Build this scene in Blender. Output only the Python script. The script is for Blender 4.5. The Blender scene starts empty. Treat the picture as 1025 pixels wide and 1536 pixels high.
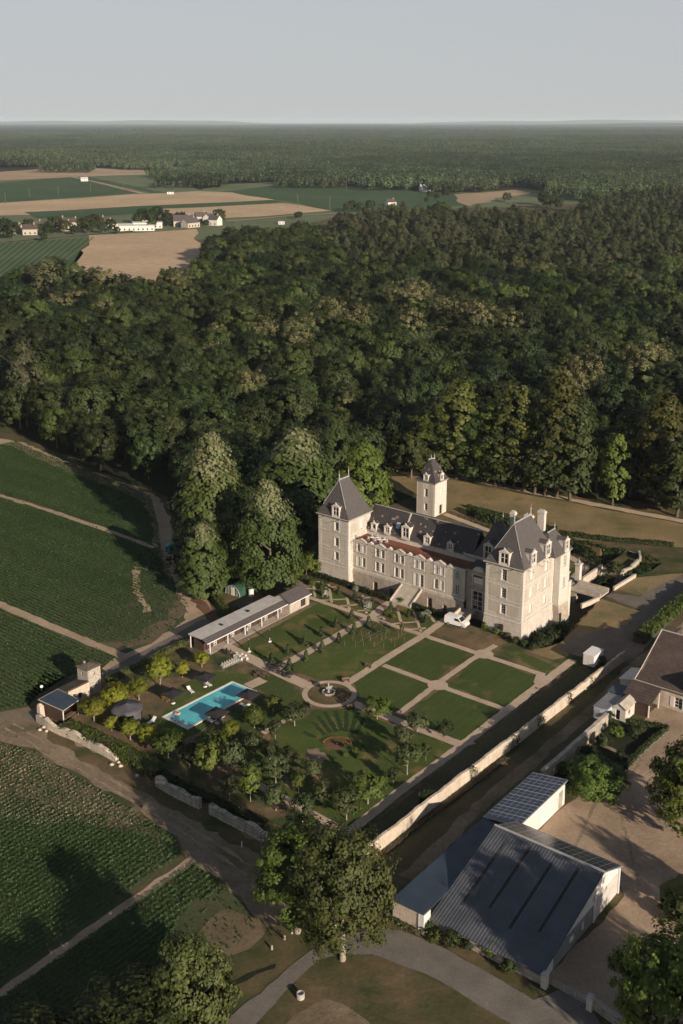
import bpy, math, random
import numpy as np
from mathutils import Vector, Matrix
from mathutils.geometry import tessellate_polygon
R = math.radians
SC = bpy.context.scene
COL = SC.collection
# ------------------------------------------------------------------ camera, sky, sun, exposure
CX, CY, FPX, YH, HH = 512.5, 650.0, 1690.0, 182.0, 100.0      # lens of the photograph, in its pixels
PITCH = math.atan((CY - YH) / FPX)
cam = bpy.data.cameras.new('camera'); cam_o = bpy.data.objects.new('camera', cam); COL.objects.link(cam_o)
cam_o.location = (0, 0, HH); cam_o.rotation_euler = (R(90) - PITCH, 0, 0)
cam.sensor_width = 36; cam.lens = 36 * FPX / 1536; cam.shift_y = -(768 - CY) / 1536
cam.clip_start = 1; cam.clip_end = 120000
SC.camera = cam_o
SUN_EL, SUN_AZ = 18.0, -56.0                                   # elevation; azimuth of the sun from +X, counter-clockwise
W = bpy.data.worlds.new('World'); SC.world = W; W.use_nodes = True
nt = W.node_tree
sky = nt.nodes.new('ShaderNodeTexSky'); sky.sky_type = 'NISHITA'; sky.sun_disc = False
sky.sun_elevation = R(SUN_EL); sky.sun_rotation = R(90 - SUN_AZ); sky.altitude = 100
sky.air_density = 1.0; sky.dust_density = 0.3; sky.ozone_density = 3.0
hsv = nt.nodes.new('ShaderNodeHueSaturation'); hsv.inputs['Saturation'].default_value = 0.75
nt.links.new(sky.outputs[0], hsv.inputs['Color'])
veil = nt.nodes.new('ShaderNodeMixRGB')                        # thin high cloud veil, faintly streaked
tcw = nt.nodes.new('ShaderNodeTexCoord'); mpw = nt.nodes.new('ShaderNodeMapping'); mpw.inputs['Scale'].default_value = (1.5, 1.5, 9.0)
nzw = nt.nodes.new('ShaderNodeTexNoise'); nzw.inputs['Scale'].default_value = 1.6; nzw.inputs['Detail'].default_value = 6
nt.links.new(tcw.outputs['Generated'], mpw.inputs[0]); nt.links.new(mpw.outputs[0], nzw.inputs['Vector'])
mrw = nt.nodes.new('ShaderNodeMapRange'); mrw.inputs[3].default_value = 0.78; mrw.inputs[4].default_value = 0.96; nt.links.new(nzw.outputs[0], mrw.inputs[0])
spw = nt.nodes.new('ShaderNodeSeparateXYZ'); nt.links.new(tcw.outputs['Generated'], spw.inputs[0])
elv = nt.nodes.new('ShaderNodeMapRange'); elv.interpolation_type = 'SMOOTHSTEP'                 # veil thinned overhead, out of view, to cut the sky fill in shadows
elv.inputs[1].default_value = 0.16; elv.inputs[2].default_value = 0.55; elv.inputs[3].default_value = 1.0; elv.inputs[4].default_value = 0.08
nt.links.new(spw.outputs[2], elv.inputs[0]); mlw = nt.nodes.new('ShaderNodeMath'); mlw.operation = 'MULTIPLY'
nt.links.new(mrw.outputs[0], mlw.inputs[0]); nt.links.new(elv.outputs[0], mlw.inputs[1]); nt.links.new(mlw.outputs[0], veil.inputs[0])
nt.links.new(hsv.outputs[0], veil.inputs[1]); veil.inputs[2].default_value = (6.5, 6.65, 6.9, 1)
nt.links.new(veil.outputs[0], nt.nodes['Background'].inputs[0])
nt.nodes['Background'].inputs[1].default_value = 0.05
TOSUN = Vector((math.cos(R(SUN_EL)) * math.cos(R(SUN_AZ)), math.cos(R(SUN_EL)) * math.sin(R(SUN_AZ)), math.sin(R(SUN_EL))))
sl = bpy.data.lights.new('sun', 'SUN'); sl.energy = 4.6; sl.angle = R(0.6); sl.color = (1.0, 0.86, 0.70)
so = bpy.data.objects.new('sun', sl); COL.objects.link(so); so.rotation_euler = TOSUN.to_track_quat('Z', 'Y').to_euler(); so.location = (100, -100, 200)
SC.view_settings.view_transform = 'Standard'; SC.view_settings.look = 'None'; SC.view_settings.gamma = 1; SC.view_settings.exposure = 0.7
SC.cycles.max_bounces = 5; SC.cycles.diffuse_bounces = 2; SC.cycles.glossy_bounces = 2; SC.cycles.transmission_bounces = 2
SC.cycles.transparent_max_bounces = 4; SC.cycles.volume_bounces = 0
SC.cycles.use_adaptive_sampling = True; SC.cycles.adaptive_threshold = 0.02
try: SC.cycles.use_denoising = True
except Exception: pass
# ------------------------------------------------------------------ geometry of the place
cP, sP = math.cos(PITCH), math.sin(PITCH)
def G(u, v, z=0.0):                                            # survey: sight line of the photograph -> point at height z
    x = (u - CX) / FPX; y = (v - CY) / FPX
    t = (HH - z) / (sP + y * cP)
    return (x * t, (cP - y * sP) * t)
def proj(x, y, z):
    dz = z - HH; dep = y * cP - dz * sP; up = y * sP + dz * cP
    return (CX + FPX * x / dep, CY - FPX * up / dep)
def hgt(u, v, v2):                                             # height of a thing standing at (u, v) whose top shows at v2
    X, Y = G(u, v); lo, hi = 0.0, 90.0
    for _ in range(40):
        m = (lo + hi) / 2
        if proj(X, Y, m)[1] > v2: lo = m
        else: hi = m
    return lo
RZ = R(-38.2)                                                  # heading of the castle front; local x along it, y to the back
OX, OY = 1.854, 234.498
E1 = (math.cos(RZ), math.sin(RZ)); E2 = (-math.sin(RZ), math.cos(RZ))
def Wl(x, y, z=0.0): return (OX + x * E1[0] + y * E2[0], OY + x * E1[1] + y * E2[1], z)
def Lw(p):
    dx, dy = p[0] - OX, p[1] - OY
    return (dx * E1[0] + dy * E1[1], dx * E2[0] + dy * E2[1])
def GL(u, v, z=0.0): return Lw(G(u, v, z))
# ------------------------------------------------------------------ objects
def tag(o, label=None, cat=None, group=None, kind=None):
    if label: o['label'] = label
    if cat: o['category'] = cat
    if group: o['group'] = group
    if kind: o['kind'] = kind
    return o
def thing(name, label, cat, loc=(0, 0, 0), rz=0.0, group=None):
    o = bpy.data.objects.new(name, None); COL.objects.link(o); o.empty_display_size = 0.5
    o.location = loc; o.rotation_euler = (0, 0, rz)
    return tag(o, label, cat, group)
def mesh_obj(name, me, mat, parent=None, loc=None, rz=0.0):
    o = bpy.data.objects.new(name, me); COL.objects.link(o)
    if mat is not None:
        if len(me.materials) == 0: me.materials.append(mat)
    if parent is not None: o.parent = parent
    if loc is not None: o.location = loc
    if rz: o.rotation_euler = (0, 0, rz)
    return o
def copy_tree(o, parent=None):
    c = o.copy(); COL.objects.link(c)
    if parent is not None: c.parent = parent
    for ch in list(o.children): copy_tree(ch, c)
    return c
class MB:
    def __init__(s): s.v = []; s.f = []; s.sm = []
    def add(s, vs, fs, smooth=False):
        n = len(s.v); s.v += [tuple(p) for p in vs]
        s.f += [tuple(i + n for i in f) for f in fs]; s.sm += [smooth] * len(fs); return s
    def quad(s, a, b, c, d): return s.add([a, b, c, d], [(0, 1, 2, 3)])
    def tri(s, a, b, c): return s.add([a, b, c], [(0, 1, 2)])
    def box(s, x0, x1, y0, y1, z0, z1):
        return s.add([(x0, y0, z0), (x1, y0, z0), (x1, y1, z0), (x0, y1, z0), (x0, y0, z1), (x1, y0, z1), (x1, y1, z1), (x0, y1, z1)],
                     [(0, 3, 2, 1), (4, 5, 6, 7), (0, 1, 5, 4), (1, 2, 6, 5), (2, 3, 7, 6), (3, 0, 4, 7)])
    def rbox(s, cx, cy, z0, z1, sx, sy, a=0.0):
        c, n = math.cos(a), math.sin(a); P = []
        for z in (z0, z1):
            for x, y in ((-sx, -sy), (sx, -sy), (sx, sy), (-sx, sy)):
                P.append((cx + (x * c - y * n) / 2, cy + (x * n + y * c) / 2, z))
        return s.add(P, [(0, 3, 2, 1), (4, 5, 6, 7), (0, 1, 5, 4), (1, 2, 6, 5), (2, 3, 7, 6), (3, 0, 4, 7)])
    def frustum(s, b, t, z0, z1):                              # b, t = (x0, x1, y0, y1)
        P = [(b[0], b[2], z0), (b[1], b[2], z0), (b[1], b[3], z0), (b[0], b[3], z0), (t[0], t[2], z1), (t[1], t[2], z1), (t[1], t[3], z1), (t[0], t[3], z1)]
        return s.add(P, [(0, 3, 2, 1), (4, 5, 6, 7), (0, 1, 5, 4), (1, 2, 6, 5), (2, 3, 7, 6), (3, 0, 4, 7)])
    def prism(s, poly, z0, z1):
        n = len(poly); vs = [(p[0], p[1], z0) for p in poly] + [(p[0], p[1], z1) for p in poly]
        fs = [(i, (i + 1) % n, (i + 1) % n + n, i + n) for i in range(n)]
        tr = tessellate_polygon([[Vector((p[0], p[1], 0)) for p in poly]])
        for t in tr:
            fs.append(tuple(i + n for i in t)); fs.append(tuple(reversed(t)))
        return s.add(vs, fs)
    def tube(s, p, q, r0, r1=None, n=6, cap=True):
        r1 = r0 if r1 is None else r1
        p = Vector(p); q = Vector(q); d = (q - p).normalized()
        a = d.orthogonal().normalized(); b = d.cross(a); vs = []
        for c, r in ((p, r0), (q, r1)):
            for i in range(n):
                t = 2 * math.pi * i / n; vs.append(c + a * (r * math.cos(t)) + b * (r * math.sin(t)))
        fs = [(i, (i + 1) % n, (i + 1) % n + n, i + n) for i in range(n)]
        s.add(vs, fs, True)
        if cap: s.add([vs[i + n] for i in range(n)], [tuple(range(n))]); s.add([vs[i] for i in range(n)], [tuple(reversed(range(n)))])
        return s
    def lathe(s, prof, c=(0, 0), n=16, smooth=True):           # prof = [(r, z)]
        vs = []; fs = []
        for r, z in prof:
            for i in range(n):
                t = 2 * math.pi * i / n; vs.append((c[0] + r * math.cos(t), c[1] + r * math.sin(t), z))
        for k in range(len(prof) - 1):
            for i in range(n):
                j = (i + 1) % n; fs.append((k * n + i, k * n + j, (k + 1) * n + j, (k + 1) * n + i))
        return s.add(vs, fs, smooth)
    def build(s, name, mat, parent=None, loc=None, rz=0.0):
        me = bpy.data.meshes.new(name); me.from_pydata(s.v, [], s.f)
        me.polygons.foreach_set('use_smooth', s.sm); me.update()
        return mesh_obj(name, me, mat, parent, loc, rz)
def cards_mesh(name, P, N, S, tint=None, rng=None, aspect=0.8):
    """many leaf-sized quads: centres P, normals N, sizes S, one tint value per quad"""
    n = len(P); rng = rng or np.random.default_rng(1)
    N = N / (np.linalg.norm(N, axis=1, keepdims=True) + 1e-9)
    A = rng.normal(size=(n, 3)); T = np.cross(N, A); T /= (np.linalg.norm(T, axis=1, keepdims=True) + 1e-9)
    B = np.cross(N, T); s = S[:, None] * 0.5
    V = np.empty((n, 4, 3), np.float32)
    V[:, 0] = P - T * s - B * s * aspect * .5; V[:, 1] = P + T * s * .55 - B * s * aspect
    V[:, 2] = P + T * s * 1.1 + B * s * aspect * .3; V[:, 3] = P - T * s * .3 + B * s * aspect
    me = bpy.data.meshes.new(name)
    me.vertices.add(4 * n); me.loops.add(4 * n); me.polygons.add(n)
    me.vertices.foreach_set('co', V.ravel())
    me.loops.foreach_set('vertex_index', np.arange(4 * n, dtype=np.int32))
    me.polygons.foreach_set('loop_start', np.arange(0, 4 * n, 4, dtype=np.int32))
    me.polygons.foreach_set('loop_total', np.full(n, 4, np.int32))
    if tint is not None:
        at = me.attributes.new('tint', 'FLOAT', 'FACE'); at.data.foreach_set('value', tint.astype(np.float32))
    me.update(calc_edges=True)
    return me
# ------------------------------------------------------------------ materials
def newmat(name):
    m = bpy.data.materials.new(name); m.use_nodes = True
    return m, m.node_tree, m.node_tree.nodes['Principled BSDF']
def nd(t, ty, **kw):
    n = t.nodes.new(ty)
    for k, v in kw.items():
        if k in n.inputs: n.inputs[k].default_value = v
        else: setattr(n, k, v)
    return n
def ramp(t, src, stops):
    r = t.nodes.new('ShaderNodeValToRGB'); e = r.color_ramp.elements
    while len(e) < len(stops): e.new(0.5)
    for i, (p, c) in enumerate(stops):
        e[i].position = p; e[i].color = (*c, 1) if len(c) == 3 else c
    t.links.new(src, r.inputs[0]); return r.outputs[0]
def mix(t, f, a, b, mode='MIX'):
    m = t.nodes.new('ShaderNodeMixRGB'); m.blend_type = mode
    for i, s in ((0, f), (1, a), (2, b)):
        if isinstance(s, (int, float)): m.inputs[i].default_value = s
        elif isinstance(s, tuple): m.inputs[i].default_value = (*s, 1)
        else: t.links.new(s, m.inputs[i])
    return m.outputs[0]
def math_n(t, op, a, b=0.0, c=None):
    m = t.nodes.new('ShaderNodeMath'); m.operation = op
    for i, s in ((0, a), (1, b), (2, c)):
        if s is None: continue
        if isinstance(s, (int, float)): m.inputs[i].default_value = s
        else: t.links.new(s, m.inputs[i])
    return m.outputs[0]
def wpos(t, rz=0.0, scale=(1, 1, 1)):                          # position in metres, turned to the castle's heading if wanted
    g = t.nodes.new('ShaderNodeNewGeometry'); m = t.nodes.new('ShaderNodeMapping')
    m.inputs['Rotation'].default_value = (0, 0, rz); m.inputs['Scale'].default_value = scale
    t.links.new(g.outputs['Position'], m.inputs[0]); return m.outputs[0]
def opos(t, scale=(1, 1, 1)):
    g = t.nodes.new('ShaderNodeTexCoord'); m = t.nodes.new('ShaderNodeMapping'); m.inputs['Scale'].default_value = scale
    t.links.new(g.outputs['Object'], m.inputs[0]); return m.outputs[0]
def noise(t, vec, scale, detail=4, rough=0.6):
    n = nd(t, 'ShaderNodeTexNoise', Scale=scale, Detail=detail, Roughness=rough); t.links.new(vec, n.inputs['Vector'])
    return n.outputs[0]
def bump(t, b, h, strength=0.3, dist=0.1):
    n = nd(t, 'ShaderNodeBump', Strength=strength, Distance=dist); t.links.new(h, n.inputs['Height']); t.links.new(n.outputs[0], b.inputs['Normal'])
def simple(name, c, rough=0.7, metal=0.0, var=0.15, scale=1.5, spec=0.3):
    m, t, b = newmat(name); v = opos(t); f = noise(t, v, scale, 5)
    lo = tuple(x * (1 - var) for x in c); hi = tuple(min(1, x * (1 + var)) for x in c)
    t.links.new(ramp(t, f, [(0.3, lo), (0.7, hi)]), b.inputs['Base Color'])
    b.inputs['Roughness'].default_value = rough; b.inputs['Metallic'].default_value = metal
    b.inputs['Specular IOR Level'].default_value = spec
    return m
def ground(name, stops, big=0.05, fine=1.2, fine_amt=0.35, bstr=0.4, stripes=None, patch=None, rough=0.95):
    """soil / grass: broad patches by one noise, fine mottling by another; stripes=(heading, period, colour, amount)"""
    m, t, b = newmat(name); v = wpos(t)
    f = noise(t, v, big, 8, 0.62); c = ramp(t, f, stops)
    fn = noise(t, v, fine, 6, 0.7)
    c = mix(t, fine_amt, c, ramp(t, fn, [(0.3, (0.25, 0.25, 0.25)), (0.5, (0.5, 0.5, 0.5)), (0.72, (0.85, 0.85, 0.8))]), 'OVERLAY')
    if patch:
        pc, ps, p0, p1 = patch
        pf = noise(t, v, ps, 6, 0.6)
        c = mix(t, ramp(t, pf, [(p0, (0, 0, 0)), (p1, (1, 1, 1))]), c, pc)
    if stripes:
        hd, per, sc, am = stripes
        w = nd(t, 'ShaderNodeTexWave', Scale=1.0 / per * 0.314159 * 1.0, Distortion=1.2, Detail=3.0)
        w.inputs['Detail Scale'].default_value = 0.6
        w.bands_direction = 'Y'
        t.links.new(wpos(t, -hd, (1, 1, 1)), w.inputs['Vector'])
        c = mix(t, math_n(t, 'MULTIPLY', ramp(t, w.outputs[1], [(0.35, (0, 0, 0)), (0.75, (1, 1, 1))]), am), c, sc)
    t.links.new(c, b.inputs['Base Color']); b.inputs['Roughness'].default_value = rough; b.inputs['Specular IOR Level'].default_value = 0.15
    bump(t, b, fn, bstr, 0.25)
    return m
def leaf(name, lo, hi, tip=None, tip_z=None, sss=0.3, hue=0.05):
    """foliage: colour varies per leaf (tint), per tree, and through the crown by clump; tip = flowering tops above tip_z"""
    m, t, b = newmat(name)
    at = t.nodes.new('ShaderNodeAttribute'); at.attribute_name = 'tint'
    oi = t.nodes.new('ShaderNodeObjectInfo')
    c = mix(t, at.outputs['Fac'], lo, hi)
    h = t.nodes.new('ShaderNodeHueSaturation')
    t.links.new(math_n(t, 'MULTIPLY_ADD', oi.outputs['Random'], hue, 0.5 - hue * 0.8), h.inputs['Hue'])
    t.links.new(math_n(t, 'MULTIPLY_ADD', math_n(t, 'FRACT', math_n(t, 'MULTIPLY', oi.outputs['Random'], 7.31)), 0.7, 0.65), h.inputs['Value'])
    t.links.new(c, h.inputs['Color']); c = h.outputs[0]
    if tip:
        tc = t.nodes.new('ShaderNodeTexCoord'); sp = t.nodes.new('ShaderNodeSeparateXYZ'); t.links.new(tc.outputs['Object'], sp.inputs[0])
        f = math_n(t, 'MULTIPLY_ADD', noise(t, tc.outputs['Object'], 0.35, 3), 8.0, -4.0)
        f = math_n(t, 'ADD', f, sp.outputs[2])
        mr = nd(t, 'ShaderNodeMapRange'); t.links.new(f, mr.inputs[0]); mr.inputs[1].default_value = tip_z - 1.5; mr.inputs[2].default_value = tip_z + 2
        fl = math_n(t, 'MULTIPLY', mr.outputs[0], math_n(t, 'GREATER_THAN', math_n(t, 'FRACT', math_n(t, 'MULTIPLY', at.outputs['Fac'], 9.7)), 0.35))
        c = mix(t, fl, c, tip)
    t.links.new(c, b.inputs['Base Color']); b.inputs['Roughness'].default_value = 0.6; b.inputs['Specular IOR Level'].default_value = 0.25
    tr = t.nodes.new('ShaderNodeBsdfTranslucent'); ms = t.nodes.new('ShaderNodeMixShader'); ms.inputs[0].default_value = sss
    h2 = t.nodes.new('ShaderNodeHueSaturation'); h2.inputs['Value'].default_value = 1.3; t.links.new(c, h2.inputs['Color'])
    t.links.new(h2.outputs[0], tr.inputs[0])
    t.links.new(b.outputs[0], ms.inputs[1]); t.links.new(tr.outputs[0], ms.inputs[2])
    t.links.new(ms.outputs[0], t.nodes['Material Output'].inputs[0])
    return m
def coursed(name, c1, c2, bw, bh, mortar, msize=0.02, rough=0.85, weather=(0.5, 0.45, 0.4), wamt=0.25, vert=True, bstr=0.3):
    """coursed masonry, slates, tiles: brick pattern in the wall's own metres + weathering"""
    m, t, b = newmat(name); v = opos(t)
    sp = t.nodes.new('ShaderNodeSeparateXYZ'); t.links.new(v, sp.inputs[0])
    cb = t.nodes.new('ShaderNodeCombineXYZ')
    t.links.new(math_n(t, 'ADD', sp.outputs[0], sp.outputs[1]), cb.inputs[0]); t.links.new(sp.outputs[2] if vert else sp.outputs[1], cb.inputs[1])
    br = nd(t, 'ShaderNodeTexBrick', Scale=1.0); br.inputs['Brick Width'].default_value = bw; br.inputs['Row Height'].default_value = bh
    br.inputs['Mortar Size'].default_value = msize; br.inputs['Color1'].default_value = (*c1, 1); br.inputs['Color2'].default_value = (*c2, 1); br.inputs['Mortar'].default_value = (*mortar, 1)
    t.links.new(cb.outputs[0], br.inputs['Vector'])
    f = noise(t, v, 0.45, 8, 0.65)
    c = mix(t, math_n(t, 'MULTIPLY', ramp(t, f, [(0.45, (0, 0, 0)), (0.7, (1, 1, 1))]), wamt), br.outputs[0], weather)
    if vert:                                                     # rain streaks running down the face
        c = mix(t, 0.35, c, ramp(t, noise(t, opos(t, (2.2, 2.2, 0.16)), 1.0, 5, 0.65), [(0.35, (0.34, 0.33, 0.31)), (0.6, (0.62, 0.62, 0.62))]), 'OVERLAY')
    f2 = noise(t, v, 3.0, 5, 0.7)
    c = mix(t, 0.2, c, ramp(t, f2, [(0.3, (0.3, 0.3, 0.3)), (0.7, (0.75, 0.75, 0.75))]), 'OVERLAY')
    t.links.new(c, b.inputs['Base Color']); b.inputs['Roughness'].default_value = rough; b.inputs['Specular IOR Level'].default_value = 0.25
    bump(t, b, mix(t, 0.5, br.outputs['Fac'], f2), bstr, 0.05)
    return m
M = {}
# soils and greens
M['dry_grass'] = ground('dry_grass', [(0.3, (0.0715, 0.065, 0.0286)), (0.5, (0.1105, 0.0806, 0.0416)), (0.7, (0.156, 0.1066, 0.065))], 0.07, 1.5, 0.4, patch=((0.0364, 0.0494, 0.0156), 0.09, 0.42, 0.6))
M['garden_earth'] = ground('garden_earth', [(0.3, (0.0828, 0.069, 0.03312)), (0.5, (0.138, 0.0966, 0.0552)), (0.7, (0.207, 0.138, 0.0828))], 0.12, 2.0, 0.4, patch=((0.0414, 0.05796, 0.01932), 0.14, 0.46, 0.6))
M['lawn'] = ground('lawn', [(0.3, (0.04337, 0.06336, 0.01496)), (0.55, (0.05914, 0.08272, 0.01945)), (0.75, (0.1025, 0.1021, 0.03291))], 0.11, 2.5, 0.4, patch=((0.1971, 0.1267, 0.05685), 0.2, 0.52, 0.74))
M['green_lawn'] = ground('green_lawn', [(0.3, (0.03548, 0.05632, 0.01346)), (0.6, (0.05125, 0.07216, 0.01795)), (0.8, (0.08279, 0.088, 0.02693))], 0.15, 3.0, 0.35, patch=((0.1577, 0.1056, 0.04787), 0.22, 0.58, 0.8), stripes=(R(51.8), 1.7, (0.062, 0.080, 0.024), 0.3))
M['long_grass_shadow'] = ground('long_grass_shadow', [(0.3, (0.018, 0.036, 0.010)), (0.7, (0.030, 0.052, 0.015))], 0.4, 3.0, 0.4, 0.6)
M['rut'] = ground('rut', [(0.3, (0.17, 0.128, 0.085)), (0.7, (0.29, 0.225, 0.155))], 0.3, 1.6, 0.5)
M['tawny_grass'] = ground('tawny_grass', [(0.3, (0.1317, 0.1088, 0.04914)), (0.5, (0.2019, 0.1492, 0.07371)), (0.7, (0.2633, 0.1895, 0.1018))], 0.09, 1.6, 0.4, patch=((0.08775, 0.09652, 0.0351), 0.12, 0.55, 0.75))
M['soil'] = ground('soil', [(0.3, (0.1397, 0.1041, 0.06742)), (0.5, (0.1926, 0.1445, 0.09632)), (0.7, (0.2504, 0.1926, 0.13))], 0.08, 1.4, 0.45, patch=((0.08187, 0.07513, 0.03468), 0.10, 0.52, 0.7))
M['crop_soil'] = ground('crop_soil', [(0.35, (0.0918, 0.07344, 0.03888)), (0.65, (0.162, 0.1242, 0.07776))], 0.06, 1.6, 0.4)
M['under_crop'] = ground('under_crop', [(0.35, (0.045, 0.055, 0.024)), (0.65, (0.075, 0.078, 0.038))], 0.06, 1.6, 0.4)
M['sand_track'] = ground('sand_track', [(0.3, (0.2565, 0.189, 0.1215)), (0.7, (0.3915, 0.2903, 0.2025))], 0.2, 2.2, 0.35)
M['gravel'] = ground('gravel', [(0.3, (0.3549, 0.273, 0.1979)), (0.7, (0.4641, 0.3617, 0.2662))], 0.3, 4.0, 0.3, 0.3)
M['yard'] = ground('yard', [(0.3, (0.2244, 0.165, 0.1122)), (0.5, (0.3036, 0.2244, 0.1584)), (0.7, (0.3696, 0.2772, 0.198))], 0.12, 1.8, 0.3, 0.3, patch=((0.1584, 0.1056, 0.0594), 0.08, 0.55, 0.8))
M['asphalt'] = ground('asphalt', [(0.3, (0.1124, 0.09919, 0.08596)), (0.7, (0.1785, 0.1561, 0.1323))], 0.25, 3.0, 0.3, 0.2)
M['grey_gravel'] = ground('grey_gravel', [(0.3, (0.11, 0.0935, 0.077)), (0.7, (0.176, 0.1485, 0.121))], 0.2, 2.0, 0.3, 0.3)
M['stubble'] = ground('stubble', [(0.3, (0.363, 0.2585, 0.154)), (0.7, (0.495, 0.363, 0.231))], 0.012, 0.15, 0.3, 0.2, stripes=(R(-39), 9.0, (0.297, 0.22, 0.143), 0.3))
M['far_crop'] = ground('far_crop', [(0.3, (0.033, 0.066, 0.027)), (0.7, (0.051, 0.087, 0.0345))], 0.01, 0.2, 0.25, 0.3)
M['far_crop_pale'] = ground('far_crop_pale', [(0.3, (0.08775, 0.1148, 0.054)), (0.7, (0.1283, 0.1458, 0.07425))], 0.01, 0.2, 0.25, 0.3)
M['far_tan'] = ground('far_tan', [(0.3, (0.2645, 0.1898, 0.115)), (0.7, (0.391, 0.2875, 0.184))], 0.01, 0.1, 0.25, 0.3)
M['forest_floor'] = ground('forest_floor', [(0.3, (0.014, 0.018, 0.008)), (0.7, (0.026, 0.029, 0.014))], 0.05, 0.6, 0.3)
M['moat_shade_grass'] = ground('moat_shade_grass', [(0.3, (0.0546, 0.0546, 0.02548)), (0.7, (0.1092, 0.091, 0.0455))], 0.12, 1.5, 0.4)
# building materials
M['tuffeau'] = coursed('tuffeau', (0.46, 0.415, 0.36), (0.405, 0.365, 0.315), 1.1, 0.36, (0.36, 0.30, 0.235), 0.012, weather=(0.30, 0.27, 0.23), wamt=0.35)
M['tuffeau_light'] = coursed('tuffeau_light', (0.52, 0.475, 0.415), (0.47, 0.43, 0.375), 0.8, 0.36, (0.42, 0.36, 0.29), 0.012, weather=(0.40, 0.36, 0.31), wamt=0.22)
M['render_panel'] = coursed('render_panel', (0.405, 0.355, 0.295), (0.38, 0.335, 0.277), 2.2, 0.9, (0.37, 0.32, 0.26), 0.004, weather=(0.30, 0.26, 0.21), wamt=0.4)
M['base_stone'] = coursed('base_stone', (0.40, 0.335, 0.26), (0.30, 0.25, 0.20), 0.7, 0.32, (0.22, 0.18, 0.14), 0.02, weather=(0.17, 0.15, 0.12), wamt=0.55, bstr=0.5)
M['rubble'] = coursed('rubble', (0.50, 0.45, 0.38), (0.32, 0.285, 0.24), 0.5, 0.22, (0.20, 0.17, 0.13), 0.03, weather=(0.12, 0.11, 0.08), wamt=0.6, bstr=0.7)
M['pale_wall'] = coursed('pale_wall', (0.52, 0.44, 0.345), (0.44, 0.37, 0.29), 0.6, 0.25, (0.33, 0.275, 0.21), 0.02, weather=(0.22, 0.19, 0.15), wamt=0.5, bstr=0.5)
M['slate'] = coursed('slate', (0.090, 0.080, 0.076), (0.072, 0.065, 0.063), 0.3, 0.2, (0.06, 0.053, 0.053), 0.012, 0.55, weather=(0.085, 0.072, 0.062), wamt=0.4)
def lichen_slate():
    m = coursed('lichen_slate', (0.06, 0.052, 0.052), (0.045, 0.04, 0.042), 0.3, 0.2, (0.03, 0.027, 0.028), 0.012, 0.6, weather=(0.075, 0.06, 0.048), wamt=0.6)
    t = m.node_tree; b = t.nodes['Principled BSDF']; src = b.inputs['Base Color'].links[0].from_socket
    vo = nd(t, 'ShaderNodeTexVoronoi', Scale=0.75); t.links.new(opos(t), vo.inputs['Vector'])
    c = mix(t, math_n(t, 'MULTIPLY', math_n(t, 'LESS_THAN', vo.outputs['Distance'], 0.22), 0.8), src, (0.26, 0.23, 0.19)); t.links.new(c, b.inputs['Base Color'])
    return m
M['lichen_slate'] = lichen_slate()
M['red_tile'] = coursed('red_tile', (0.24, 0.085, 0.045), (0.19, 0.07, 0.04), 0.25, 0.22, (0.12, 0.05, 0.03), 0.02, 0.8, weather=(0.13, 0.075, 0.05), wamt=0.5)
M['brown_tile'] = coursed('brown_tile', (0.085, 0.06, 0.048), (0.065, 0.047, 0.04), 0.25, 0.2, (0.04, 0.03, 0.025), 0.02, 0.8, weather=(0.13, 0.10, 0.08), wamt=0.4)
M['old_tile'] = coursed('old_tile', (0.17, 0.11, 0.075), (0.12, 0.085, 0.06), 0.22, 0.2, (0.06, 0.05, 0.035), 0.03, 0.9, weather=(0.14, 0.13, 0.09), wamt=0.6)
M['zinc'] = simple('zinc', (0.38, 0.37, 0.35), 0.5, 0.3)
M['white_frame'] = simple('white_frame', (0.72, 0.68, 0.62), 0.5)
M['shutter'] = simple('shutter', (0.56, 0.52, 0.47), 0.6)
M['glass'] = simple('glass', (0.02, 0.022, 0.025), 0.12, 0, 0.3, 0.5, 0.5)
M['dark_opening'] = simple('dark_opening', (0.03, 0.022, 0.016), 0.9)
M['brown_wood'] = simple('brown_wood', (0.055, 0.032, 0.022), 0.8, 0, 0.3, 3)
M['timber'] = simple('timber', (0.13, 0.085, 0.055), 0.8, 0, 0.3, 3)
M['iron'] = simple('iron', (0.03, 0.028, 0.026), 0.6)
M['dark_cloth'] = simple('dark_cloth', (0.022, 0.020, 0.022), 0.9)
M['grey_cloth'] = simple('grey_cloth', (0.075, 0.07, 0.075), 0.9, 0, 0.25, 1.0)
M['white_paint'] = simple('white_paint', (0.66, 0.64, 0.61), 0.45, 0, 0.05)
M['offwhite'] = simple('offwhite', (0.60, 0.55, 0.48), 0.6, 0, 0.12)
M['flat_roof'] = simple('flat_roof', (0.42, 0.395, 0.36), 0.75, 0, 0.15, 0.6)
M['blue_roof'] = simple('blue_roof', (0.035, 0.05, 0.07), 0.5, 0, 0.2, 0.4)
M['slate_panel'] = simple('slate_panel', (0.055, 0.065, 0.085), 0.5, 0, 0.2, 0.4)
M['concrete'] = simple('concrete', (0.36, 0.31, 0.255), 0.85, 0, 0.2, 0.8)
M['rubber'] = simple('rubber', (0.02, 0.02, 0.02), 0.9)
M['turquoise'] = simple('turquoise', (0.02, 0.22, 0.26), 0.5)
M['barrel'] = simple('barrel', (0.30, 0.28, 0.25), 0.8, 0, 0.3, 2)
M['olive_leaf'] = leaf('olive_leaf', (0.050, 0.070, 0.018), (0.110, 0.132, 0.038), hue=0.02)
M['dark_bark'] = simple('dark_bark', (0.085, 0.068, 0.05), 0.95, 0, 0.35, 2.5)
M['light_leaf'] = leaf('light_leaf', (0.034, 0.055, 0.013), (0.076, 0.104, 0.027), hue=0.03)
M['bark'] = simple('bark', (0.12, 0.095, 0.07), 0.95, 0, 0.35, 2.5)
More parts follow.
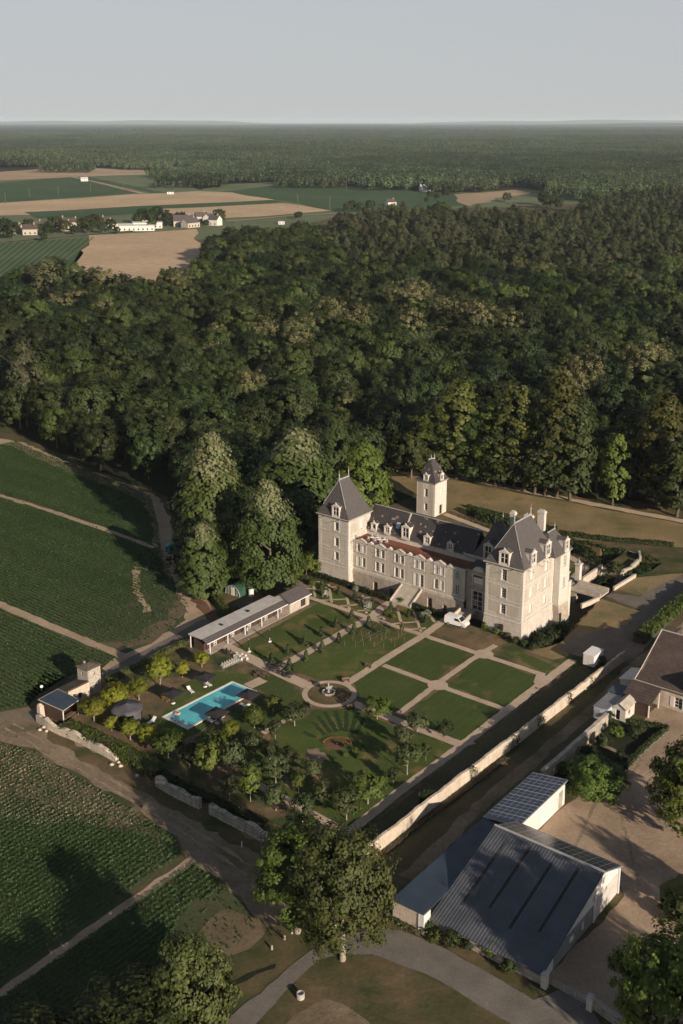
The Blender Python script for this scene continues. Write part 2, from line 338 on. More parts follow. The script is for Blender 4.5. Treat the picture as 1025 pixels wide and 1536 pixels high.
M['pale_bark'] = simple('pale_bark', (0.24, 0.20, 0.155), 0.95, 0, 0.3, 2.5)
M['stone'] = simple('stone', (0.27, 0.24, 0.20), 0.9, 0, 0.25, 1.5)
M['blue_white'] = simple('blue_white', (0.35, 0.42, 0.48), 0.6, 0, 0.15)
M['skin'] = simple('skin', (0.45, 0.28, 0.2), 0.6)
M['shirt'] = simple('shirt', (0.7, 0.66, 0.6), 0.8)
M['trousers'] = simple('trousers', (0.05, 0.05, 0.07), 0.8)
M['red_toy'] = simple('red_toy', (0.5, 0.28, 0.24), 0.5)
M['yellow_flower'] = simple('yellow_flower', (0.15, 0.085, 0.015), 0.7)
M['orange_soil'] = ground('orange_soil', [(0.3, (0.10, 0.055, 0.032)), (0.7, (0.16, 0.085, 0.05))], 0.3, 2.0, 0.4)
def corrugated(name, c, per, axis):
    m, t, b = newmat(name); v = opos(t)
    w = nd(t, 'ShaderNodeTexWave', Scale=0.314159 / per); w.bands_direction = axis; t.links.new(v, w.inputs['Vector'])
    f = noise(t, v, 0.35, 6, 0.6)
    cc = ramp(t, f, [(0.3, tuple(x * 0.75 for x in c)), (0.7, tuple(x * 1.25 for x in c))])
    t.links.new(cc, b.inputs['Base Color']); b.inputs['Roughness'].default_value = 0.45; b.inputs['Specular IOR Level'].default_value = 0.4
    bump(t, b, w.outputs[1], 0.6, 0.06)
    return m
M['barn_roof'] = corrugated('barn_roof', (0.066, 0.070, 0.080), 0.45, 'X')
M['grey_sheet'] = corrugated('grey_sheet', (0.20, 0.195, 0.185), 0.5, 'Y')
def solar_mat():
    m, t, b = newmat('solar'); v = opos(t)
    br = nd(t, 'ShaderNodeTexBrick', Scale=1.0, offset=0.0); br.inputs['Brick Width'].default_value = 1.0; br.inputs['Row Height'].default_value = 1.65; br.inputs['Mortar Size'].default_value = 0.035
    br.inputs['Color1'].default_value = (0.012, 0.017, 0.032, 1); br.inputs['Color2'].default_value = (0.018, 0.024, 0.042, 1); br.inputs['Mortar'].default_value = (0.30, 0.31, 0.33, 1)
    t.links.new(v, br.inputs['Vector']); t.links.new(br.outputs[0], b.inputs['Base Color']); b.inputs['Roughness'].default_value = 0.25
    return m
M['solar'] = solar_mat()
def pool_mat():
    m, t, b = newmat('pool_water'); v = opos(t)
    f = noise(t, v, 0.9, 4, 0.6)
    c = ramp(t, f, [(0.3, (0.09, 0.42, 0.46)), (0.7, (0.14, 0.52, 0.54))])
    br = nd(t, 'ShaderNodeTexBrick', Scale=1.0, offset=0.5); br.inputs['Brick Width'].default_value = 3.4; br.inputs['Row Height'].default_value = 2.1; br.inputs['Mortar Size'].default_value = 0.0
    br.inputs['Color1'].default_value = (1, 1, 1, 1); br.inputs['Color2'].default_value = (0.7, 0.82, 0.86, 1); t.links.new(v, br.inputs['Vector'])
    t.links.new(mix(t, 0.8, c, br.outputs[0], 'MULTIPLY'), b.inputs['Base Color'])
    b.inputs['Roughness'].default_value = 0.06; bump(t, b, noise(t, v, 1.5, 3), 0.05, 0.05)
    return m
M['pool_water'] = pool_mat()
# foliage
M['oak_leaf'] = leaf('oak_leaf', (0.018, 0.033, 0.009), (0.046, 0.066, 0.018))
M['deep_leaf'] = leaf('deep_leaf', (0.013, 0.026, 0.008), (0.032, 0.050, 0.016))
M['lime_leaf'] = leaf('lime_leaf', (0.044, 0.070, 0.016), (0.092, 0.122, 0.031), tip=(0.185, 0.185, 0.095), tip_z=14.8, hue=0.03)
M['chestnut_flower'] = leaf('chestnut_flower', (0.024, 0.044, 0.012), (0.055, 0.078, 0.022), tip=(0.20, 0.18, 0.08), tip_z=13.5, hue=0.03)
M['bright_leaf'] = leaf('bright_leaf', (0.048, 0.078, 0.013), (0.100, 0.138, 0.026), hue=0.04)
M['yellow_leaf'] = leaf('yellow_leaf', (0.10, 0.125, 0.012), (0.21, 0.22, 0.024), sss=0.35, hue=0.03)
M['gold_leaf'] = leaf('gold_leaf', (0.052, 0.066, 0.013), (0.105, 0.11, 0.026), hue=0.03)
M['silver_leaf'] = leaf('silver_leaf', (0.045, 0.060, 0.022), (0.095, 0.112, 0.045), hue=0.03)
M['orchard_leaf'] = leaf('orchard_leaf', (0.035, 0.055, 0.020), (0.075, 0.098, 0.036), hue=0.04)
M['pine_leaf'] = leaf('pine_leaf', (0.028, 0.036, 0.014), (0.058, 0.064, 0.026), sss=0.1, hue=0.04)
M['hedge_leaf'] = leaf('hedge_leaf', (0.022, 0.036, 0.010), (0.050, 0.068, 0.020), hue=0.02)
M['yew_leaf'] = leaf('yew_leaf', (0.020, 0.034, 0.010), (0.040, 0.056, 0.016), sss=0.1, hue=0.02)
M['crop_leaf'] = leaf('crop_leaf', (0.036, 0.082, 0.018), (0.078, 0.145, 0.038), sss=0.3, hue=0.0)
M['weed_leaf'] = leaf('weed_leaf', (0.10, 0.105, 0.05), (0.20, 0.19, 0.105), sss=0.2, hue=0.0)
M['white_flower'] = leaf('white_flower', (0.06, 0.08, 0.03), (0.45, 0.45, 0.38), hue=0.02)
M['far_leaf'] = leaf('far_leaf', (0.044, 0.074, 0.036), (0.100, 0.134, 0.064), hue=0.05)

M['moss_strip'] = simple('moss_strip', (0.032, 0.027, 0.022), 0.95, 0, 0.6, 4)
M['white_sheet'] = simple('white_sheet', (0.58, 0.55, 0.51), 0.6, 0, 0.10, 0.6)
def solar_row():
    m, t, b = newmat('solar_row'); v = opos(t)
    br = nd(t, 'ShaderNodeTexBrick', Scale=1.0, offset=0.0); br.inputs['Brick Width'].default_value = 0.98; br.inputs['Row Height'].default_value = 0.83; br.inputs['Mortar Size'].default_value = 0.03
    br.inputs['Color1'].default_value = (0.018, 0.026, 0.05, 1); br.inputs['Color2'].default_value = (0.03, 0.042, 0.075, 1); br.inputs['Mortar'].default_value = (0.34, 0.35, 0.37, 1)
    t.links.new(v, br.inputs['Vector']); t.links.new(br.outputs[0], b.inputs['Base Color']); b.inputs['Roughness'].default_value = 0.25
    return m
M['solar_row'] = solar_row()
# ------------------------------------------------------------------ ground, fields, tracks
rnd = random.Random(7)
def jag(pts, step=3.0, amp=0.35, closed=True, seed=1):
    r = random.Random(seed); out = []; n = len(pts)
    for i in range(n if closed else n - 1):
        a = pts[i]; b = pts[(i + 1) % n]; L = math.dist(a, b); k = max(1, min(60, int(L / step)))
        for j in range(k):
            t = j / k; q = 0 if j == 0 and amp < .05 else amp
            out.append((a[0] + (b[0] - a[0]) * t + r.uniform(-q, q), a[1] + (b[1] - a[1]) * t + r.uniform(-q, q)))
    if not closed: out.append(pts[-1])
    return out
def sheet(name, pts, mat, z, amp=0.3, step=3.0, kind='structure', seed=1, label=None):
    P = jag(pts, step, amp, True, seed) if amp else pts
    me = bpy.data.meshes.new(name)
    tr = tessellate_polygon([[Vector((p[0], p[1], 0)) for p in P]])
    fs = []
    for a, b, c in tr:
        pa, pb, pc = P[a], P[b], P[c]
        cr = (pb[0] - pa[0]) * (pc[1] - pa[1]) - (pb[1] - pa[1]) * (pc[0] - pa[0])
        fs.append((a, b, c) if cr > 0 else (a, c, b))
    me.from_pydata([(p[0], p[1], z) for p in P], [], fs); me.update()
    return tag(mesh_obj(name, me, mat), kind=kind, label=label)
def px(pts, z=0.0): return [G(u, v, z) for u, v in pts]
def lpx(pts): return [Wl(x, y)[:2] for x, y in pts]
def band(pts, w, amp=0.0):                                     # polyline in world -> outline of a strip w wide
    L = []; Rr = []; n = len(pts)
    for i in range(n):
        a = Vector(pts[max(0, i - 1)]); b = Vector(pts[min(n - 1, i + 1)]); d = (b - a).normalized(); nrm = Vector((-d.y, d.x))
        p = Vector(pts[i]); L.append(tuple(p + nrm * w / 2)); Rr.append(tuple(p - nrm * w / 2))
    return L + Rr[::-1]
def strip(name, pts, w, mat, z, amp=0.08, step=2.0, seed=1): return sheet(name, band(pts, w), mat, z, amp, step, 'structure', seed)
MOAT1 = [(0.2, 2.6), (0.2, -0.6), (13, -1.3), (26, -1.0), (30, -1.2), (35.6, -1.4), (35.6, 3)]
MOAT2 = [(43.6, -1.8), (47.3, -3.2), (49.6, -2.4), (50.8, 3), (49.3, 12), (47.6, 27), (47.9, 44), (50, 50), (49.5, 55.5), (20, 54.5), (20, 49.5), (39.8, 45), (39.8, 16.3), (43.6, 14)]
def inside(x, y, P):
    c = False; n = len(P); j = n - 1
    for i in range(n):
        xi, yi = P[i]; xj, yj = P[j]
        if (yi > y) != (yj > y) and x < (xj - xi) * (y - yi) / (yj - yi) + xi: c = not c
        j = i
    return c
def inside_np(X, Y, P):
    c = np.zeros(X.shape, bool); n = len(P); j = n - 1
    for i in range(n):
        xi, yi = P[i]; xj, yj = P[j]
        if yi != yj:
            c ^= ((yi > Y) != (yj > Y)) & (X < (xj - xi) * (Y - yi) / (yj - yi) + xi)
        j = i
    return c
# ground: one sheet to the horizon with the dry moat sunk into it
def make_ground():
    x0, x1, y0, y1, st = -6.0, 58.0, -8.0, 64.0, 0.5
    xs = np.arange(x0, x1 + 1e-6, st); ys = np.arange(y0, y1 + 1e-6, st)
    XX, YY = np.meshgrid(xs, ys); nx = len(xs); ny = len(ys)
    Z = np.zeros_like(XX)
    ins = inside_np(XX, YY, MOAT1) | inside_np(XX, YY, MOAT2)
    Z[ins] = -3.2 + 0.15 * np.sin(XX[ins] * 1.3) * np.cos(YY[ins] * 0.9)
    V = [Wl(a, b, c) for a, b, c in zip(XX.ravel(), YY.ravel(), Z.ravel())]
    F = [(j * nx + i, j * nx + i + 1, (j + 1) * nx + i + 1, (j + 1) * nx + i) for j in range(ny - 1) for i in range(nx - 1)]
    B = 60000.0; n = len(V)
    cor = [0, nx - 1, nx * ny - 1, nx * (ny - 1)]
    V += [Wl(-B, -B), Wl(B, -B), Wl(B, B), Wl(-B, B)]
    for k, (a, b) in enumerate(((0, 1), (1, 2), (2, 3), (3, 0))):
        if k == 0: edge = [i for i in range(nx)]
        elif k == 1: edge = [j * nx + nx - 1 for j in range(ny)]
        elif k == 2: edge = [(ny - 1) * nx + i for i in range(nx - 1, -1, -1)]
        else: edge = [j * nx for j in range(ny - 1, -1, -1)]
        F.append(tuple([n + a, n + b] + edge[::-1]))
    me = bpy.data.meshes.new('ground'); me.from_pydata(V, [], F); me.update()
    tag(mesh_obj('ground', me, M['dry_grass']), kind='structure')
make_ground()
def moat_floor():
    for P, nm in ((MOAT1, 'moat_floor'), (MOAT2, 'moat_floor')):
        sheet(nm, lpx(P), M['moat_shade_grass'], -2.9, 0.0)
moat_floor()
# crop fields near the castle
FA = [(-140, 640), (0, 668), (24, 663), (60, 679), (99, 694), (144, 712), (186, 727), (226, 745), (238, 790), (240, 815), (250, 850), (269, 886), (287, 915), (270, 938), (240, 958), (186, 981), (0, 902), (-160, 838)]
FB = [(-160, 850), (0, 914), (178, 989), (141, 1005), (108, 1014), (70, 1030), (39, 1060), (0, 1068), (-90, 1085)]
FC = [(-200, 1060), (0, 1116), (55, 1130), (105, 1160), (165, 1195), (215, 1225), (262, 1258), (278, 1282), (262, 1296), (0, 1478), (-140, 1570)]
FD = [(292, 1296), (330, 1330), (372, 1368), (392, 1392), (330, 1440), (250, 1500), (180, 1580), (-90, 1580), (0, 1500)]
for P, s in ((FA, 1), (FB, 2), (FC, 3), (FD, 4)): sheet('field', px(P), M['under_crop'], 0.02, 1.0, 3.0, seed=s)
sheet('field', px([(300, 1395), (345, 1362), (392, 1380), (408, 1392), (372, 1420), (330, 1440)]), M['crop_soil'], 0.032, 0.6, 2, seed=9)
sheet('dirt_ground', px([(-200, 1068), (0, 1064), (45, 1058), (70, 1085), (120, 1115), (200, 1160), (270, 1205), (340, 1238), (400, 1270), (440, 1330), (432, 1372), (404, 1388), (385, 1378), (330, 1325), (285, 1288), (262, 1250), (215, 1222), (165, 1192), (105, 1156), (55, 1126), (0, 1112), (-200, 1056)]), M['soil'], 0.012, 0.8, seed=3)
strip('track', [G(-200, 656), G(-60, 655), G(0, 662), G(30, 668), G(62, 683), G(100, 700), G(146, 717), G(190, 732), G(228, 750), G(243, 780), G(247, 812), G(258, 842), G(276, 875), G(293, 905), G(306, 925)], 5.0, M['sand_track'], 0.034, 0.6, 2)
strip('track', [G(-160, 688), G(0, 743), G(80, 768), G(156, 794), G(232, 822)], 1.7, M['sand_track'], 0.038, 0.3, 2)
strip('track', [G(-160, 842), G(0, 907), G(90, 945), G(188, 986)], 2.2, M['sand_track'], 0.038, 0.2, 2)
strip('track', [G(290, 1289), G(150, 1386), G(0, 1492), G(-90, 1560)], 1.5, M['sand_track'], 0.038, 0.25, 2)
strip('track', [G(238, 862), G(205, 850), G(204, 880), G(222, 918)], 1.6, M['sand_track'], 0.03, 0.5, 1.5)
sheet('dirt_ground', px([(250, 850), (268, 880), (287, 912), (270, 938), (235, 960), (186, 982), (150, 1003), (170, 1012), (310, 940), (318, 925), (300, 905), (275, 868)]), M['sand_track'], 0.03, 0.6, 2, seed=5)
sheet('dirt_ground', px([(286, 895), (300, 893), (320, 918), (330, 930), (312, 935)]), M['orange_soil'], 0.042, 0.6, 2, seed=6)
strip('road', [G(40, 1078), G(75, 1058), G(110, 1036), G(150, 1018), G(200, 991), G(260, 960), G(312, 931)], 2.8, M['grey_gravel'], 0.046, 0.15, 2)
for k, (a, b, c, w, m_) in enumerate([((20, 1085), (160, 1165), (380, 1300), .4, 'rut'), ((8, 1092), (150, 1172), (372, 1312), .4, 'rut'), ((60, 1090), (190, 1160), (390, 1290), .6, 'soil')]):
    strip('wheel_rut', [G(*a), G((a[0] + b[0]) / 2, (a[1] + b[1]) / 2 + 2), G(*b), G((c[0] + b[0]) / 2, (c[1] + b[1]) / 2 - 2), G(*c)], w, M[m_], 0.024 + .002 * k, .3, .9)
for k, (a, b, c) in enumerate([((985, 1080), (900, 1190), (850, 1300)), ((1000, 1085), (925, 1195), (960, 1330)), ((870, 1180), (900, 1250), (960, 1400)), ((1010, 1240), (940, 1330), (860, 1470))][:2]):
    strip('wheel_rut', [G(*a), G(*b), G(*c)], .4, M['rut'], 0.028 + .002 * k, .15, .8)
sheet('verge', px([(75, 1097), (120, 1117), (176, 1146), (236, 1182), (300, 1217), (400, 1268), (396, 1284), (345, 1262), (290, 1232), (225, 1197), (165, 1162), (80, 1114)]), M['dry_grass'], 0.034, .6, 1.5)
# asphalt lane and yard in front
sheet('road', px([(250, 1600), (330, 1536), (390, 1490), (440, 1446), (468, 1425), (510, 1405), (560, 1393), (600, 1396), (650, 1415), (720, 1452), (800, 1500), (838, 1486), (880, 1500), (905, 1545), (960, 1610), (880, 1610), (780, 1545), (700, 1496), (640, 1462), (600, 1446), (560, 1432), (515, 1430), (478, 1440), (440, 1476), (385, 1536), (330, 1600)]), M['asphalt'], 0.05, 0.12, 1.5)
sheet('verge', px([(300, 1600), (385, 1534), (440, 1474), (478, 1439), (515, 1429), (560, 1431), (600, 1445), (640, 1461), (700, 1495), (785, 1550), (850, 1610)]), M['dry_grass'], 0.03, 0.2, 1.5)
sheet('dirt_ground', px([(400, 1570), (440, 1525), (485, 1494), (515, 1508), (550, 1530), (600, 1580)]), M['soil'], 0.04, 0.4, 1.5)
sheet('yard', px([(800, 1252), (850, 1205), (905, 1165), (935, 1120), (960, 1085), (985, 1060), (1030, 1030), (1200, 1100), (1200, 1500), (1030, 1540), (960, 1540), (890, 1508), (815, 1472), (935, 1346), (930, 1330)]), M['yard'], 0.02, 0.3, 2)
sheet('verge', px([(1020, 1312), (990, 1328), (988, 1348), (1005, 1372), (1030, 1392), (1120, 1400), (1120, 1300)]), M['lawn'], 0.03, 0.2, 1)
# strip between the two garden walls, lane behind the castle
sheet('ground_strip', px([(556, 1296), (700, 1182), (830, 1082), (938, 996), (962, 985), (965, 1010), (900, 1078), (810, 1165), (720, 1232), (588, 1352), (560, 1330)]), M['moat_shade_grass'], 0.02, 0.4, 2)
strip('track', [G(610, 1318), G(720, 1210), G(830, 1115), G(900, 1055), G(950, 1000), G(1000, 960), G(1060, 915)], 2.2, M['soil'], 0.03, 0.3, 2)
sheet('yard', px([(838, 975), (870, 985), (945, 995), (1040, 900), (1100, 850), (1060, 850), (1000, 872), (960, 895), (920, 890), (908, 894), (960, 915), (945, 935), (880, 950), (862, 945)]), M['grey_gravel'], 0.03, 0.2, 2)
sheet('verge', px([(818, 972), (845, 962), (902, 898), (960, 917), (930, 950), (858, 965), (852, 985), (830, 990), (790, 975)]), M['tawny_grass'], 0.024, 0.2, 2)
sheet('verge', px([(925, 884), (955, 866), (1025, 860), (1010, 872), (960, 893)]), M['tawny_grass'], 0.024, 0.2, 2)
sheet('verge', lpx([(-12, 55.5), (10, 53), (30, 58), (48, 67), (60, 72), (70, 90), (40, 83.5), (0, 80), (-30, 78), (-40, 70)]), M['tawny_grass'], 0.02, 0.4, 3)
strip('track', [Wl(-60, 78)[:2], Wl(-40, 80.5)[:2], Wl(-23, 82)[:2], Wl(0, 83)[:2], Wl(22, 84.3)[:2], Wl(43, 86)[:2], Wl(70, 89)[:2]], 2.6, M['gravel'], 0.034, 0.25, 2)
# garden
GARD = [(55, 1078), (130, 1040), (300, 965), (445, 876), (470, 868), (475, 862)]
sheet('garden_ground', [Wl(-20, -68)[:2], Wl(-6.5, -67)[:2], Wl(-5.5, -45)[:2], Wl(-6, -12)[:2], Wl(-4, -1.5)[:2], Wl(35, -1.8)[:2], Wl(44, -2.5)[:2], Wl(50, -3)[:2], Wl(63.2, -1)[:2], Wl(62, -76)[:2], Wl(48, -77.5)[:2], Wl(22, -78.5)[:2], Wl(-8, -80)[:2], Wl(-14, -77)[:2]], M['garden_earth'], 0.02, 0.0)
def lawn(pts, mat='green_lawn', z=0.034, seed=1, amp=0.2): sheet('lawn', px(pts), M[mat], z, amp, 1.0, seed=seed)
lawn([(643, 959), (709, 979), (676, 1000), (655, 1019), (646, 1020), (579, 993)], seed=1)
lawn([(711, 990), (725, 988), (812, 1017), (762, 1062), (673, 1028)], seed=2)
lawn([(571, 1001), (643, 1028), (640, 1036), (596, 1070), (530, 1046), (536, 1032), (530, 1024)], seed=3)
lawn([(660, 1035), (672, 1036), (752, 1066), (692, 1112), (607, 1075)], seed=4)
lawn([(474, 907), (484, 906), (540, 930), (409, 997), (345, 976)], 'lawn', seed=5)
lawn([(554, 932), (625, 954), (520, 1020), (498, 1017), (475, 1020), (430, 1003)], 'lawn', seed=6)
lawn([(258, 1055), (262, 1035), (300, 1012), (345, 1006), (392, 1017), (380, 1030), (300, 1100), (262, 1114), (236, 1098), (240, 1075)], 'lawn', seed=7)
lawn([(402, 1010), (440, 1030), (455, 1045), (462, 1058), (440, 1075), (395, 1095), (345, 1120), (310, 1110), (395, 1040), (385, 1030)], 'green_lawn', seed=8)
lawn([(478, 1066), (530, 1062), (600, 1093), (678, 1120), (600, 1185), (525, 1240), (470, 1220), (420, 1150), (405, 1100)], 'lawn', seed=9)
lawn([(330, 1125), (395, 1108), (420, 1160), (455, 1208), (420, 1200), (370, 1165)], 'lawn', seed=10, amp=.6)
lawn([(700, 1122), (860, 1005), (905, 1000), (720, 1150), (555, 1268), (545, 1250)], 'moat_shade_grass', seed=11)  # strip by the long wall: the wall's shadow deepened through the grass colour
lawn([(752, 975), (815, 1008), (840, 1006), (832, 998), (780, 978)], 'lawn', seed=12, z=0.036)
# paths
PW = 1.3
def path(pts, w=PW, z=0.05, mat='gravel'): strip('path', [G(*p) for p in pts], w, M[mat], z, 0.07, 1.0)
path([(440, 888), (500, 908.5), (560, 929), (634, 952.5), (642.7, 955.6), (730, 984.5), (817, 1013)], 1.35, 0.050)
path([(576, 998), (655, 1027.5), (757, 1064)], 1.3, 0.050)
path([(530, 1055), (560, 1068), (612, 1087), (694, 1118), (708, 1112)], 1.9, 0.050)
path([(340, 970), (380, 990), (420, 1010), (462, 1029)], 2.6, 0.052)
path([(406, 1008), (475, 971), (549, 930), (575, 914)], 2.0, 0.054)
path([(520, 1026), (582, 986), (639, 951), (655, 939), (672, 927), (682, 918)], 1.7, 0.054)
path([(598, 1071), (655, 1027), (707, 990), (744, 968)], 1.25, 0.054)
path([(860, 990), (817, 1022), (760, 1066), (695, 1117), (600, 1187), (522, 1250)], 1.7, 0.056)
path([(522, 1250), (470, 1222), (430, 1200), (385, 1176), (340, 1165)], 1.5, 0.050)
path([(565, 921), (590, 903), (612, 888)], 3.0, 0.058)
path([(395, 1100), (425, 1083), (450, 1070)], 1.2, 0.050)
path([(372, 1030), (395, 1019)], 2.4, 0.05)
path([(316, 975), (345, 965), (400, 933), (447, 907)], 1.2, 0.046)
def disc(u, v, r0, r1, mat, z, name='path', n=40):
    c = G(u, v); me = bpy.data.meshes.new(name); vs = []; fs = []
    if r0 <= 0:
        vs = [(c[0] + r1 * math.cos(2 * math.pi * i / n), c[1] + r1 * math.sin(2 * math.pi * i / n), z) for i in range(n)]; fs = [tuple(range(n))]
    else:
        for i in range(n):
            t = 2 * math.pi * i / n
            vs += [(c[0] + r0 * math.cos(t), c[1] + r0 * math.sin(t), z), (c[0] + r1 * math.cos(t), c[1] + r1 * math.sin(t), z)]
        fs = [(2 * i, 2 * i + 1, (2 * i + 3) % (2 * n), (2 * i + 2) % (2 * n)) for i in range(n)]
    me.from_pydata(vs, [], fs); me.update(); tag(mesh_obj(name, me, M[mat]), kind='structure')
disc(494.5, 1041, 4.0, 5.0, 'gravel', 0.062)
disc(494.5, 1041, 0, 3.99, 'dry_grass', 0.058, 'verge')
disc(657, 1028, 0, 1.9, 'gravel', 0.064); disc(726, 981.5, 0, 1.9, 'gravel', 0.064)
sheet('path', px([(806, 1010), (826, 1016), (838, 1012), (822, 1026), (812, 1032), (800, 1024)]), M['gravel'], 0.066, 0.05, 1)
sheet('dirt_ground', px([(442, 893), (478, 905), (440, 925), (380, 965), (350, 974), (330, 972), (400, 935), (440, 910)]), M['soil'], 0.03, 0.2, 1)
sheet('dirt_ground', px([(452, 872), (472, 876), (452, 890), (440, 888), (400, 878), (380, 880), (420, 866)]), M['soil'], 0.044, 0.3, 1)
sheet('courtyard_lawn', lpx([(-2, 20), (38, 20), (38, 44), (20, 46), (-2, 47)]), M['lawn'], 0.03, 0.2, 1)
strip('path', [Wl(-9, 52.5)[:2], Wl(0, 50.3)[:2], Wl(12, 47.6)[:2], Wl(30, 46)[:2], Wl(37, 42)[:2], Wl(38.5, 30)[:2]], 2.0, M['gravel'], 0.05, 0.1, 1)
strip('path', [Wl(38, 29.5)[:2], Wl(41, 29.5)[:2]], 4, M['gravel'], 0.045, 0.1, 1)
# parterre: gravel lines of the lozenge beds
sheet('lawn', px([(447, 872), (475, 877), (572, 913), (560, 922), (500, 903), (450, 886)]), M['lawn'], 0.038, 0.1, 1)
sheet('lawn', px([(597, 913), (612, 905), (668, 925), (640, 946), (590, 928)]), M['lawn'], 0.038, 0.1, 1)
o6 = (440, 860, 4.27)
for a, b in [((130, 45), (140, 152)), ((228, 72), (248, 190)), ((345, 155), (362, 240)), ((445, 140), (470, 258)), ((38, 78), (38, 118)), ((45, 103), (128, 98)), ((128, 55), (172, 55)), ((200, 92), (275, 88)), ((170, 173), (240, 172)), ((255, 170), (340, 166)), ((300, 211), (360, 207)), ((362, 207), (440, 197)), ((410, 240), (492, 238)), ((445, 158), (492, 155)),
             ((668, 230), (700, 345)), ((790, 295), (818, 375)), ((700, 318), (790, 312)), ((740, 360), (850, 352)), ((640, 325), (700, 316)), ((770, 250), (792, 300)), ((885, 280), (905, 315)), ((530, 290), (580, 275)), ((575, 280), (585, 300))]:
    path([(o6[0] + a[0] / o6[2], o6[1] + a[1] / o6[2]), (o6[0] + b[0] / o6[2], o6[1] + b[1] / o6[2])], 0.55, 0.062)
# trellis strips on the vine lawn
for a, b in [((560, 310), (420, 445)), ((615, 338), (420, 445)), ((555, 322), (440, 385)), ((735, 378), (640, 430)), ((690, 360), (500, 480)), ((640, 345), (470, 440))]:
    path([(o6[0] + a[0] / o6[2], o6[1] + a[1] / o6[2]), (o6[0] + b[0] / o6[2], o6[1] + b[1] / o6[2])], 0.13, 0.06, 'soil')
# flower beds
sheet('flower_bed', px([(484, 1113), (497, 1108), (515, 1108), (528, 1112), (520, 1121), (508, 1126), (494, 1122)]), M['orange_soil'], 0.06, 0.1, 0.6)
sheet('dirt_ground', px([(462, 1125), (475, 1122), (495, 1136), (480, 1146), (466, 1146), (460, 1135)]), M['soil'], 0.06, 0.25, 0.6)
for a, b in [((345, 200), (285, 135)), ((370, 190), (312, 108)), ((398, 185), (345, 88)), ((425, 180), (395, 82)), ((445, 185), (450, 85)), ((470, 190), (500, 88)), ((490, 195), (545, 105)), ((300, 215), (240, 185))]:   # strips of longer grass with their shadows painted in, fanning out from the bed
    sheet('long_grass_shadow', band([G(380 + a[0] / 3.203, 1040 + a[1] / 3.203), G(380 + b[0] / 3.203, 1040 + b[1] / 3.203)], .8), M['long_grass_shadow'], 0.044, .12, .6)
# farm garden
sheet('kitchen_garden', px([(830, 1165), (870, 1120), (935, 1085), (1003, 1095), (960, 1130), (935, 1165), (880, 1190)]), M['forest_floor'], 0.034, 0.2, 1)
path([(890, 1112), (918, 1124), (955, 1142)], 0.8, 0.046, 'soil')
path([(845, 1150), (890, 1112), (915, 1098)], 0.8, 0.05, 'soil')
strip('kerb', [G(1004, 1096), G(962, 1132), G(938, 1158)], 0.25, M['concrete'], 0.10, 0.0)
sheet('field', px([(186, 980), (230, 958), (270, 936), (286, 914), (270, 888), (262, 892), (262, 910), (240, 935), (200, 958), (150, 966)]), M['crop_soil'], 0.026, 1.2, 2, seed=8)
sheet('field', px([(0, 1117), (55, 1131), (105, 1160), (165, 1196), (215, 1226), (262, 1258), (230, 1258), (150, 1230), (60, 1200), (-60, 1190)]), M['crop_soil'], 0.026, 1.5, 2, seed=12)
# far fields, village ground (distances of 0.7 to 3 km)
def far(pts, mat, z, nm='field'): sheet(nm, px(pts), M[mat], z, 4.0, 40)
far([(-200, 330), (-200, 262), (0, 262), (215, 254), (300, 285), (345, 276), (440, 272), (640, 288), (870, 290), (872, 306), (700, 312), (520, 322), (440, 342), (340, 352), (300, 360), (-200, 372)], 'far_crop_pale', 0.1)
far([(-200, 278), (0, 274), (110, 266), (200, 290), (0, 304), (-200, 312)], 'far_crop', 0.3)
far([(112, 266), (130, 265), (258, 291), (240, 291.5)], 'far_crop', 0.35)
far([(-200, 312), (0, 305), (200, 292), (300, 287), (345, 289), (415, 300), (300, 311), (100, 321), (-200, 330)], 'stubble', 0.4)
far([(40, 319), (200, 310), (405, 300.5), (425, 303), (300, 313), (150, 325), (60, 327)], 'far_crop', 0.5)
far([(250, 314), (430, 305), (498, 317), (440, 322), (340, 328), (280, 330), (220, 325)], 'stubble', 0.6)
far([(335, 288), (430, 276), (500, 282), (690, 290), (745, 297), (700, 308), (520, 319), (500, 318), (430, 302)], 'far_crop', 0.3)
far([(340, 346), (350, 331), (430, 327), (445, 340)], 'far_crop_pale', 0.5)
far([(-100, 372), (0, 365), (133, 357), (105, 410), (0, 435), (-100, 450)], 'far_crop', 0.4)
far([(137, 354), (295, 344), (300, 395), (290, 425), (95, 432)], 'stubble', 0.4)
far([(685, 292), (770, 285.5), (800, 289), (745, 300), (700, 310), (690, 304)], 'far_tan', 0.45)
far([(745, 298), (790, 291), (862, 291), (868, 303), (760, 306)], 'far_crop_pale', 0.5)
far([(-100, 262), (0, 258), (100, 251), (218, 255), (218, 262), (100, 266), (0, 271), (-100, 275)], 'far_tan', 0.35)
far([(230, 255), (280, 246.5), (320, 253), (300, 263), (245, 263)], 'far_crop_pale', 0.4)
strip('road', [G(-200, 372), G(0, 364), G(80, 357), G(140, 352), G(200, 347)], 7, M['grey_gravel'], 0.7, 0.2, 20)
strip('road', [G(340, 333), G(430, 325), G(520, 320)], 6, M['far_tan'], 0.7, 0.2, 20)
strip('track', [G(110, 266), G(150, 275), G(215, 291)], 9, M['far_tan'], 0.7, 0.2, 20)
for k in range(14):                                            # pale tramlines on the striped field
    a = (4 + k * 10.5, 364.6 - k * 0.6); f = (k * 10.5 - 75, 428 - k * 0.5)
    strip('field_row', [G(*a), G(*f)], 1.6, M['far_crop_pale'], 0.6, 0.1, 20)
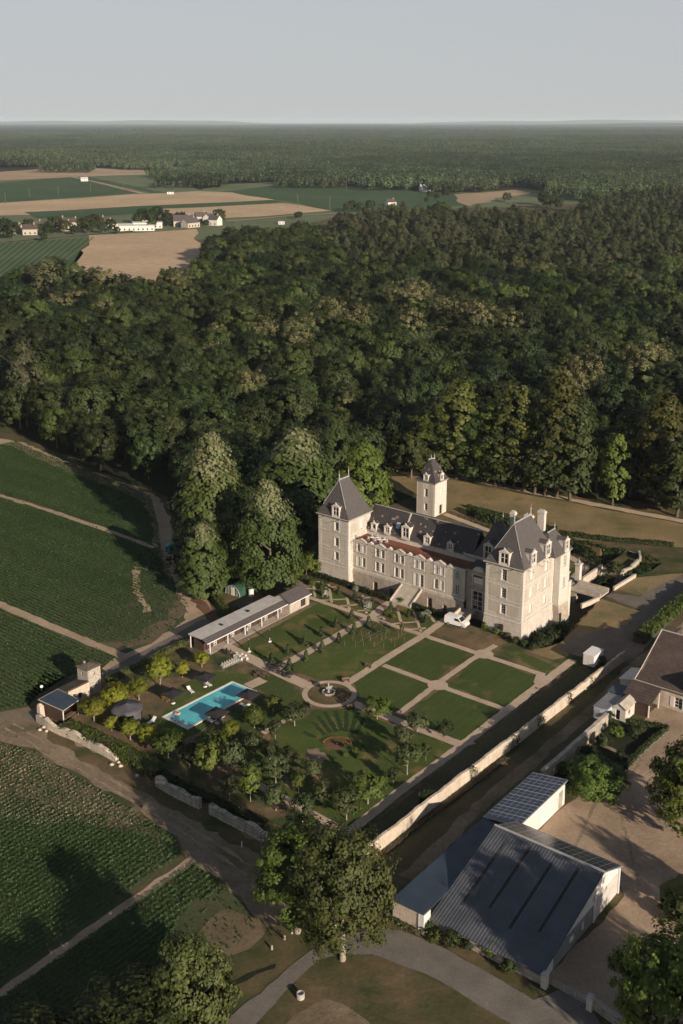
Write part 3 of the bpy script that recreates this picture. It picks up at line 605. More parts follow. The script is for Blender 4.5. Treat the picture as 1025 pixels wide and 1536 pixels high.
FOREST = px([(-220, 560), (-80, 600), (0, 632), (60, 668), (130, 698), (215, 732), (252, 745), (262, 790), (276, 850), (330, 862), (440, 850), (466, 820), (560, 768), (620, 745), (640, 700), (690, 706), (760, 718), (860, 735), (960, 752), (1040, 770), (1240, 800)]) + \
    px([(1240, 262), (1025, 276), (880, 299), (860, 314), (700, 314), (600, 307), (500, 320), (480, 332), (345, 347), (300, 360), (294, 374), (302, 396), (262, 400), (215, 409), (150, 407), (60, 399), (0, 422), (-220, 440)], 16)
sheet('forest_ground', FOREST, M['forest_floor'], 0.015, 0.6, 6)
# ------------------------------------------------------------------ trees
def crown(name, mat, seed, h, r, base=0.25, n_cl=60, per=40, card=0.8, shape='round', cl_r=0.27, droop=0.0, rough=0.09):
    g = np.random.default_rng(seed); P = []; N = []; T = []
    zc = h * (base + (1 - base) * 0.5); hz = h * (1 - base) * 0.5
    k = 0
    lob = g.normal(size=(5, 3)); lob /= np.linalg.norm(lob, axis=1, keepdims=True); la = g.uniform(-0.28, 0.3, 5)
    while k < n_cl:
        d = g.normal(size=3); d /= np.linalg.norm(d)
        if d[2] < -0.75: continue
        rr = 0.84 + rough * g.normal() + float(np.sum(la * np.clip(lob @ d, 0, 1) ** 3))
        if g.random() < 0.12: rr *= 0.6
        rr = min(max(rr, 0.3), 1.12)
        if shape == 'cone':
            t = g.random() ** 0.8; a = g.uniform(0, 6.283); q = (1 - t) ** 0.85 * (0.7 + 0.3 * g.random())
            c = np.array([math.cos(a) * r * q, math.sin(a) * r * q, h * (base + (1 - base) * t * 0.97)]); d = np.array([math.cos(a), math.sin(a), 0.5])
        elif shape == 'tall':
            t = g.random(); a = g.uniform(0, 6.283); q = math.sin(math.pi * min(1, 0.12 + t * 0.83)) ** 0.6 * (0.6 + 0.45 * g.random())
            c = np.array([math.cos(a) * r * q, math.sin(a) * r * q, h * (base + (1 - base) * t * 0.95)]); d = np.array([math.cos(a), math.sin(a), 0.35 + t * .5])
        elif shape == 'ovate':
            t = g.random() ** 0.85; a = g.uniform(0, 6.283); q = (1 - t ** 2.6) ** 0.7 * (0.55 + 0.45 * min(1, t / 0.14)) * (0.62 + 0.42 * g.random() + 0.12 * math.sin(3 * a + seed))
            c = np.array([math.cos(a) * r * q, math.sin(a) * r * q, h * (base + (1 - base) * t * 0.96)]); d = np.array([math.cos(a), math.sin(a), 0.3 + t * .6])
        else:
            c = np.array([d[0] * r * rr, d[1] * r * rr, zc + d[2] * hz * rr])
        cr = r * cl_r * g.uniform(0.6, 1.3) * (0.6 if shape == 'cone' else 1)
        m = max(4, int(per * g.uniform(0.6, 1.3)))
        q = g.normal(size=(m, 3)); q /= np.linalg.norm(q, axis=1, keepdims=True); q *= (g.random((m, 1)) ** 0.45) * cr; q[:, 2] *= 0.75
        if droop: q[:, 2] -= droop * np.abs(g.normal(size=m))
        P.append(c + q); nn = q / (cr + 1e-6) * 0.75 + d * 0.8 + g.normal(size=(m, 3)) * (0.16 if card < .6 and h > 15 else 0.27); nn[:, 2] += 0.2
        N.append(nn); T.append(np.clip(g.normal(0.5, 0.16) + g.normal(size=m) * 0.17, 0, 1)); k += 1
    P = np.concatenate(P); N = np.concatenate(N); T = np.concatenate(T)
    P[:, 2] = np.maximum(P[:, 2], 0.15)
    me = cards_mesh(name, P, N, card * g.uniform(0.65, 1.35, len(P)), T, g); me.materials.append(mat)
    return me
def trunk_mesh(h, r, base, mat, seed=1, limbs=5, spread=0.5):
    g = random.Random(seed); m = MB(); top = h * (base + 0.45 * (1 - base)); p = Vector((0, 0, -0.3)); pr = r * 1.25
    pts = [(0, 0, -0.3)]; n = 4
    for i in range(1, n + 1):
        t = i / n; q = Vector((g.uniform(-.04, .04) * h * t, g.uniform(-.04, .04) * h * t, top * t)); qr = r * (1 - 0.65 * t)
        m.tube(p, q, pr, qr, 7, False); p, pr = q, qr
        if t >= max(0.4, base):
            for _ in range(max(1, limbs // 2)):
                a = g.uniform(0, 6.28); L = spread * h * g.uniform(0.25, 0.5)
                m.tube(q, q + Vector((math.cos(a) * L, math.sin(a) * L, L * g.uniform(0.5, 1.1))), qr * 0.55, qr * 0.15, 5, False)
    me = bpy.data.meshes.new('trunk'); me.from_pydata(m.v, [], m.f); me.polygons.foreach_set('use_smooth', m.sm); me.update(); me.materials.append(mat)
    return me
VAR = {}
def variants(kind, n, leafmat, bark, h, r, base, tr, **kw):
    VAR[kind] = [(crown(kind + '_crown', M[leafmat] if isinstance(leafmat, str) else M[leafmat[i % len(leafmat)]], hash(kind) % 1 + 100 * len(VAR) + i, h * (1 + 0.08 * ((i * 7) % 3 - 1)), r * (1 + 0.1 * ((i * 5) % 3 - 1)), base, **kw),
                  trunk_mesh(h, tr, base, M[bark], 50 * len(VAR) + i)) for i in range(n)]
variants('broad', 7, ['oak_leaf', 'deep_leaf', 'light_leaf', 'oak_leaf', 'deep_leaf', 'oak_leaf', 'light_leaf'], 'bark', 17, 6.6, 0.05, 0.35, n_cl=120, per=56, card=0.56, cl_r=0.21)
variants('flowering', 3, 'chestnut_flower', 'bark', 18, 6.4, 0.05, 0.35, n_cl=120, per=56, card=0.54, cl_r=0.21)
variants('pine', 3, 'pine_leaf', 'bark', 17, 4.0, 0.3, 0.22, n_cl=75, per=30, card=0.6, shape='ovate', cl_r=0.32)
variants('lime', 4, 'lime_leaf', 'bark', 20, 5.9, 0.03, 0.45, n_cl=260, per=60, card=0.52, shape='ovate', cl_r=0.24)
variants('avenue', 4, ['bright_leaf', 'oak_leaf', 'gold_leaf', 'oak_leaf'], 'dark_bark', 22, 4.9, 0.14, 0.30, n_cl=120, per=45, card=0.62, shape='tall', cl_r=0.26)
variants('chestnut', 2, ['bright_leaf', 'olive_leaf'], 'pale_bark', 19, 6.3, 0.12, 0.45, n_cl=260, per=75, card=0.42, cl_r=0.2, rough=0.19)
variants('bigbush', 3, ['bright_leaf', 'oak_leaf', 'olive_leaf'], 'bark', 12, 5.6, 0.05, 0.3, n_cl=240, per=60, card=0.40, cl_r=0.2, rough=0.17)
variants('mop', 4, 'yellow_leaf', 'pale_bark', 4.6, 1.9, 0.25, 0.12, n_cl=70, per=38, card=0.32, cl_r=0.3)
variants('orchard', 5, ['orchard_leaf', 'bright_leaf', 'orchard_leaf', 'silver_leaf', 'oak_leaf'], 'pale_bark', 5.0, 1.9, 0.24, 0.09, n_cl=60, per=26, card=0.30, cl_r=0.27)
variants('shrub', 3, ['hedge_leaf', 'bright_leaf', 'oak_leaf'], 'bark', 3.0, 1.6, 0.0, 0.06, n_cl=50, per=30, card=0.3, cl_r=0.3)
variants('yew', 2, 'yew_leaf', 'bark', 2.2, 0.62, 0.0, 0.08, n_cl=70, per=26, card=0.16, shape='cone', cl_r=0.35)
HT = dict(broad=17, flowering=18, pine=17, lime=20, avenue=22, chestnut=19, bigbush=12, mop=4.6, orchard=5.0, shrub=3.0, yew=2.2)
tree_n = 0
def tree(kind, x, y, h, label, cat='tree', group=None, name=None, wide=1.0, v=None, rz=None, trunk=True, leafmat=None):
    global tree_n
    tree_n += 1
    i = (tree_n * 7 + 3) % len(VAR[kind]) if v is None else v % len(VAR[kind]); cm, tm = VAR[kind][i]; s = h / HT[kind]
    root = thing(name or {'pine': 'pine_tree', 'shrub': 'shrub', 'yew': 'topiary_cone', 'bigbush': 'tree'}.get(kind, 'tree'), label, cat, (x, y, 0), rnd.uniform(0, 6.28) if rz is None else rz, group)
    root.scale = (s * wide, s * wide, s)
    c = bpy.data.objects.new('crown', cm); COL.objects.link(c); c.parent = root
    if leafmat: c.material_slots[0].link = 'OBJECT'; c.material_slots[0].material = M[leafmat]
    if trunk: t = bpy.data.objects.new('trunk', tm); COL.objects.link(t); t.parent = root
    return root
def ptree(kind, bu, bv, vtop, label, wpx=None, **kw):            # base and top as surveyed from the photograph
    x, y = G(bu, bv); h = hgt(bu, bv, vtop)
    wide = 1.0
    if wpx:
        d = math.hypot(math.hypot(x, y), HH); wm = wpx * d / FPX
        rad = {'broad': 6.2, 'flowering': 6.2, 'pine': 3.4, 'lime': 6.0, 'avenue': 4.6, 'chestnut': 6.3, 'bigbush': 5.6, 'mop': 1.9, 'orchard': 1.9, 'shrub': 1.6, 'yew': 0.7}[kind]
        wide = min(2.2, max(0.35, wm / (1.7 * rad * h / HT[kind])))
    return tree(kind, x, y, h, label, wide=wide, **kw)
ORD = ['first', 'second', 'third', 'fourth', 'fifth', 'sixth', 'seventh', 'eighth', 'ninth', 'tenth', 'eleventh', 'twelfth', 'thirteenth', 'fourteenth', 'fifteenth', 'sixteenth', 'seventeenth', 'eighteenth', 'nineteenth', 'twentieth']
# big trees in front
ptree('chestnut', 447, 1398, 1224, 'large bright green leafy tree beside the lane, left of its paler neighbour', 104, v=0)
ptree('chestnut', 514, 1440, 1252, 'large olive green leafy tree with pale trunk at the bend of the lane', 98, v=1)
ptree('bigbush', 292, 1560, 1428, 'sunlit olive bushy tree by the ditch at the lower edge of the striped field', 92, v=2)
ptree('bigbush', 205, 1600, 1500, 'dark green bushy tree at the bottom edge, left of the olive bushy tree', 130, v=1)
ptree('bigbush', 990, 1560, 1392, 'big bright green rounded tree beside the barn yard gate', 112, v=0)
ptree('bigbush', 1034, 1246, 1112, 'bright green tree cut by the right edge of the photo above the tan yard', 96, v=0)
ptree('bigbush', 893, 1203, 1138, 'round green tree in the kitchen garden next to the solar shed', 70, v=0)
for k, (lx, ly, h, w, lab) in enumerate([(126, -84, 21, .8, 'tall tree outside the photo shading the middle of the barn roof'), (115, -60, 11, .45, 'slim tree outside the photo casting the narrow shadow over the tan yard')]):
    tree('bigbush', *Wl(lx, ly)[:2], h, lab, wide=w, v=1)
ptree('shrub', 1018, 1380, 1345, 'dark bush at the lawn edge beside the yard', 40, v=2)
for k, (u, v, vt) in enumerate([(30, 1700, 1575), (180, 1790, 1640)]):
    ptree('bigbush', u, v, vt, ['tree below the photo edge casting shade on the lower field, %s of two' % ORD[k]][0], 150, v=1)
# limes by the castle
ptree('lime', 306, 893, 772, 'sunlit pale topped lime tree nearest the dirt track and the green tunnel shed', 66, v=0)
ptree('lime', 404, 880, 722, 'broad lime tree rising behind the green tunnel shed', 76, v=1)
ptree('lime', 322, 832, 662, 'tall pale topped lime tree behind the front lime at the field corner', 92, v=2)
ptree('lime', 446, 800, 628, 'wide pale topped lime tree left of the slate corner pavilion', 118, v=3)
ptree('lime', 545, 772, 650, 'dark green lime tree directly behind the left slate pavilion roof', 84, v=0, leafmat='bright_leaf')
ptree('lime', 504, 768, 640, 'lime tree between the pale topped lime and the left pavilion roof', 70, v=2, leafmat='oak_leaf')
ptree('broad', 285, 870, 800, 'low bushy tree in shade on the left of the front lime', 50, v=1)
ptree('shrub', 352, 866, 838, 'yellowish bush at the foot of the limes above the tunnel shed', 40, v=1)
ptree('shrub', 460, 862, 832, 'rounded bush beside the left foot of the corner pavilion', 34, v=1)
ptree('broad', 86, 672, 596, 'yellow green tree at the forest edge above the dirt track', 44, v=0, leafmat='bright_leaf')
ptree('pine', 42, 640, 500, 'tall brownish conifer at the left edge of the forest', 44, v=0)
ptree('pine', 75, 470, 385, 'dark conifer standing above the left forest edge', 40, v=1)
x_, y_ = G(938, 722); dt = thing('dead_tree', 'bare pale branched dead tree among the forest edge right of the avenue', 'tree', (x_, y_, 0)); dt.scale = (1, 1, 1.25)
for q_ in (0, 1, 2): o_ = bpy.data.objects.new('trunk' if q_ == 0 else 'branch', trunk_mesh(17, .3, .2, M['pale_bark'], 77 + q_, 9, .7)); COL.objects.link(o_); o_.parent = dt
# avenue with bare stems along the track
AV = [(640, 712, 600), (662, 714, 590), (685, 718, 580), (712, 722, 600), (743, 728, 590), (757, 730, 600), (771, 733, 584), (786, 737, 590), (802, 740, 592), (818, 743, 600), (835, 746, 574), (855, 751, 592), (919, 758, 640), (945, 745, 610), (985, 760, 600), (1015, 775, 640)]
for k, (u, v, vt) in enumerate(AV):
    ptree('avenue', u, v, vt, '%s tall avenue tree from the square tower along the white track' % ORD[k], 62 if k != 12 else 40, group='avenue trees along the white track', v=k)
# pool trees
MOP = [(142, 1082, 1046, 36), (173, 1062, 1029, 30), (209, 1050, 1020, 26), (168, 1096, 1073, 20), (196, 1110, 1078, 28), (223, 1117, 1090, 23), (241, 1031, 990, 34), (274, 1016, 991, 19), (303, 1001, 976, 22), (253, 1136, 1100, 34), (347, 1108, 1084, 22), (382, 1092, 1058, 30), (410, 1068, 1042, 23), (317, 1138, 1097, 34)]
MOPL = ['yellow green round tree closest to the dark blue hut roof', 'yellow green round tree between the hut tower and the round grey canopy', 'small yellow green round tree beside the grey gravel road behind the canopy', 'smallest yellow green tree, half hidden left of the round grey canopy', 'yellow green round tree in front of the round grey canopy', 'slim yellow green tree on the lawn right of the canopy, before the ivy bank',
        'largest yellow green tree, standing alone behind the poolside parasols', 'small yellow green tree with pale stem left of the pavilion end', 'yellow green tree nearest the white end post of the pavilion', 'round green tree at the bottom corner of the pool lawn', 'small yellow tree on the orchard side of the pool, below the parasols', 'green round tree beside the pool end, in front of the terrace path', 'bright tree between the pool end and the fountain circle', 'green orchard tree halfway along the lower pool side']
for k, (u, v, vt, w) in enumerate(MOP): ptree('mop', u, v, vt, MOPL[k], w, group='round trees round the pool', v=k, leafmat='bright_leaf' if k in (9, 11, 12, 13) else None)
OR = [(442, 1089, 1054, 36), (566, 1079, 1046, 34), (413, 1108, 1082, 20), (626, 1098, 1070, 30), (667, 1107, 1080, 20), (414, 1175, 1128, 34), (448, 1192, 1160, 20), (414, 1216, 1180, 30), (485, 1211, 1170, 26), (454, 1233, 1188, 30), (520, 1230, 1182, 38), (552, 1206, 1160, 42), (611, 1162, 1118, 36), (604, 1122, 1085, 24), (380, 1172, 1138, 26), (639, 1141, 1112, 14), (315, 1170, 1112, 34), (348, 1174, 1112, 34), (380, 1127, 1098, 28), (285, 1152, 1118, 30), (345, 1200, 1160, 26), (376, 1202, 1150, 26), (470, 1175, 1140, 22), (405, 1140, 1110, 24), (432, 1150, 1120, 22), (590, 1175, 1150, 16)]
ORL = ['bushy orchard tree left of the fountain circle', 'round orchard tree standing on the path edge right of the fountain circle', 'thin sapling at the short path below the fountain', 'loose dark orchard tree beside the fruit garden path', 'thin upright sapling on the path near the lower lawn corner', 'dark orchard tree left of the bare earth patch', 'slender orchard sapling with pale top below the bare earth patch', 'orchard tree at the corner path end, left of the sapling row', 'upright orchard tree in the row before the path corner', 'orchard tree right behind the large lane tree', 'drooping orchard tree nearest the path corner', 'broad dark orchard tree on the lawn above the path corner', 'broad orchard tree on the right of the flower bed', 'orchard tree uphill of the broad tree, right of the flower bed',
       'dense orchard tree in the middle of the lower orchard', 'thin sapling beside the diagonal path to the wall', 'dark orchard tree below the pool corner', 'greyish orchard tree in front of the pool parasol', 'low leafy orchard tree at the pool side path', 'dark orchard tree beside the ivy bank end', 'small orchard tree nearest the ruined wall', 'second small orchard tree nearest the ruined wall', 'young orchard tree below the flower bed', 'young orchard tree at the end of the mown lawn', 'thin orchard tree left of the striped lawn', 'bare stemmed sapling on the lawn by the wall path']
for k, (u, v, vt, w) in enumerate(OR): ptree('orchard', u, v, vt, ORL[k], w, group='orchard trees below the pool', v=k)
# topiary cones along the promenade
s8 = 2.847
TL = [(535, 197), (470, 233), (405, 268), (337, 305), (265, 345), (193, 388)]; TR = [(607, 222), (545, 258), (480, 295), (408, 335), (340, 372), (268, 412)]
for side, L in (('lawn', TL), ('vine plot', TR)):
    for k, (a, b) in enumerate(L):
        x, y = G(340 + a / s8, 860 + b / s8); tree('yew', x, y, 2.35, '%s clipped topiary cone from the castle on the %s side of the promenade' % (ORD[k], side), 'topiary', 'topiary cones along the promenade', wide=1.45)
YC = [(90, 62), (185, 100), (295, 130), (395, 172), (510, 205), (625, 240), (740, 280), (850, 318)]
for k, (a, b) in enumerate(YC):
    x, y = G(440 + a / 4.27, 860 + b / 4.27); tree('yew', x, y, 2.0, '%s round clipped yew in the parterre counted from the corner pavilion' % ORD[k], 'topiary', 'clipped yews in the parterre', wide=1.5)
for k, (a, b) in enumerate([(205, 150), (400, 115), (475, 220), (600, 275), (690, 195), (830, 290), (860, 275), (640, 290), (120, 80)]):
    x, y = G(440 + a / 4.27, 860 + b / 4.27); tree('shrub', x, y, 1.5, '%s flowering bush among the parterre beds counted from the corner pavilion' % ORD[k], 'bush', 'flowering bushes in the parterre', leafmat='white_flower' if k in (0, 1, 2, 5, 6) else 'bright_leaf', wide=1.0)
BF = [(176, 612), (205, 640), (262, 655), (310, 672), (388, 686), (418, 684), (450, 745)]
for k, (a, b) in enumerate(BF):                                # shrubs at the foot of the barn, lane side
    x, y = G(560 + a / 2.204, 1120 + b / 2.204)
    tree('shrub', x, y, 2.0 if k % 2 == 0 else 1.5, '%s shrub along the low barn eave counted from the lean-to' % ORD[k], 'shrub', 'shrubs along the barn eave', v=k)
for k, (u, v, h) in enumerate([(905, 1120, 2.5), (925, 1105, 2.0), (950, 1105, 1.8), (880, 1135, 2.2), (870, 1150, 2.0), (930, 1140, 1.6), (960, 1100, 1.6), (845, 1160, 1.8), (912, 1082, 2.0)]):
    x, y = G(u, v); tree('shrub', x, y, h, '%s kitchen garden shrub counted from the middle of the beds' % ORD[k], 'shrub', 'kitchen garden shrubs', v=k)
for k, (u, v, h, w) in enumerate([(800, 975, 1.6, 1.2), (745, 950, 1.3, 1.2), (760, 957, 1.2, 1.3), (773, 965, 1.5, 1.3), (730, 942, 1.6, 1.1), (787, 970, 1.4, 1.2), (810, 970, 2.2, 1.3)]):
    x, y = G(u, v); tree('shrub', x, y, h, '%s low bush along the foot of the right corner pavilion' % ORD[k], 'bush', 'bushes at the foot of the right pavilion', v=k % 3, wide=w)
# hedges: long leafy bodies on a woody core
def hedge(name, label, pts, w, h, mat='hedge_leaf', card=0.28, dens=26, seed=1, cat='hedge', z0=0.0, rough=0.12, core=True):
    g = np.random.default_rng(seed); P = []; N = []
    m = MB()
    for a, b in zip(pts[:-1], pts[1:]):
        a = np.array(a); b = np.array(b); L = float(np.linalg.norm(b - a)); d = (b - a) / L; nn = np.array([-d[1], d[0]])
        k = int(L * (w + 2 * h) * dens); t = g.random(k) * L; q = g.random(k) * (w + 2 * h)
        s = np.where(q < h, -w / 2, np.where(q < h + w, q - h - w / 2, w / 2)); z = np.where(q < h, q, np.where(q < h + w, h, q - h - w))
        bumpy = 1 + rough * np.sin(t * 1.7 + seed) + rough * np.sin(t * 4.1 + z * 3)
        s = s * bumpy + g.normal(size=k) * 0.06; z = z * (1 + rough * 0.8 * np.sin(t * 1.1 + 2)) + g.normal(size=k) * 0.05
        xy = a + np.outer(t, d) + np.outer(s, nn)
        P.append(np.column_stack([xy, z0 + np.maximum(z, 0.05)]))
        no = np.where((q < h)[:, None], np.append(-nn, 0.15), np.where((q < h + w)[:, None], np.array([0, 0, 1.0]), np.append(nn, 0.15)))
        N.append(no + g.normal(size=(k, 3)) * 0.4)
        ang = math.atan2(d[1], d[0]); c = (a + b) / 2
        if core: m.rbox(c[0], c[1], z0, z0 + h * 0.9, L, w * 0.8, ang)
        else: m.tube((a[0], a[1], z0), (c[0], c[1], z0 + h * .8), .05, .02, 5)
    P = np.concatenate(P); N = np.concatenate(N)
    c0 = pts[0]; root = thing(name, label, cat, (c0[0], c0[1], 0))
    P = P - np.array([c0[0], c0[1], 0]); m.v = [(x - c0[0], y - c0[1], z) for x, y, z in m.v]
    me = cards_mesh('foliage', P, N, card * g.uniform(0.6, 1.4, len(P)), np.clip(g.normal(0.5, 0.22, len(P)), 0, 1), g)
    mesh_obj('foliage', me, M[mat], root); m.build('stems', M['brown_wood'] if mat != 'hedge_leaf' else M['forest_floor'], root)
    return root
def W2(x, y): return Wl(x, y)[:2]
hedge('hedge', 'clipped hedge along the moat between the corner pavilion and the middle bridge', [W2(-11.5, -1.3), W2(0, -1.5), W2(12.3, -2.2)], 0.9, 1.1, seed=1)
hedge('hedge', 'clipped hedge along the moat between the middle bridge and the van', [W2(18.6, -1.9), W2(26.2, -2.0)], 0.9, 1.1, seed=2)
hedge('hedge', 'tall dense hedge behind the courtyard balustrade above the moat', [W2(0, 54.5), W2(12, 54), W2(22, 55.5)], 2.0, 2.4, seed=3, card=0.4)
hedge('hedge', 'long low hedge along the dry lawn on the outer moat edge', [W2(22, 57.2), W2(34, 60.5), W2(48, 67)], 1.0, 1.1, seed=4, card=0.4)
hedge('hedge', 'dark ivy clad outer bank of the rear moat', [W2(20, 55.2), W2(34, 55.8), W2(49, 56.2)], 1.2, 3.6, seed=5, card=0.45, z0=-3.2)
hedge('hedge', 'square clipped hedge block beside the tower door', [W2(-4, 56.5), W2(3, 56)], 2.2, 1.7, seed=6, card=0.35)
hedge('hedge', 'low double hedge at the rear lawn right of the tower', [W2(-7, 60.5), W2(6, 60)], 0.9, 0.9, seed=7)
hedge('hedge', 'long sunlit hedge along the lane behind the farmhouse', [G(958, 965), G(985, 940), G(1012, 918), G(1050, 885)], 2.2, 1.8, 'bright_leaf', seed=8, card=0.4)
hedge('hedge', 'ivy covered bank behind the ruined wall below the hut', [G(98, 1092), G(150, 1116), G(205, 1143), G(240, 1163)], 3.2, 1.1, 'bright_leaf', seed=9, card=0.32)
hedge('hedge', 'dark overgrown bank between the ruined wall and the orchard', [G(240, 1163), G(290, 1190), G(345, 1215), G(400, 1240)], 1.4, 0.8, seed=10, card=0.35)
hedge('hedge', 'thin hedge between the gravel road and the pool lawn', [G(160, 1024), G(215, 998), G(265, 972), G(290, 962)], 1.0, 0.9, 'bright_leaf', seed=11)
hedge('hedge', 'scrub hedge between the tunnel shed and the dirt track', [G(318, 893), G(332, 912), G(352, 930)], 1.5, 1.2, 'bright_leaf', seed=12, card=0.3)
hedge('flower_border', 'iris border at the foot of the lean-to stone wall', [G(572, 1368), G(600, 1386), G(630, 1402)], 0.9, 0.6, 'silver_leaf', seed=13, card=0.25)
hedge('hedge', 'dark hedge around the kitchen garden edge beside the drive', [G(945, 1085), G(1001, 1094), G(962, 1128), G(938, 1155)], 0.7, 0.8, seed=14)
hedge('hedge', 'weedy growth along the outer foot of the long garden wall', [G(575, 1280), G(640, 1228), G(700, 1184), G(760, 1138)], 1.1, 0.4, 'silver_leaf', seed=15, card=0.22, dens=18)
hedge('hedge', 'ivy clump growing over the long garden wall', [G(632, 1214), G(648, 1203)], 1.0, 2.4, seed=16, card=0.3)
# crops in rows
def crops(name, poly, head, row, gap, h, mat, seed, keep=None, size=0.55):
    g = np.random.default_rng(seed); P2 = np.array(poly); c, s = math.cos(head), math.sin(head)
    a = P2 @ np.array([c, s]); b = P2 @ np.array([-s, c])
    rows = np.arange(b.min(), b.max(), row); al = np.arange(a.min(), a.max(), gap)
    A, B = np.meshgrid(al, rows); A = A + g.uniform(-gap / 2, gap / 2, A.shape); B = B + g.normal(size=B.shape) * 0.03
    X = (A * c - B * s).ravel(); Y = (A * s + B * c).ravel()
    ok = inside_np(X, Y, poly)
    dep = Y * cP + HH * sP; u = CX + FPX * X / dep; ok &= (u > -60) & (u < 1090)
    X = X[ok]; Y = Y[ok]
    bb = -X * s + Y * c; aa = X * c + Y * s
    f = 0.5 + 0.13 * np.sin(bb * 0.9 + seed) + 0.12 * np.sin(bb * 0.37) + 0.14 * np.sin(X * 0.11 + seed) * np.cos(Y * 0.09 + 1)
    if keep is not None:
        k = g.random(len(X)) < keep(X, Y, f); X = X[k]; Y = Y[k]; f = f[k]
    n = len(X); P = []; N = []; T = []; S = []
    for j in range(3):
        zz = h * (0.35 + 0.3 * j) * g.uniform(0.7, 1.15, n)
        P.append(np.column_stack([X + g.normal(size=n) * 0.06, Y + g.normal(size=n) * 0.06, 0.03 + zz]))
        N.append(np.column_stack([g.normal(size=n) * 0.7, g.normal(size=n) * 0.7, 0.55 + g.random(n)]))
        T.append(np.clip(f + g.normal(size=n) * 0.2, 0, 1)); S.append(size * g.uniform(0.7, 1.3, n))
    me = cards_mesh(name, np.concatenate(P), np.concatenate(N), np.concatenate(S), np.concatenate(T), g)
    return tag(mesh_obj(name, me, M[mat]), kind='stuff')
def poly_dist(X, Y, P):
    d = np.full(X.shape, 1e9)
    for i in range(len(P)):
        x0, y0 = P[i]; x1, y1 = P[(i + 1) % len(P)]; L2 = (x1 - x0) ** 2 + (y1 - y0) ** 2 + 1e-9
        t = np.clip(((X - x0) * (x1 - x0) + (Y - y0) * (y1 - y0)) / L2, 0, 1)
        d = np.minimum(d, np.hypot(X - x0 - t * (x1 - x0), Y - y0 - t * (y1 - y0)))
    return d
WA, WB, WC, WD = px(FA), px(FB), px(FC), px(FD)
TRK = [G(205, 850), G(204, 880), G(222, 918)]
def keepA(X, Y, f):
    e = np.clip((poly_dist(X, Y, WA) - 0.5) / 7.0, 0, 1); k = 0.8 + 0.2 * e
    tr = np.minimum(np.hypot(X - G(206, 862)[0], Y - G(206, 862)[1]), np.hypot(X - G(214, 900)[0], Y - G(214, 900)[1]))
    k *= np.clip(tr / 5.0, 0.25, 1)
    k *= np.where(np.hypot(X - G(230, 945)[0], Y - G(230, 945)[1]) < 14, 0.55, 1)
    d3 = poly_dist(X, Y, [G(-160, 688), G(0, 743), G(80, 768), G(156, 794), G(232, 822), G(156, 794), G(80, 768), G(0, 743)])
    d4 = np.full(X.shape, 1e9); Q = [G(170, 985), G(230, 962), G(275, 938), G(292, 915), G(280, 895)]
    for a, b in zip(Q[:-1], Q[1:]): d4 = np.minimum(d4, poly_dist(X, Y, [a, b]))
    k *= np.clip(d4 / 15.0, 0.3, 1)
    return np.where(d3 < 1.1, 0.05, k)
def keepE(P, w=4.0, lo=0.75): return lambda X, Y, f: lo + (0.97 - lo) * np.clip((poly_dist(X, Y, P) - 0.3) / w, 0, 1)
crops('crop_plants', WA, R(-39.3), 1.0, 0.17, 0.42, 'crop_leaf', 1, keepA, 0.30)
crops('crop_plants', WB, R(-39.3), 1.0, 0.17, 0.42, 'crop_leaf', 2, keepE(WB), 0.30)
def keepC(X, Y, f):
    k = 0.75 + 0.25 * np.clip((poly_dist(X, Y, WC)) / 4.0, 0, 1)
    return k * np.where(cut(X, Y), 0.4, 1.0)
def cut(X, Y):                                                 # weedy upper part of the lower field
    a = G(-60, 1230); b = G(270, 1245)
    s = (b[0] - a[0]) * (Y - a[1]) - (b[1] - a[1]) * (X - a[0])
    return s > 3 * np.sin(X * 0.6) * 8
crops('crop_plants', WC, R(52), 0.9, 0.14, 0.4, 'crop_leaf', 3, keepC, 0.25)
crops('weeds', WC, R(52), 0.9, 0.22, 0.32, 'weed_leaf', 4, lambda X, Y, f: np.where(cut(X, Y), 0.8, 0.02), 0.22)
def keepD(X, Y, f):
    return np.where(np.hypot(X - G(355, 1400)[0], Y - G(355, 1400)[1]) < 8, 0.12, 0.98)
crops('crop_plants', WD, R(52), 0.9, 0.14, 0.4, 'crop_leaf', 5, keepD, 0.25)
# ------------------------------------------------------------------ forest
fr = random.Random(3)
def in_clear(x, y):
    for u, v, r in ((30, 575, 20), (10, 500, 16), (520, 752, 16)):
        c = G(u, v)
        if math.hypot(x - c[0], y - c[1]) < r: return True
    lx, ly = Lw((x, y))
    return -19 < lx < 140 and ly < 89
SPIN = np.array(FOREST)
cand = []
sp = 10.6
x0, x1 = SPIN[:, 0].min(), SPIN[:, 0].max(); y0, y1 = SPIN[:, 1].min(), SPIN[:, 1].max()
yy = y0
while yy < y1:
    half = 0.36 * yy + 40; xx = -half
    while xx < half:
        x = xx + fr.uniform(-.42, .42) * sp; y = yy + fr.uniform(-.42, .42) * sp; xx += sp
        cand.append((x, y))
    yy += sp * 0.92
    sp = 10.6 + max(0, (yy - 500)) * 0.0012
CA = np.array(cand); keep = inside_np(CA[:, 0], CA[:, 1], FOREST); CA = CA[keep]
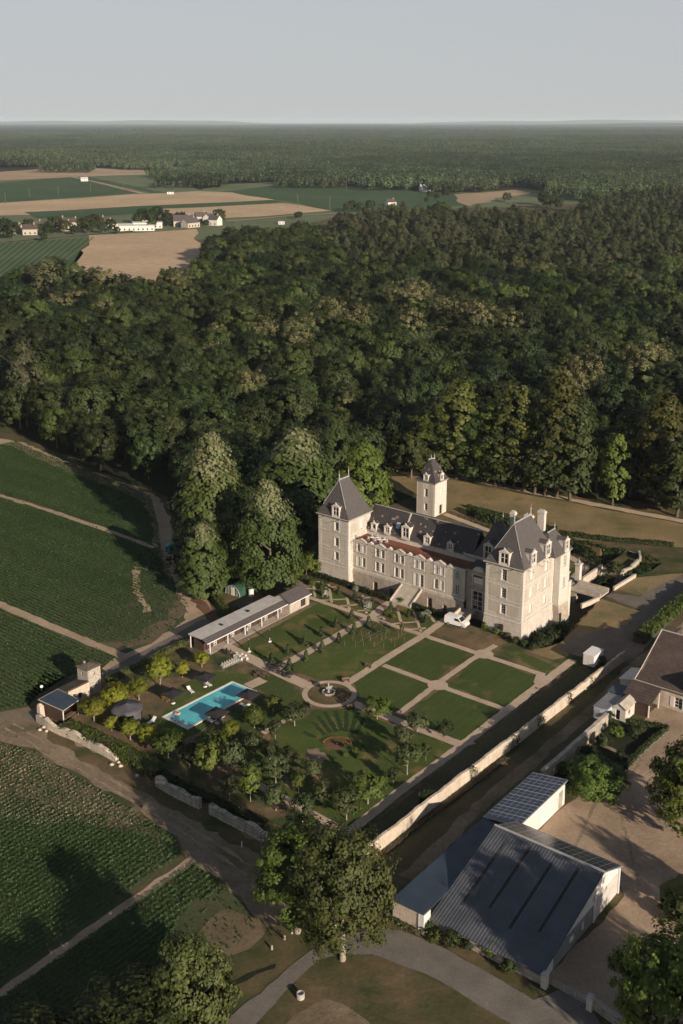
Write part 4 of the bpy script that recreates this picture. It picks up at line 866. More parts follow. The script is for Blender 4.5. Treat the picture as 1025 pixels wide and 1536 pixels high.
def kind_at(x, y):
    u, v = proj(x, y, 0)
    line = 335 + (u - 430) * 0.9 if u < 540 else 434 + (u - 540) * 0.02
    if u > 430 and v < line + fr.uniform(-14, 14): return 'pine' if fr.random() < 0.88 else 'broad'
    if u < 70 and v < 560 and fr.random() < 0.35: return 'pine'
    pf = 0.02 + (0.5 if any((u - a) ** 2 + ((v - b) * 1.6) ** 2 < r * r for a, b, r in ((612, 490, 34), (690, 520, 40), (600, 530, 34), (520, 525, 30), (160, 470, 22), (270, 465, 26), (330, 560, 30), (430, 560, 40), (480, 540, 22), (800, 560, 24), (860, 640, 30), (985, 610, 40), (940, 455, 14), (765, 445, 14))) else 0)
    return 'flowering' if fr.random() < pf else 'broad'
near = []; rest = []
for x, y in CA:
    if in_clear(x, y): continue
    (near if len(near) < 0 else rest).append((x, y, kind_at(x, y)))
rest.sort(key=lambda t: t[0] ** 2 + t[1] ** 2)
FL = {'broad': 'dark green broadleaf tree standing in the near edge of the dense forest', 'flowering': 'pale flowering broadleaf tree standing in the near edge of the dense forest', 'pine': 'pine tree standing in the near part of the dense forest'}
ind = 0; far_rest = []
for x, y, k in rest:
    u, v = proj(x, y, 10)
    if ind < 165 and -25 < u < 1050 and k != 'pine':
        tree(k, x, y, fr.uniform(12, 22) * (1.05 if k == 'flowering' else 1), FL[k], 'forest tree', 'trees of the dense forest', wide=fr.uniform(0.85, 1.15)); ind += 1
    else: far_rest.append((x, y, k))
def gn_stuff(name, pts, objs, label):
    """one object: points carrying index, turn and size, each showing one of the given trees (geometry nodes)"""
    src = bpy.data.collections.new(name + '_kinds')
    for i, (nm, mes) in enumerate(objs):
        o = bpy.data.objects.new('%02d_%s' % (i, nm), mes); src.objects.link(o)
    me = bpy.data.meshes.new(name); me.from_pydata([p[:3] for p in pts], [], [])
    for an, ty, vals in (('idx', 'INT', [p[3] for p in pts]), ('turn', 'FLOAT', [p[4] for p in pts])):
        at = me.attributes.new(an, ty, 'POINT'); at.data.foreach_set('value', vals)
    at = me.attributes.new('size', 'FLOAT_VECTOR', 'POINT'); at.data.foreach_set('vector', np.array([p[5] for p in pts], np.float32).ravel())
    ob = bpy.data.objects.new(name, me); COL.objects.link(ob)
    ng = bpy.data.node_groups.new(name, 'GeometryNodeTree')
    ng.interface.new_socket('Geometry', in_out='INPUT', socket_type='NodeSocketGeometry'); ng.interface.new_socket('Geometry', in_out='OUTPUT', socket_type='NodeSocketGeometry')
    i = ng.nodes.new('NodeGroupInput'); o = ng.nodes.new('NodeGroupOutput'); iop = ng.nodes.new('GeometryNodeInstanceOnPoints'); ci = ng.nodes.new('GeometryNodeCollectionInfo')
    ci.inputs['Collection'].default_value = src; ci.inputs['Separate Children'].default_value = True; ci.inputs['Reset Children'].default_value = True
    def na(nm, ty):
        n = ng.nodes.new('GeometryNodeInputNamedAttribute'); n.data_type = ty; n.inputs['Name'].default_value = nm; return n.outputs['Attribute']
    cx = ng.nodes.new('ShaderNodeCombineXYZ'); ng.links.new(na('turn', 'FLOAT'), cx.inputs[2])
    iop.inputs['Pick Instance'].default_value = True
    ng.links.new(i.outputs[0], iop.inputs['Points']); ng.links.new(ci.outputs[0], iop.inputs['Instance'])
    ng.links.new(na('idx', 'INT'), iop.inputs['Instance Index']); ng.links.new(cx.outputs[0], iop.inputs['Rotation']); ng.links.new(na('size', 'FLOAT_VECTOR'), iop.inputs['Scale'])
    ng.links.new(iop.outputs[0], o.inputs[0])
    md = ob.modifiers.new('scatter', 'NODES'); md.node_group = ng
    return tag(ob, label, None, None, 'stuff')
KO = {'broad': [0, 1, 2, 3, 4, 5, 6], 'flowering': [7, 8, 9], 'pine': [10, 11, 12]}
objs = [('broad', VAR['broad'][i][0]) for i in range(7)] + [('flowering', VAR['flowering'][i][0]) for i in range(3)] + [('pine', VAR['pine'][i][0]) for i in range(3)]
pts = []
for x, y, k in far_rest:
    s = fr.uniform(0.62, 1.32) * (0.95 if k == 'pine' else 1.0); w = s * fr.uniform(0.9, 1.2)
    pts.append((x, y, 0.0, fr.choice(KO[k]), fr.uniform(0, 6.28), (w, w, s)))
print('forest trees', ind, len(pts))
gn_stuff('forest', pts, objs, 'dense dark forest of broadleaf trees and pines behind the castle')
# far forest: whole stands (one stand = many small crowns)
def stand(name, seed, size, n, h, per, card, conif):
    g = np.random.default_rng(seed); P = []; N = []; T = []
    for i in range(n):
        x, y = g.uniform(-size / 2, size / 2, 2); hh = h * g.uniform(0.7, 1.15); r = (2.6 if g.random() < conif else 4.6) * g.uniform(0.8, 1.2); tt = g.normal(0.5, 0.2)
        q = g.normal(size=(per, 3)); q /= np.linalg.norm(q, axis=1, keepdims=True)
        if r < 3.4:
            t = g.random(per); q = np.column_stack([q[:, 0] * r * (1.05 - t), q[:, 1] * r * (1.05 - t), hh * (0.3 + 0.7 * t)]); nn = np.column_stack([q[:, 0] / r, q[:, 1] / r, np.full(per, 0.6)])
        else:
            nn = q.copy(); q = np.column_stack([q[:, 0] * r, q[:, 1] * r, hh * 0.6 + q[:, 2] * hh * 0.4])
        P.append(q + np.array([x, y, 0])); N.append(nn + g.normal(size=(per, 3)) * 0.3 + np.array([0, 0, 0.2])); T.append(np.clip(tt + g.normal(size=per) * 0.12, 0, 1))
    P = np.concatenate(P); me = cards_mesh(name, P, np.concatenate(N), card * g.uniform(0.7, 1.3, len(P)), np.concatenate(T), g); me.materials.append(M['far_leaf'])
    return me
stands = [('stand', stand('stand', 400 + i, 100, 130, 17, 42, 2.4, 0.5 if i < 3 else 0.9)) for i in range(5)]
EDGE = [(-400, 268), (-200, 265), (0, 264), (90, 258), (165, 263), (215, 257), (222, 269), (245, 278), (300, 285), (340, 277), (430, 271), (445, 280), (520, 284), (640, 288), (700, 288), (770, 284), (850, 290), (866, 307), (940, 303), (1025, 297), (1250, 288)]
def edge_v(u):
    for (u0, v0), (u1, v1) in zip(EDGE[:-1], EDGE[1:]):
        if u0 <= u <= u1: return v0 + (v1 - v0) * (u - u0) / (u1 - u0)
    return 280
CLEAR = [[(-100, 270), (0, 264), (60, 259), (95, 257.5), (100, 250), (10, 252), (-100, 258)], [(235, 263), (285, 263), (318, 254), (290, 246), (255, 247)], [(100, 262), (215, 262), (218, 254), (140, 252)]]
CLEAR = [px(c) for c in CLEAR]
pts = []
y = 1200.0
while y < 9500:
    st = 88 if y < 4500 else 96; half = y * 0.34 + 120; x = -half
    while x < half:
        X = x + fr.uniform(-25, 25); Y = y + fr.uniform(-25, 25); x += st
        u, v = proj(X, Y, 0)
        if v > edge_v(u) - 0.3: continue
        if any(inside(X, Y, c) for c in CLEAR): continue
        s = fr.uniform(0.85, 1.15); hz = s * (1 + 0.4 * math.sin(X * 0.0021 + 1) * math.sin(Y * 0.0017))
        ci = int(2.5 + 2.4 * math.sin(X * 0.0031) * math.cos(Y * 0.0023) + fr.uniform(-.8, .8))
        pts.append((X, Y, 0.0, max(0, min(4, ci)), fr.choice((0, 1.571, 3.1416, 4.712)) + fr.uniform(-.2, .2), (s, s, hz)))
    y += st * 0.9
while y < 42000:
    st = 390 + (y - 9500) * 0.02; half = y * 0.34 + 400; x = -half
    while x < half:
        X = x + fr.uniform(-100, 100); Y = y + fr.uniform(-100, 100); x += st
        k = st / 95
        pts.append((X, Y, 0.0, fr.randrange(5), fr.uniform(0, 6.28), (k, k, fr.uniform(1.0, 1.4))))
    y += st * 0.9
print('stands', len(pts))
gn_stuff('far_woods', pts, stands, 'far off woodland spreading to the horizon beyond the fields')
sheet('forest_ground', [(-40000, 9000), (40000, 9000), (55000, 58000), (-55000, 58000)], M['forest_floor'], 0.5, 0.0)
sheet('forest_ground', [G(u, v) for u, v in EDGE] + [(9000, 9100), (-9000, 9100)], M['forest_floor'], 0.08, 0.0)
def ridge(name, x0, x1, y, hs, seed, dep=2500):
    g = random.Random(seed); m = MB(); n = 60; top = []; 
    for i in range(n + 1):
        t = i / n; x = x0 + (x1 - x0) * t
        z = hs * (math.sin(math.pi * t) ** 0.5) * (0.8 + 0.12 * math.sin(t * 9 + seed) + 0.08 * math.sin(t * 23 + seed))
        top.append((x, z))
    for (xa, za), (xb, zb) in zip(top[:-1], top[1:]):
        m.quad((xa, y - dep, 0), (xb, y - dep, 0), (xb, y, zb), (xa, y, za)); m.quad((xa, y, za), (xb, y, zb), (xb, y + dep, 0), (xa, y + dep, 0))
    tag(m.build(name, M['forest_floor']), kind='structure')
ridge('hills', -14000, -2500, 43000, 168, 1); ridge('hills', 2500, 16000, 44000, 172, 2); ridge('hills', 3500, 15000, 24000, 108, 3, 2500)
# copses and hedgerow trees out in the plain
def clump(pts, kind, label, cat='tree', group=None, hh=(9, 14), w=1.0):
    for u, v in pts: 
        x, y = G(u, v); tree(kind, x, y, fr.uniform(*hh), label, cat, group, wide=w)
VT = [(6, 356, 20), (20, 358, 17), (-8, 352, 18), (72, 354, 12), (44, 346, 13), (84, 348, 17), (96, 350, 14), (66, 362, 9), (132, 350, 18), (124, 345, 14), (141, 343, 16), (155, 350, 12), (168, 346, 13), (112, 352, 10), (176, 351, 8), (208, 340, 15), (216, 336, 18), (226, 338, 18), (236, 334, 19), (245, 336, 17), (252, 339, 15), (272, 337, 15), (281, 338, 12), (330, 334, 16), (310, 340, 8), (228, 343, 11), (60, 350, 10), (150, 342, 12)]
VL = ['big dark village tree at the left edge beside the road', 'second dark village tree from the left edge', 'dark tree cut by the left edge at the village end']
for k, (u, v, h) in enumerate(VT):
    x, y = G(u, v); lab = VL[k] if k < 3 else '%s village tree counted along the houses from the left' % (ORD + ['twenty-first', 'twenty-second', 'twenty-third', 'twenty-fourth', 'twenty-fifth', 'twenty-sixth', 'twenty-seventh', 'twenty-eighth'])[k]
    tree('broad', x, y, h, lab, 'tree', 'village trees', wide=1.15)
for k, (u, v, h) in enumerate([(447, 329, 9), (449, 327, 8), (520, 318, 12), (528, 316, 14), (540, 317, 12), (555, 316, 14), (645, 298, 12), (668, 296, 14), (655, 300, 10), (640, 305, 9), (760, 303, 14), (820, 312, 18), (830, 310, 15), (838, 314, 16), (815, 308, 20)]):
    x, y = G(u, v); tree('broad', x, y, h, 'dark tree standing out in the plain before the far woods', 'tree', 'trees in the far plain', wide=1.1)
# ------------------------------------------------------------------ the castle
def wall_open(mb, p0, p1, z0, z1, ops, d=0.28):
    """wall from p0 to p1 (outer side on the right of that direction) with recessed openings (s0, s1, za, zb)"""
    dx, dy = p1[0] - p0[0], p1[1] - p0[1]; L = math.hypot(dx, dy); dx /= L; dy /= L; nx, ny = dy, -dx
    S = sorted({0.0, L} | {round(o[k], 4) for o in ops for k in (0, 1)}); Z = sorted({z0, z1} | {round(o[k], 4) for o in ops for k in (2, 3)})
    def P(s, z, q=0.0): return (p0[0] + dx * s - nx * q, p0[1] + dy * s - ny * q, z)
    for sa, sb in zip(S[:-1], S[1:]):
        for za, zb in zip(Z[:-1], Z[1:]):
            cs, cz = (sa + sb) / 2, (za + zb) / 2
            if any(o[0] < cs < o[1] and o[2] < cz < o[3] for o in ops): continue
            mb.quad(P(sa, za), P(sb, za), P(sb, zb), P(sa, zb))
    for s0, s1, za, zb in ops:
        mb.quad(P(s0, za), P(s0, za, d), P(s0, zb, d), P(s0, zb)); mb.quad(P(s1, za, d), P(s1, za), P(s1, zb), P(s1, zb, d))
        mb.quad(P(s0, zb), P(s0, zb, d), P(s1, zb, d), P(s1, zb)); mb.quad(P(s0, za, d), P(s0, za), P(s1, za), P(s1, za, d))
def obox(mb, p0, p1, s0, s1, z0, z1, q0, q1):                  # box on a wall: q outward from the wall face
    dx, dy = p1[0] - p0[0], p1[1] - p0[1]; L = math.hypot(dx, dy); dx /= L; dy /= L; nx, ny = dy, -dx
    def P(s, z, q): return (p0[0] + dx * s + nx * q, p0[1] + dy * s + ny * q, z)
    mb.add([P(s0, z0, q0), P(s1, z0, q0), P(s1, z0, q1), P(s0, z0, q1), P(s0, z1, q0), P(s1, z1, q0), P(s1, z1, q1), P(s0, z1, q1)],
           [(0, 1, 2, 3), (4, 7, 6, 5), (0, 4, 5, 1), (1, 5, 6, 2), (2, 6, 7, 3), (3, 7, 4, 0)])
def window(parent, p0, p1, op, frame='white_frame', pane='glass', d=0.22, name='window', shut=0, bars=2):
    s0, s1, za, zb = op; f = MB(); t = 0.09
    obox(f, p0, p1, s0, s0 + t, za, zb, -d - .05, -d + .04); obox(f, p0, p1, s1 - t, s1, za, zb, -d - .05, -d + .04)
    obox(f, p0, p1, s0 + t, s1 - t, za, za + t, -d - .05, -d + .04); obox(f, p0, p1, s0 + t, s1 - t, zb - t, zb, -d - .05, -d + .04)
    c = (s0 + s1) / 2; obox(f, p0, p1, c - .04, c + .04, za + t, zb - t, -d - .05, -d + .03)
    for i in range(1, bars + 1):
        z = za + (zb - za) * i / (bars + 1); obox(f, p0, p1, s0 + t, c - .04, z - .03, z + .03, -d - .05, -d + .02); obox(f, p0, p1, c + .04, s1 - t, z - .03, z + .03, -d - .05, -d + .02)
    w = f.build(name, M[frame], parent)
    g = MB(); obox(g, p0, p1, s0 + .02, s1 - .02, za + .02, zb - .02, -d - .12, -d - .07); g.build('pane', M[pane], w)
    if shut:
        wd = (s1 - s0); L_ = []
        if shut in (1, 3): L_.append((s0 - wd * .48, s0 - 0.02, za, zb, 0.003, 0.06))
        if shut in (2, 3): L_.append((s1 + 0.02, s1 + wd * .48, za, zb, 0.003, 0.06))
        if shut == 4: L_.append((s0 + .03, s1 - .03, za + .02, zb - .02, -d + .05, -d + .11))
        for q_ in L_: h = MB(); obox(h, p0, p1, *q_); h.build('shutter', M['shutter'], w)
    return w
def surround(mb, p0, p1, op, w=0.28, q=0.05, sill=True):
    s0, s1, za, zb = op
    obox(mb, p0, p1, s0 - w, s0, za, zb + w, 0.002, q); obox(mb, p0, p1, s1, s1 + w, za, zb + w, 0.002, q); obox(mb, p0, p1, s0, s1, zb, zb + w, 0.002, q)
    if sill: obox(mb, p0, p1, s0 - w - .08, s1 + w + .08, za - .16, za, 0.002, q + .12)
def hip(mb, x0, x1, y0, y1, ze, ra, rb, curve=0.0):            # hipped roof, ridge from ra to rb (x, y, z); curve = flared foot
    c = [(x0, y0, ze), (x1, y0, ze), (x1, y1, ze), (x0, y1, ze)]; ra = tuple(ra); rb = tuple(rb)
    if curve:
        def mid(p, r): return (p[0] + (r[0] - p[0]) * .30, p[1] + (r[1] - p[1]) * .30, p[2] + (r[2] - p[2]) * (.30 - curve))
        m = [mid(c[0], ra), mid(c[1], ra), mid(c[2], rb), mid(c[3], rb)]
        for i in range(4): mb.quad(c[i], c[(i + 1) % 4], m[(i + 1) % 4], m[i])
        c = m
    if ra == rb:
        for i in range(4): mb.tri(c[i], c[(i + 1) % 4], ra)
    elif abs(ra[1] - rb[1]) > abs(ra[0] - rb[0]):
        mb.tri(c[0], c[1], ra); mb.quad(c[1], c[2], rb, ra); mb.tri(c[2], c[3], rb); mb.quad(c[3], c[0], ra, rb)
    else:
        mb.quad(c[0], c[1], rb, ra); mb.tri(c[1], c[2], rb); mb.quad(c[2], c[3], ra, rb); mb.tri(c[3], c[0], ra)
    mb.quad(*[(x0, y0, ze), (x0, y1, ze), (x1, y1, ze), (x1, y0, ze)])
def finial(mb, p, h):
    mb.tube((p[0], p[1], p[2] - .3), (p[0], p[1], p[2] + h * .45), 0.13, 0.09, 6); mb.lathe([(0.02, p[2] + h * .42), (0.2, p[2] + h * .52), (0.02, p[2] + h * .62)], (p[0], p[1]), 8); mb.tube((p[0], p[1], p[2] + h * .55), (p[0], p[1], p[2] + h), 0.06, 0.02, 5)
def dormer(parent, p, ang, w, h, dep, roofmat='slate', round_win=False, glass=True):
    """stone dormer standing on the eave at p, facing ang; moulded sill, pilasters, pediment and its own little roof"""
    r = bpy.data.objects.new('dormer', None)
    m = MB(); hw = w / 2
    m.box(-hw - .12, hw + .12, -.12, dep * .3, -.22, 0.16)
    ops = [(0.28 + 0, w - 0.28, 0.45, h - 0.18)]
    wall_open(m, (-hw, 0), (hw, 0), 0.16, h, ops, .2)
    m.quad((hw, 0, .16), (hw, dep, .16), (hw, dep, h), (hw, 0, h)); m.quad((-hw, dep, .16), (-hw, 0, .16), (-hw, 0, h), (-hw, dep, h))
    for sx in (-1, 1): m.box(sx * hw - .11, sx * hw + .11, -.09, .2, .16, h)
    m.box(-hw - .18, hw + .18, -.16, dep * .6, h, h + .16)
    ph = w * .34
    m.add([(-hw - .12, -.12, h + .16), (hw + .12, -.12, h + .16), (0, -.12, h + .16 + ph), (-hw - .12, .14, h + .16), (hw + .12, .14, h + .16), (0, .14, h + .16 + ph)], [(0, 1, 2), (5, 4, 3), (1, 4, 5, 2), (0, 2, 5, 3), (0, 3, 4, 1)])
    m.box(-.1, .1, -.1, .1, h + .12 + ph, h + .42 + ph)
    o = m.build('dormer', M['tuffeau_light'], parent, p, ang)
    s = MB(); e = .2; D = dep + .4
    s.quad((hw + e, .16, h + .14), (hw + e, D, h + .14), (0, D, h + .12 + ph * 1.02), (0, .16, h + .12 + ph * 1.02)); s.quad((-hw - e, D, h + .14), (-hw - e, .16, h + .14), (0, .16, h + .12 + ph * 1.02), (0, D, h + .12 + ph * 1.02))
    s.build('dormer_roof', M[roofmat], o)
    if glass: 
        g = MB(); g.box(-hw + .28, hw - .28, .12, .18, .45, h - .18); g.build('pane', M['glass'], o)
        f = MB(); f.box(-.05, .05, .06, .12, .45, h - .18); f.box(-hw + .28, -.05, .06, .12, h * .58, h * .58 + .07); f.box(.05, hw - .28, .06, .12, h * .58, h * .58 + .07); f.build('window_frame', M['white_frame'], o)
    return o
def chimney(parent, x, y, z0, z1, sx, sy, name='chimney'):
    m = MB(); m.box(x - sx / 2, x + sx / 2, y - sy / 2, y + sy / 2, z0, z1 - .5); m.box(x - sx / 2 - .12, x + sx / 2 + .12, y - sy / 2 - .12, y + sy / 2 + .12, z1 - .5, z1 - .25); m.box(x - sx / 2 - .03, x + sx / 2 + .03, y - sy / 2 - .03, y + sy / 2 + .03, z1 - .25, z1)
    for k in (-1, 0, 1): m.box(x + k * sx * .28 - .09, x + k * sx * .28 + .09, y - .12, y + .12, z1, z1 + .3)
    return m.build(name, M['tuffeau_light'], parent)
def spouts(parent, L):
    m = MB()
    for a, b in L: m.tube(a, b, 0.07, 0.05, 5)
    m.build('water_spout', M['stone'], parent)
CA_ = thing('castle', 'long pale stone castle with steep slate roofed corner pavilions, red tiled terrace and dormers', 'castle', (OX, OY, 0), RZ)
def corner_pavilion(x0, x1, y0, y1, zc, zr, ry0, ry1, win_front, win_right, sides, rx=None):
    """corner pavilion: splayed plinth, string courses, cornice, hipped slate roof with two lead finials"""
    rx = (x0 + x1) / 2 if rx is None else rx
    F = ((x0, y0), (x1, y0)); Rr = ((x1, y0), (x1, y1)); B = ((x1, y1), (x0, y1)); Lf = ((x0, y1), (x0, y0))
    zb = 3.1
    m = MB(); wall_open(m, *F, zb, zc, win_front, .3); wall_open(m, *Rr, zb, zc, win_right, .3); wall_open(m, *B, zb, zc, []); wall_open(m, *Lf, zb, zc, [])
    m.build('pavilion_wall', M['tuffeau'], CA_)
    b = MB(); s = .75; b.frustum((x0 - s, x1 + s, y0 - s, y1 + s), (x0 - .05, x1 + .05, y0 - .05, y1 + .05), -3.6, zb); b.build('plinth', M['tuffeau'], CA_)
    c = MB()
    for z, q, hh in ((zb, .16, .3), (zb + .9, .07, .18), (6.55, .06, .16), (7.3, .09, .2), (10.3, .06, .14), (11.1, .09, .2)): 
        c.frustum((x0 - q, x1 + q, y0 - q, y1 + q), (x0 - q, x1 + q, y0 - q, y1 + q), z, z + hh)
    c.build('string_course', M['tuffeau_light'], CA_)
    c = MB(); c.frustum((x0 - .1, x1 + .1, y0 - .1, y1 + .1), (x0 - .45, x1 + .45, y0 - .45, y1 + .45), zc - .35, zc); c.frustum((x0 - .45, x1 + .45, y0 - .45, y1 + .45), (x0 - .5, x1 + .5, y0 - .5, y1 + .5), zc, zc + .16); c.build('cornice', M['tuffeau_light'], CA_)
    for (cx, cy) in ((x0, y0), (x1, y0), (x1, y1)):
        q = MB(); z = zb + .32; k = 0
        while z < zc - .7:
            e = .85 if k % 2 else .55
            q.box(max(x0 - .04, cx - e), min(x1 + .04, cx + e), max(y0 - .04, cy - e), min(y1 + .04, cy + e), z, z + .34); z += .36; k += 1
        q.build('quoins', M['tuffeau_light'], CA_)
    r = MB(); hip(r, x0 - .35, x1 + .35, y0 - .35, y1 + .35, zc + .17, (rx, ry0, zr), (rx, ry1, zr), .035); r.build('pavilion_roof', M['slate'], CA_)
    l = MB(); l.tube((rx, ry0 - .1, zr), (rx, ry1 + .1, zr), .17, .17, 6); finial(l, (rx, ry0, zr), 2.2); finial(l, (rx, ry1, zr), 2.4)
    for (cx, cy), ry in (((x0 - .35, y0 - .35), ry0), ((x1 + .35, y0 - .35), ry0)):
        l.tube((cx + (rx - cx) * .3, cy + (ry - cy) * .3, zc + .17 + (zr - zc) * .265), (rx, ry, zr), .07, .07, 4)
    l.build('roof_lead', M['zinc'], CA_)
    for i, (W_, ops) in enumerate(((F, win_front), (Rr, win_right))):
        for o in ops:
            su = MB(); surround(su, *W_, o); su.build('window_surround', M['tuffeau_light'], CA_); window(CA_, *W_, o, shut=sides[i], bars=3)
    return F, Rr
# left pavilion
LT = (-9.3, -0.8, 0.5, 8.6)
wl = [(4.55, 5.75, 4.6, 6.5), (4.55, 5.75, 7.9, 9.9), (4.55, 5.75, 11.6, 13.7)]
corner_pavilion(*LT, 14.7, 22.9, 2.6, 6.0, wl, [(4.2, 5.4, 11.5, 13.7)], (0, 4), -5.05)
dormer(CA_, (-4.15, 0.2, 14.9), 0, 1.9, 2.4, 2.6)
# right pavilion
RT = (35.5, 44.0, -0.9, 11.9)
wf = [(3.6, 4.8, 4.3, 6.4), (3.6, 4.8, 7.75, 9.9), (3.6, 4.8, 11.5, 13.9)]
wr = [(2.9, 4.0, 4.4, 6.3), (2.9, 4.0, 7.8, 9.9), (2.9, 4.0, 11.6, 13.9), (8.9, 10.0, 4.4, 6.3), (8.9, 10.0, 7.8, 9.9), (8.9, 10.0, 11.6, 13.9), (6.2, 6.9, 8.4, 9.6)]
Fr, Rrr = corner_pavilion(*RT, 14.7, 22.8, 2.2, 8.8, wf, wr, (0, 4), 39.75)
pn = MB()
for s0, s1, z0, z1 in ((.95, 3.2, 11.4, 14.2), (5.2, 7.55, 11.4, 14.2), (.95, 3.2, 7.6, 10.2), (5.2, 7.55, 7.6, 10.2), (.95, 3.2, 4.15, 6.45), (5.2, 7.55, 4.15, 6.45)): obox(pn, *Fr, s0, s1, z0, z1, .004, .03)
for s0, s1, z0, z1 in ((.95, 2.5, 11.4, 14.2), (4.4, 8.5, 11.4, 14.2), (10.4, 12.0, 11.4, 14.2), (.95, 2.5, 7.6, 10.2), (4.4, 5.8, 7.6, 10.2), (7.3, 8.5, 7.6, 10.2), (10.4, 12, 7.6, 10.2)): obox(pn, *Rrr, s0, s1, z0, z1, .004, .03)
pn.build('wall_panel', M['render_panel'], CA_)
pn = MB(); F_ = ((LT[0], LT[2]), (LT[1], LT[2])); R_ = ((LT[1], LT[2]), (LT[1], LT[3]))
for s0, s1, z0, z1 in ((.95, 3.2, 11.4, 14.2),): obox(pn, *R_, s0, s1, z0, z1, .004, .03)
pn.build('wall_panel', M['render_panel'], CA_)
bw = (3.7, 4.7, .9, 2.2)
dormer(CA_, (39.7, -1.2, 14.9), 0, 2.1, 2.6, 2.8)
dormer(CA_, (44.3, 2.55, 14.9), R(90), 1.8, 2.5, 2.9)
dormer(CA_, (44.3, 8.55, 14.9), R(90), 1.9, 2.7, 3.1)
cm = MB(); cm.box(39.3, 40.2, -1.56, -1.3, .9, 2.2); cm.build('cellar_window', M['dark_opening'], CA_)
# recessed rear bay of the right pavilion with its own roof
x0, x1, y0, y1 = 36.5, 45.4, 12.0, 16.2
m = MB(); ops = [(1.5, 2.5, 11.4, 13.7), (1.5, 2.5, 6.6, 8.8)]
wall_open(m, (x1, y0), (x1, y1), 3.0, 14.4, ops); wall_open(m, (x0 + 7.6, y0), (x1, y0), 3.0, 14.4, []); wall_open(m, (x1, y1), (x0, y1), 3.0, 14.4, []); wall_open(m, (x0, y1), (x0, y0), 3, 14.4, []); m.build('bay_wall', M['tuffeau_light'], CA_)
b = MB(); b.frustum((x0, x1 + .5, y0, y1 + .5), (x0, x1 + .04, y0, y1 + .04), -3.6, 3.0); b.build('plinth', M['base_stone'], CA_)
for o in ops: window(CA_, (x1, y0), (x1, y1), o)
for o in ops: su = MB(); surround(su, (x1, y0), (x1, y1), o); su.build('window_surround', M['tuffeau_light'], CA_)
su = MB(); su.box(44.6, x1 + .12, y0 + .02, y1 + .1, 3.0, 3.3); su.build('string_course', M['tuffeau_light'], CA_); su = MB(); su.frustum((44.5, x1 + .1, y0 + .03, y1 + .1), (44.5, x1 + .45, y0 + .03, y1 + .4), 14.1, 14.55); su.build('cornice', M['tuffeau_light'], CA_)
r = MB(); hip(r, 38.5, x1 + .35, y0 - 3.0, y1 + .4, 14.56, (42.4, 11.6, 18.7), (42.4, 14.6, 18.7)); r.build('pavilion_roof', M['slate'], CA_)
l = MB(); l.tube((42.4, 11.4, 18.7), (42.4, 14.7, 18.7), .13); finial(l, (42.4, 14.5, 18.7), 1.4); l.build('roof_lead', M['zinc'], CA_)
dormer(CA_, (x1 + .25, 14.1, 14.75), R(90), 1.6, 2.2, 2.4)
m = MB(); m.box(43.0, 45.2, 16.75, 17.9, -3.5, 6.6); m.box(42.9, 45.3, 16.72, 18.0, 6.6, 6.85); m.build('bay_wall', M['tuffeau_light'], CA_)
# wing: front wall of five gabled window bays, terrace on red tiles, main roof behind
YW = 2.2; ZT = 9.7; XE = 28.7
bays = [1.5, 6.7, 11.9, 17.1, 22.3]; wops = []; dops = []
for k, c in enumerate(bays):
    for dx in (-.75, .75):
        wops.append((c + dx - .5 + .8, c + dx + .5 + .8, 7.3, 9.25)); dops.append((c + dx - .5 + .8, c + dx + .5 + .8, 3.25 if k == 3 else 3.9, 6.1))
wops.append((26.3 + .8, 27.3 + .8, 7.3, 9.1)); dops.append((26.3 + .8, 27.3 + .8, 3.9, 6.1))
P0, P1 = (-0.8, YW), (XE, YW)
m = MB(); wall_open(m, P0, P1, 2.9, ZT, wops + dops, .3); m.box(-0.8, XE, YW + .5, 7.2, 8.0, 8.6)
m.quad((XE, YW, 2.9), (XE, 7.2, 2.9), (XE, 7.2, ZT), (XE, YW, ZT)); m.quad((-0.8, YW + .45, 8.6), (-0.8, YW + .45, ZT), (XE, YW + .45, ZT), (XE, YW + .45, 8.6)); m.quad((-.8, YW, ZT), (XE, YW, ZT), (XE, YW + .45, ZT), (-.8, YW + .45, ZT))
m.build('wing_wall', M['render_panel'], CA_)
for o in wops + dops: su = MB(); surround(su, P0, P1, o, .16, .06); su.build('window_surround', M['tuffeau_light'], CA_)
for i, o in enumerate(wops): window(CA_, P0, P1, o, shut=4 if i in (1, 6, 8, 9) else 0, bars=3)
for i, o in enumerate(dops): window(CA_, P0, P1, o, name='door' if i in (6, 7) else 'window', shut=4 if i in (0, 6, 9) else 0, bars=3)
g = MB()
for c in bays:                                                  # gables with raking copings over each pair
    c0 = c + 0.0
    g.add([(c0 - 1.4, YW - .10, 9.45), (c0 + 1.4, YW - .10, 9.45), (c0 + 1.4, YW - .10, 9.8), (c0, YW - .10, 10.4), (c0 - 1.4, YW - .10, 9.8),
           (c0 - 1.4, YW + .35, 9.45), (c0 + 1.4, YW + .35, 9.45), (c0 + 1.4, YW + .35, 9.8), (c0, YW + .35, 10.4), (c0 - 1.4, YW + .35, 9.8)], [(0, 1, 2, 3, 4), (9, 8, 7, 6, 5), (1, 6, 7, 2), (0, 4, 9, 5), (2, 7, 8, 3), (3, 8, 9, 4)])
    for s in (-1, 1): 
        g.add([(c0, YW - .22, 10.42), (c0 + s * 1.55, YW - .22, 9.77), (c0 + s * 1.55, YW + .42, 9.77), (c0, YW + .42, 10.42), (c0, YW - .22, 10.55), (c0 + s * 1.55, YW - .22, 9.9), (c0 + s * 1.55, YW + .42, 9.9), (c0, YW + .42, 10.55)], [(0, 1, 2, 3), (7, 6, 5, 4), (0, 4, 5, 1), (1, 5, 6, 2), (2, 6, 7, 3), (3, 7, 4, 0)])
g.build('gable', M['tuffeau'], CA_)
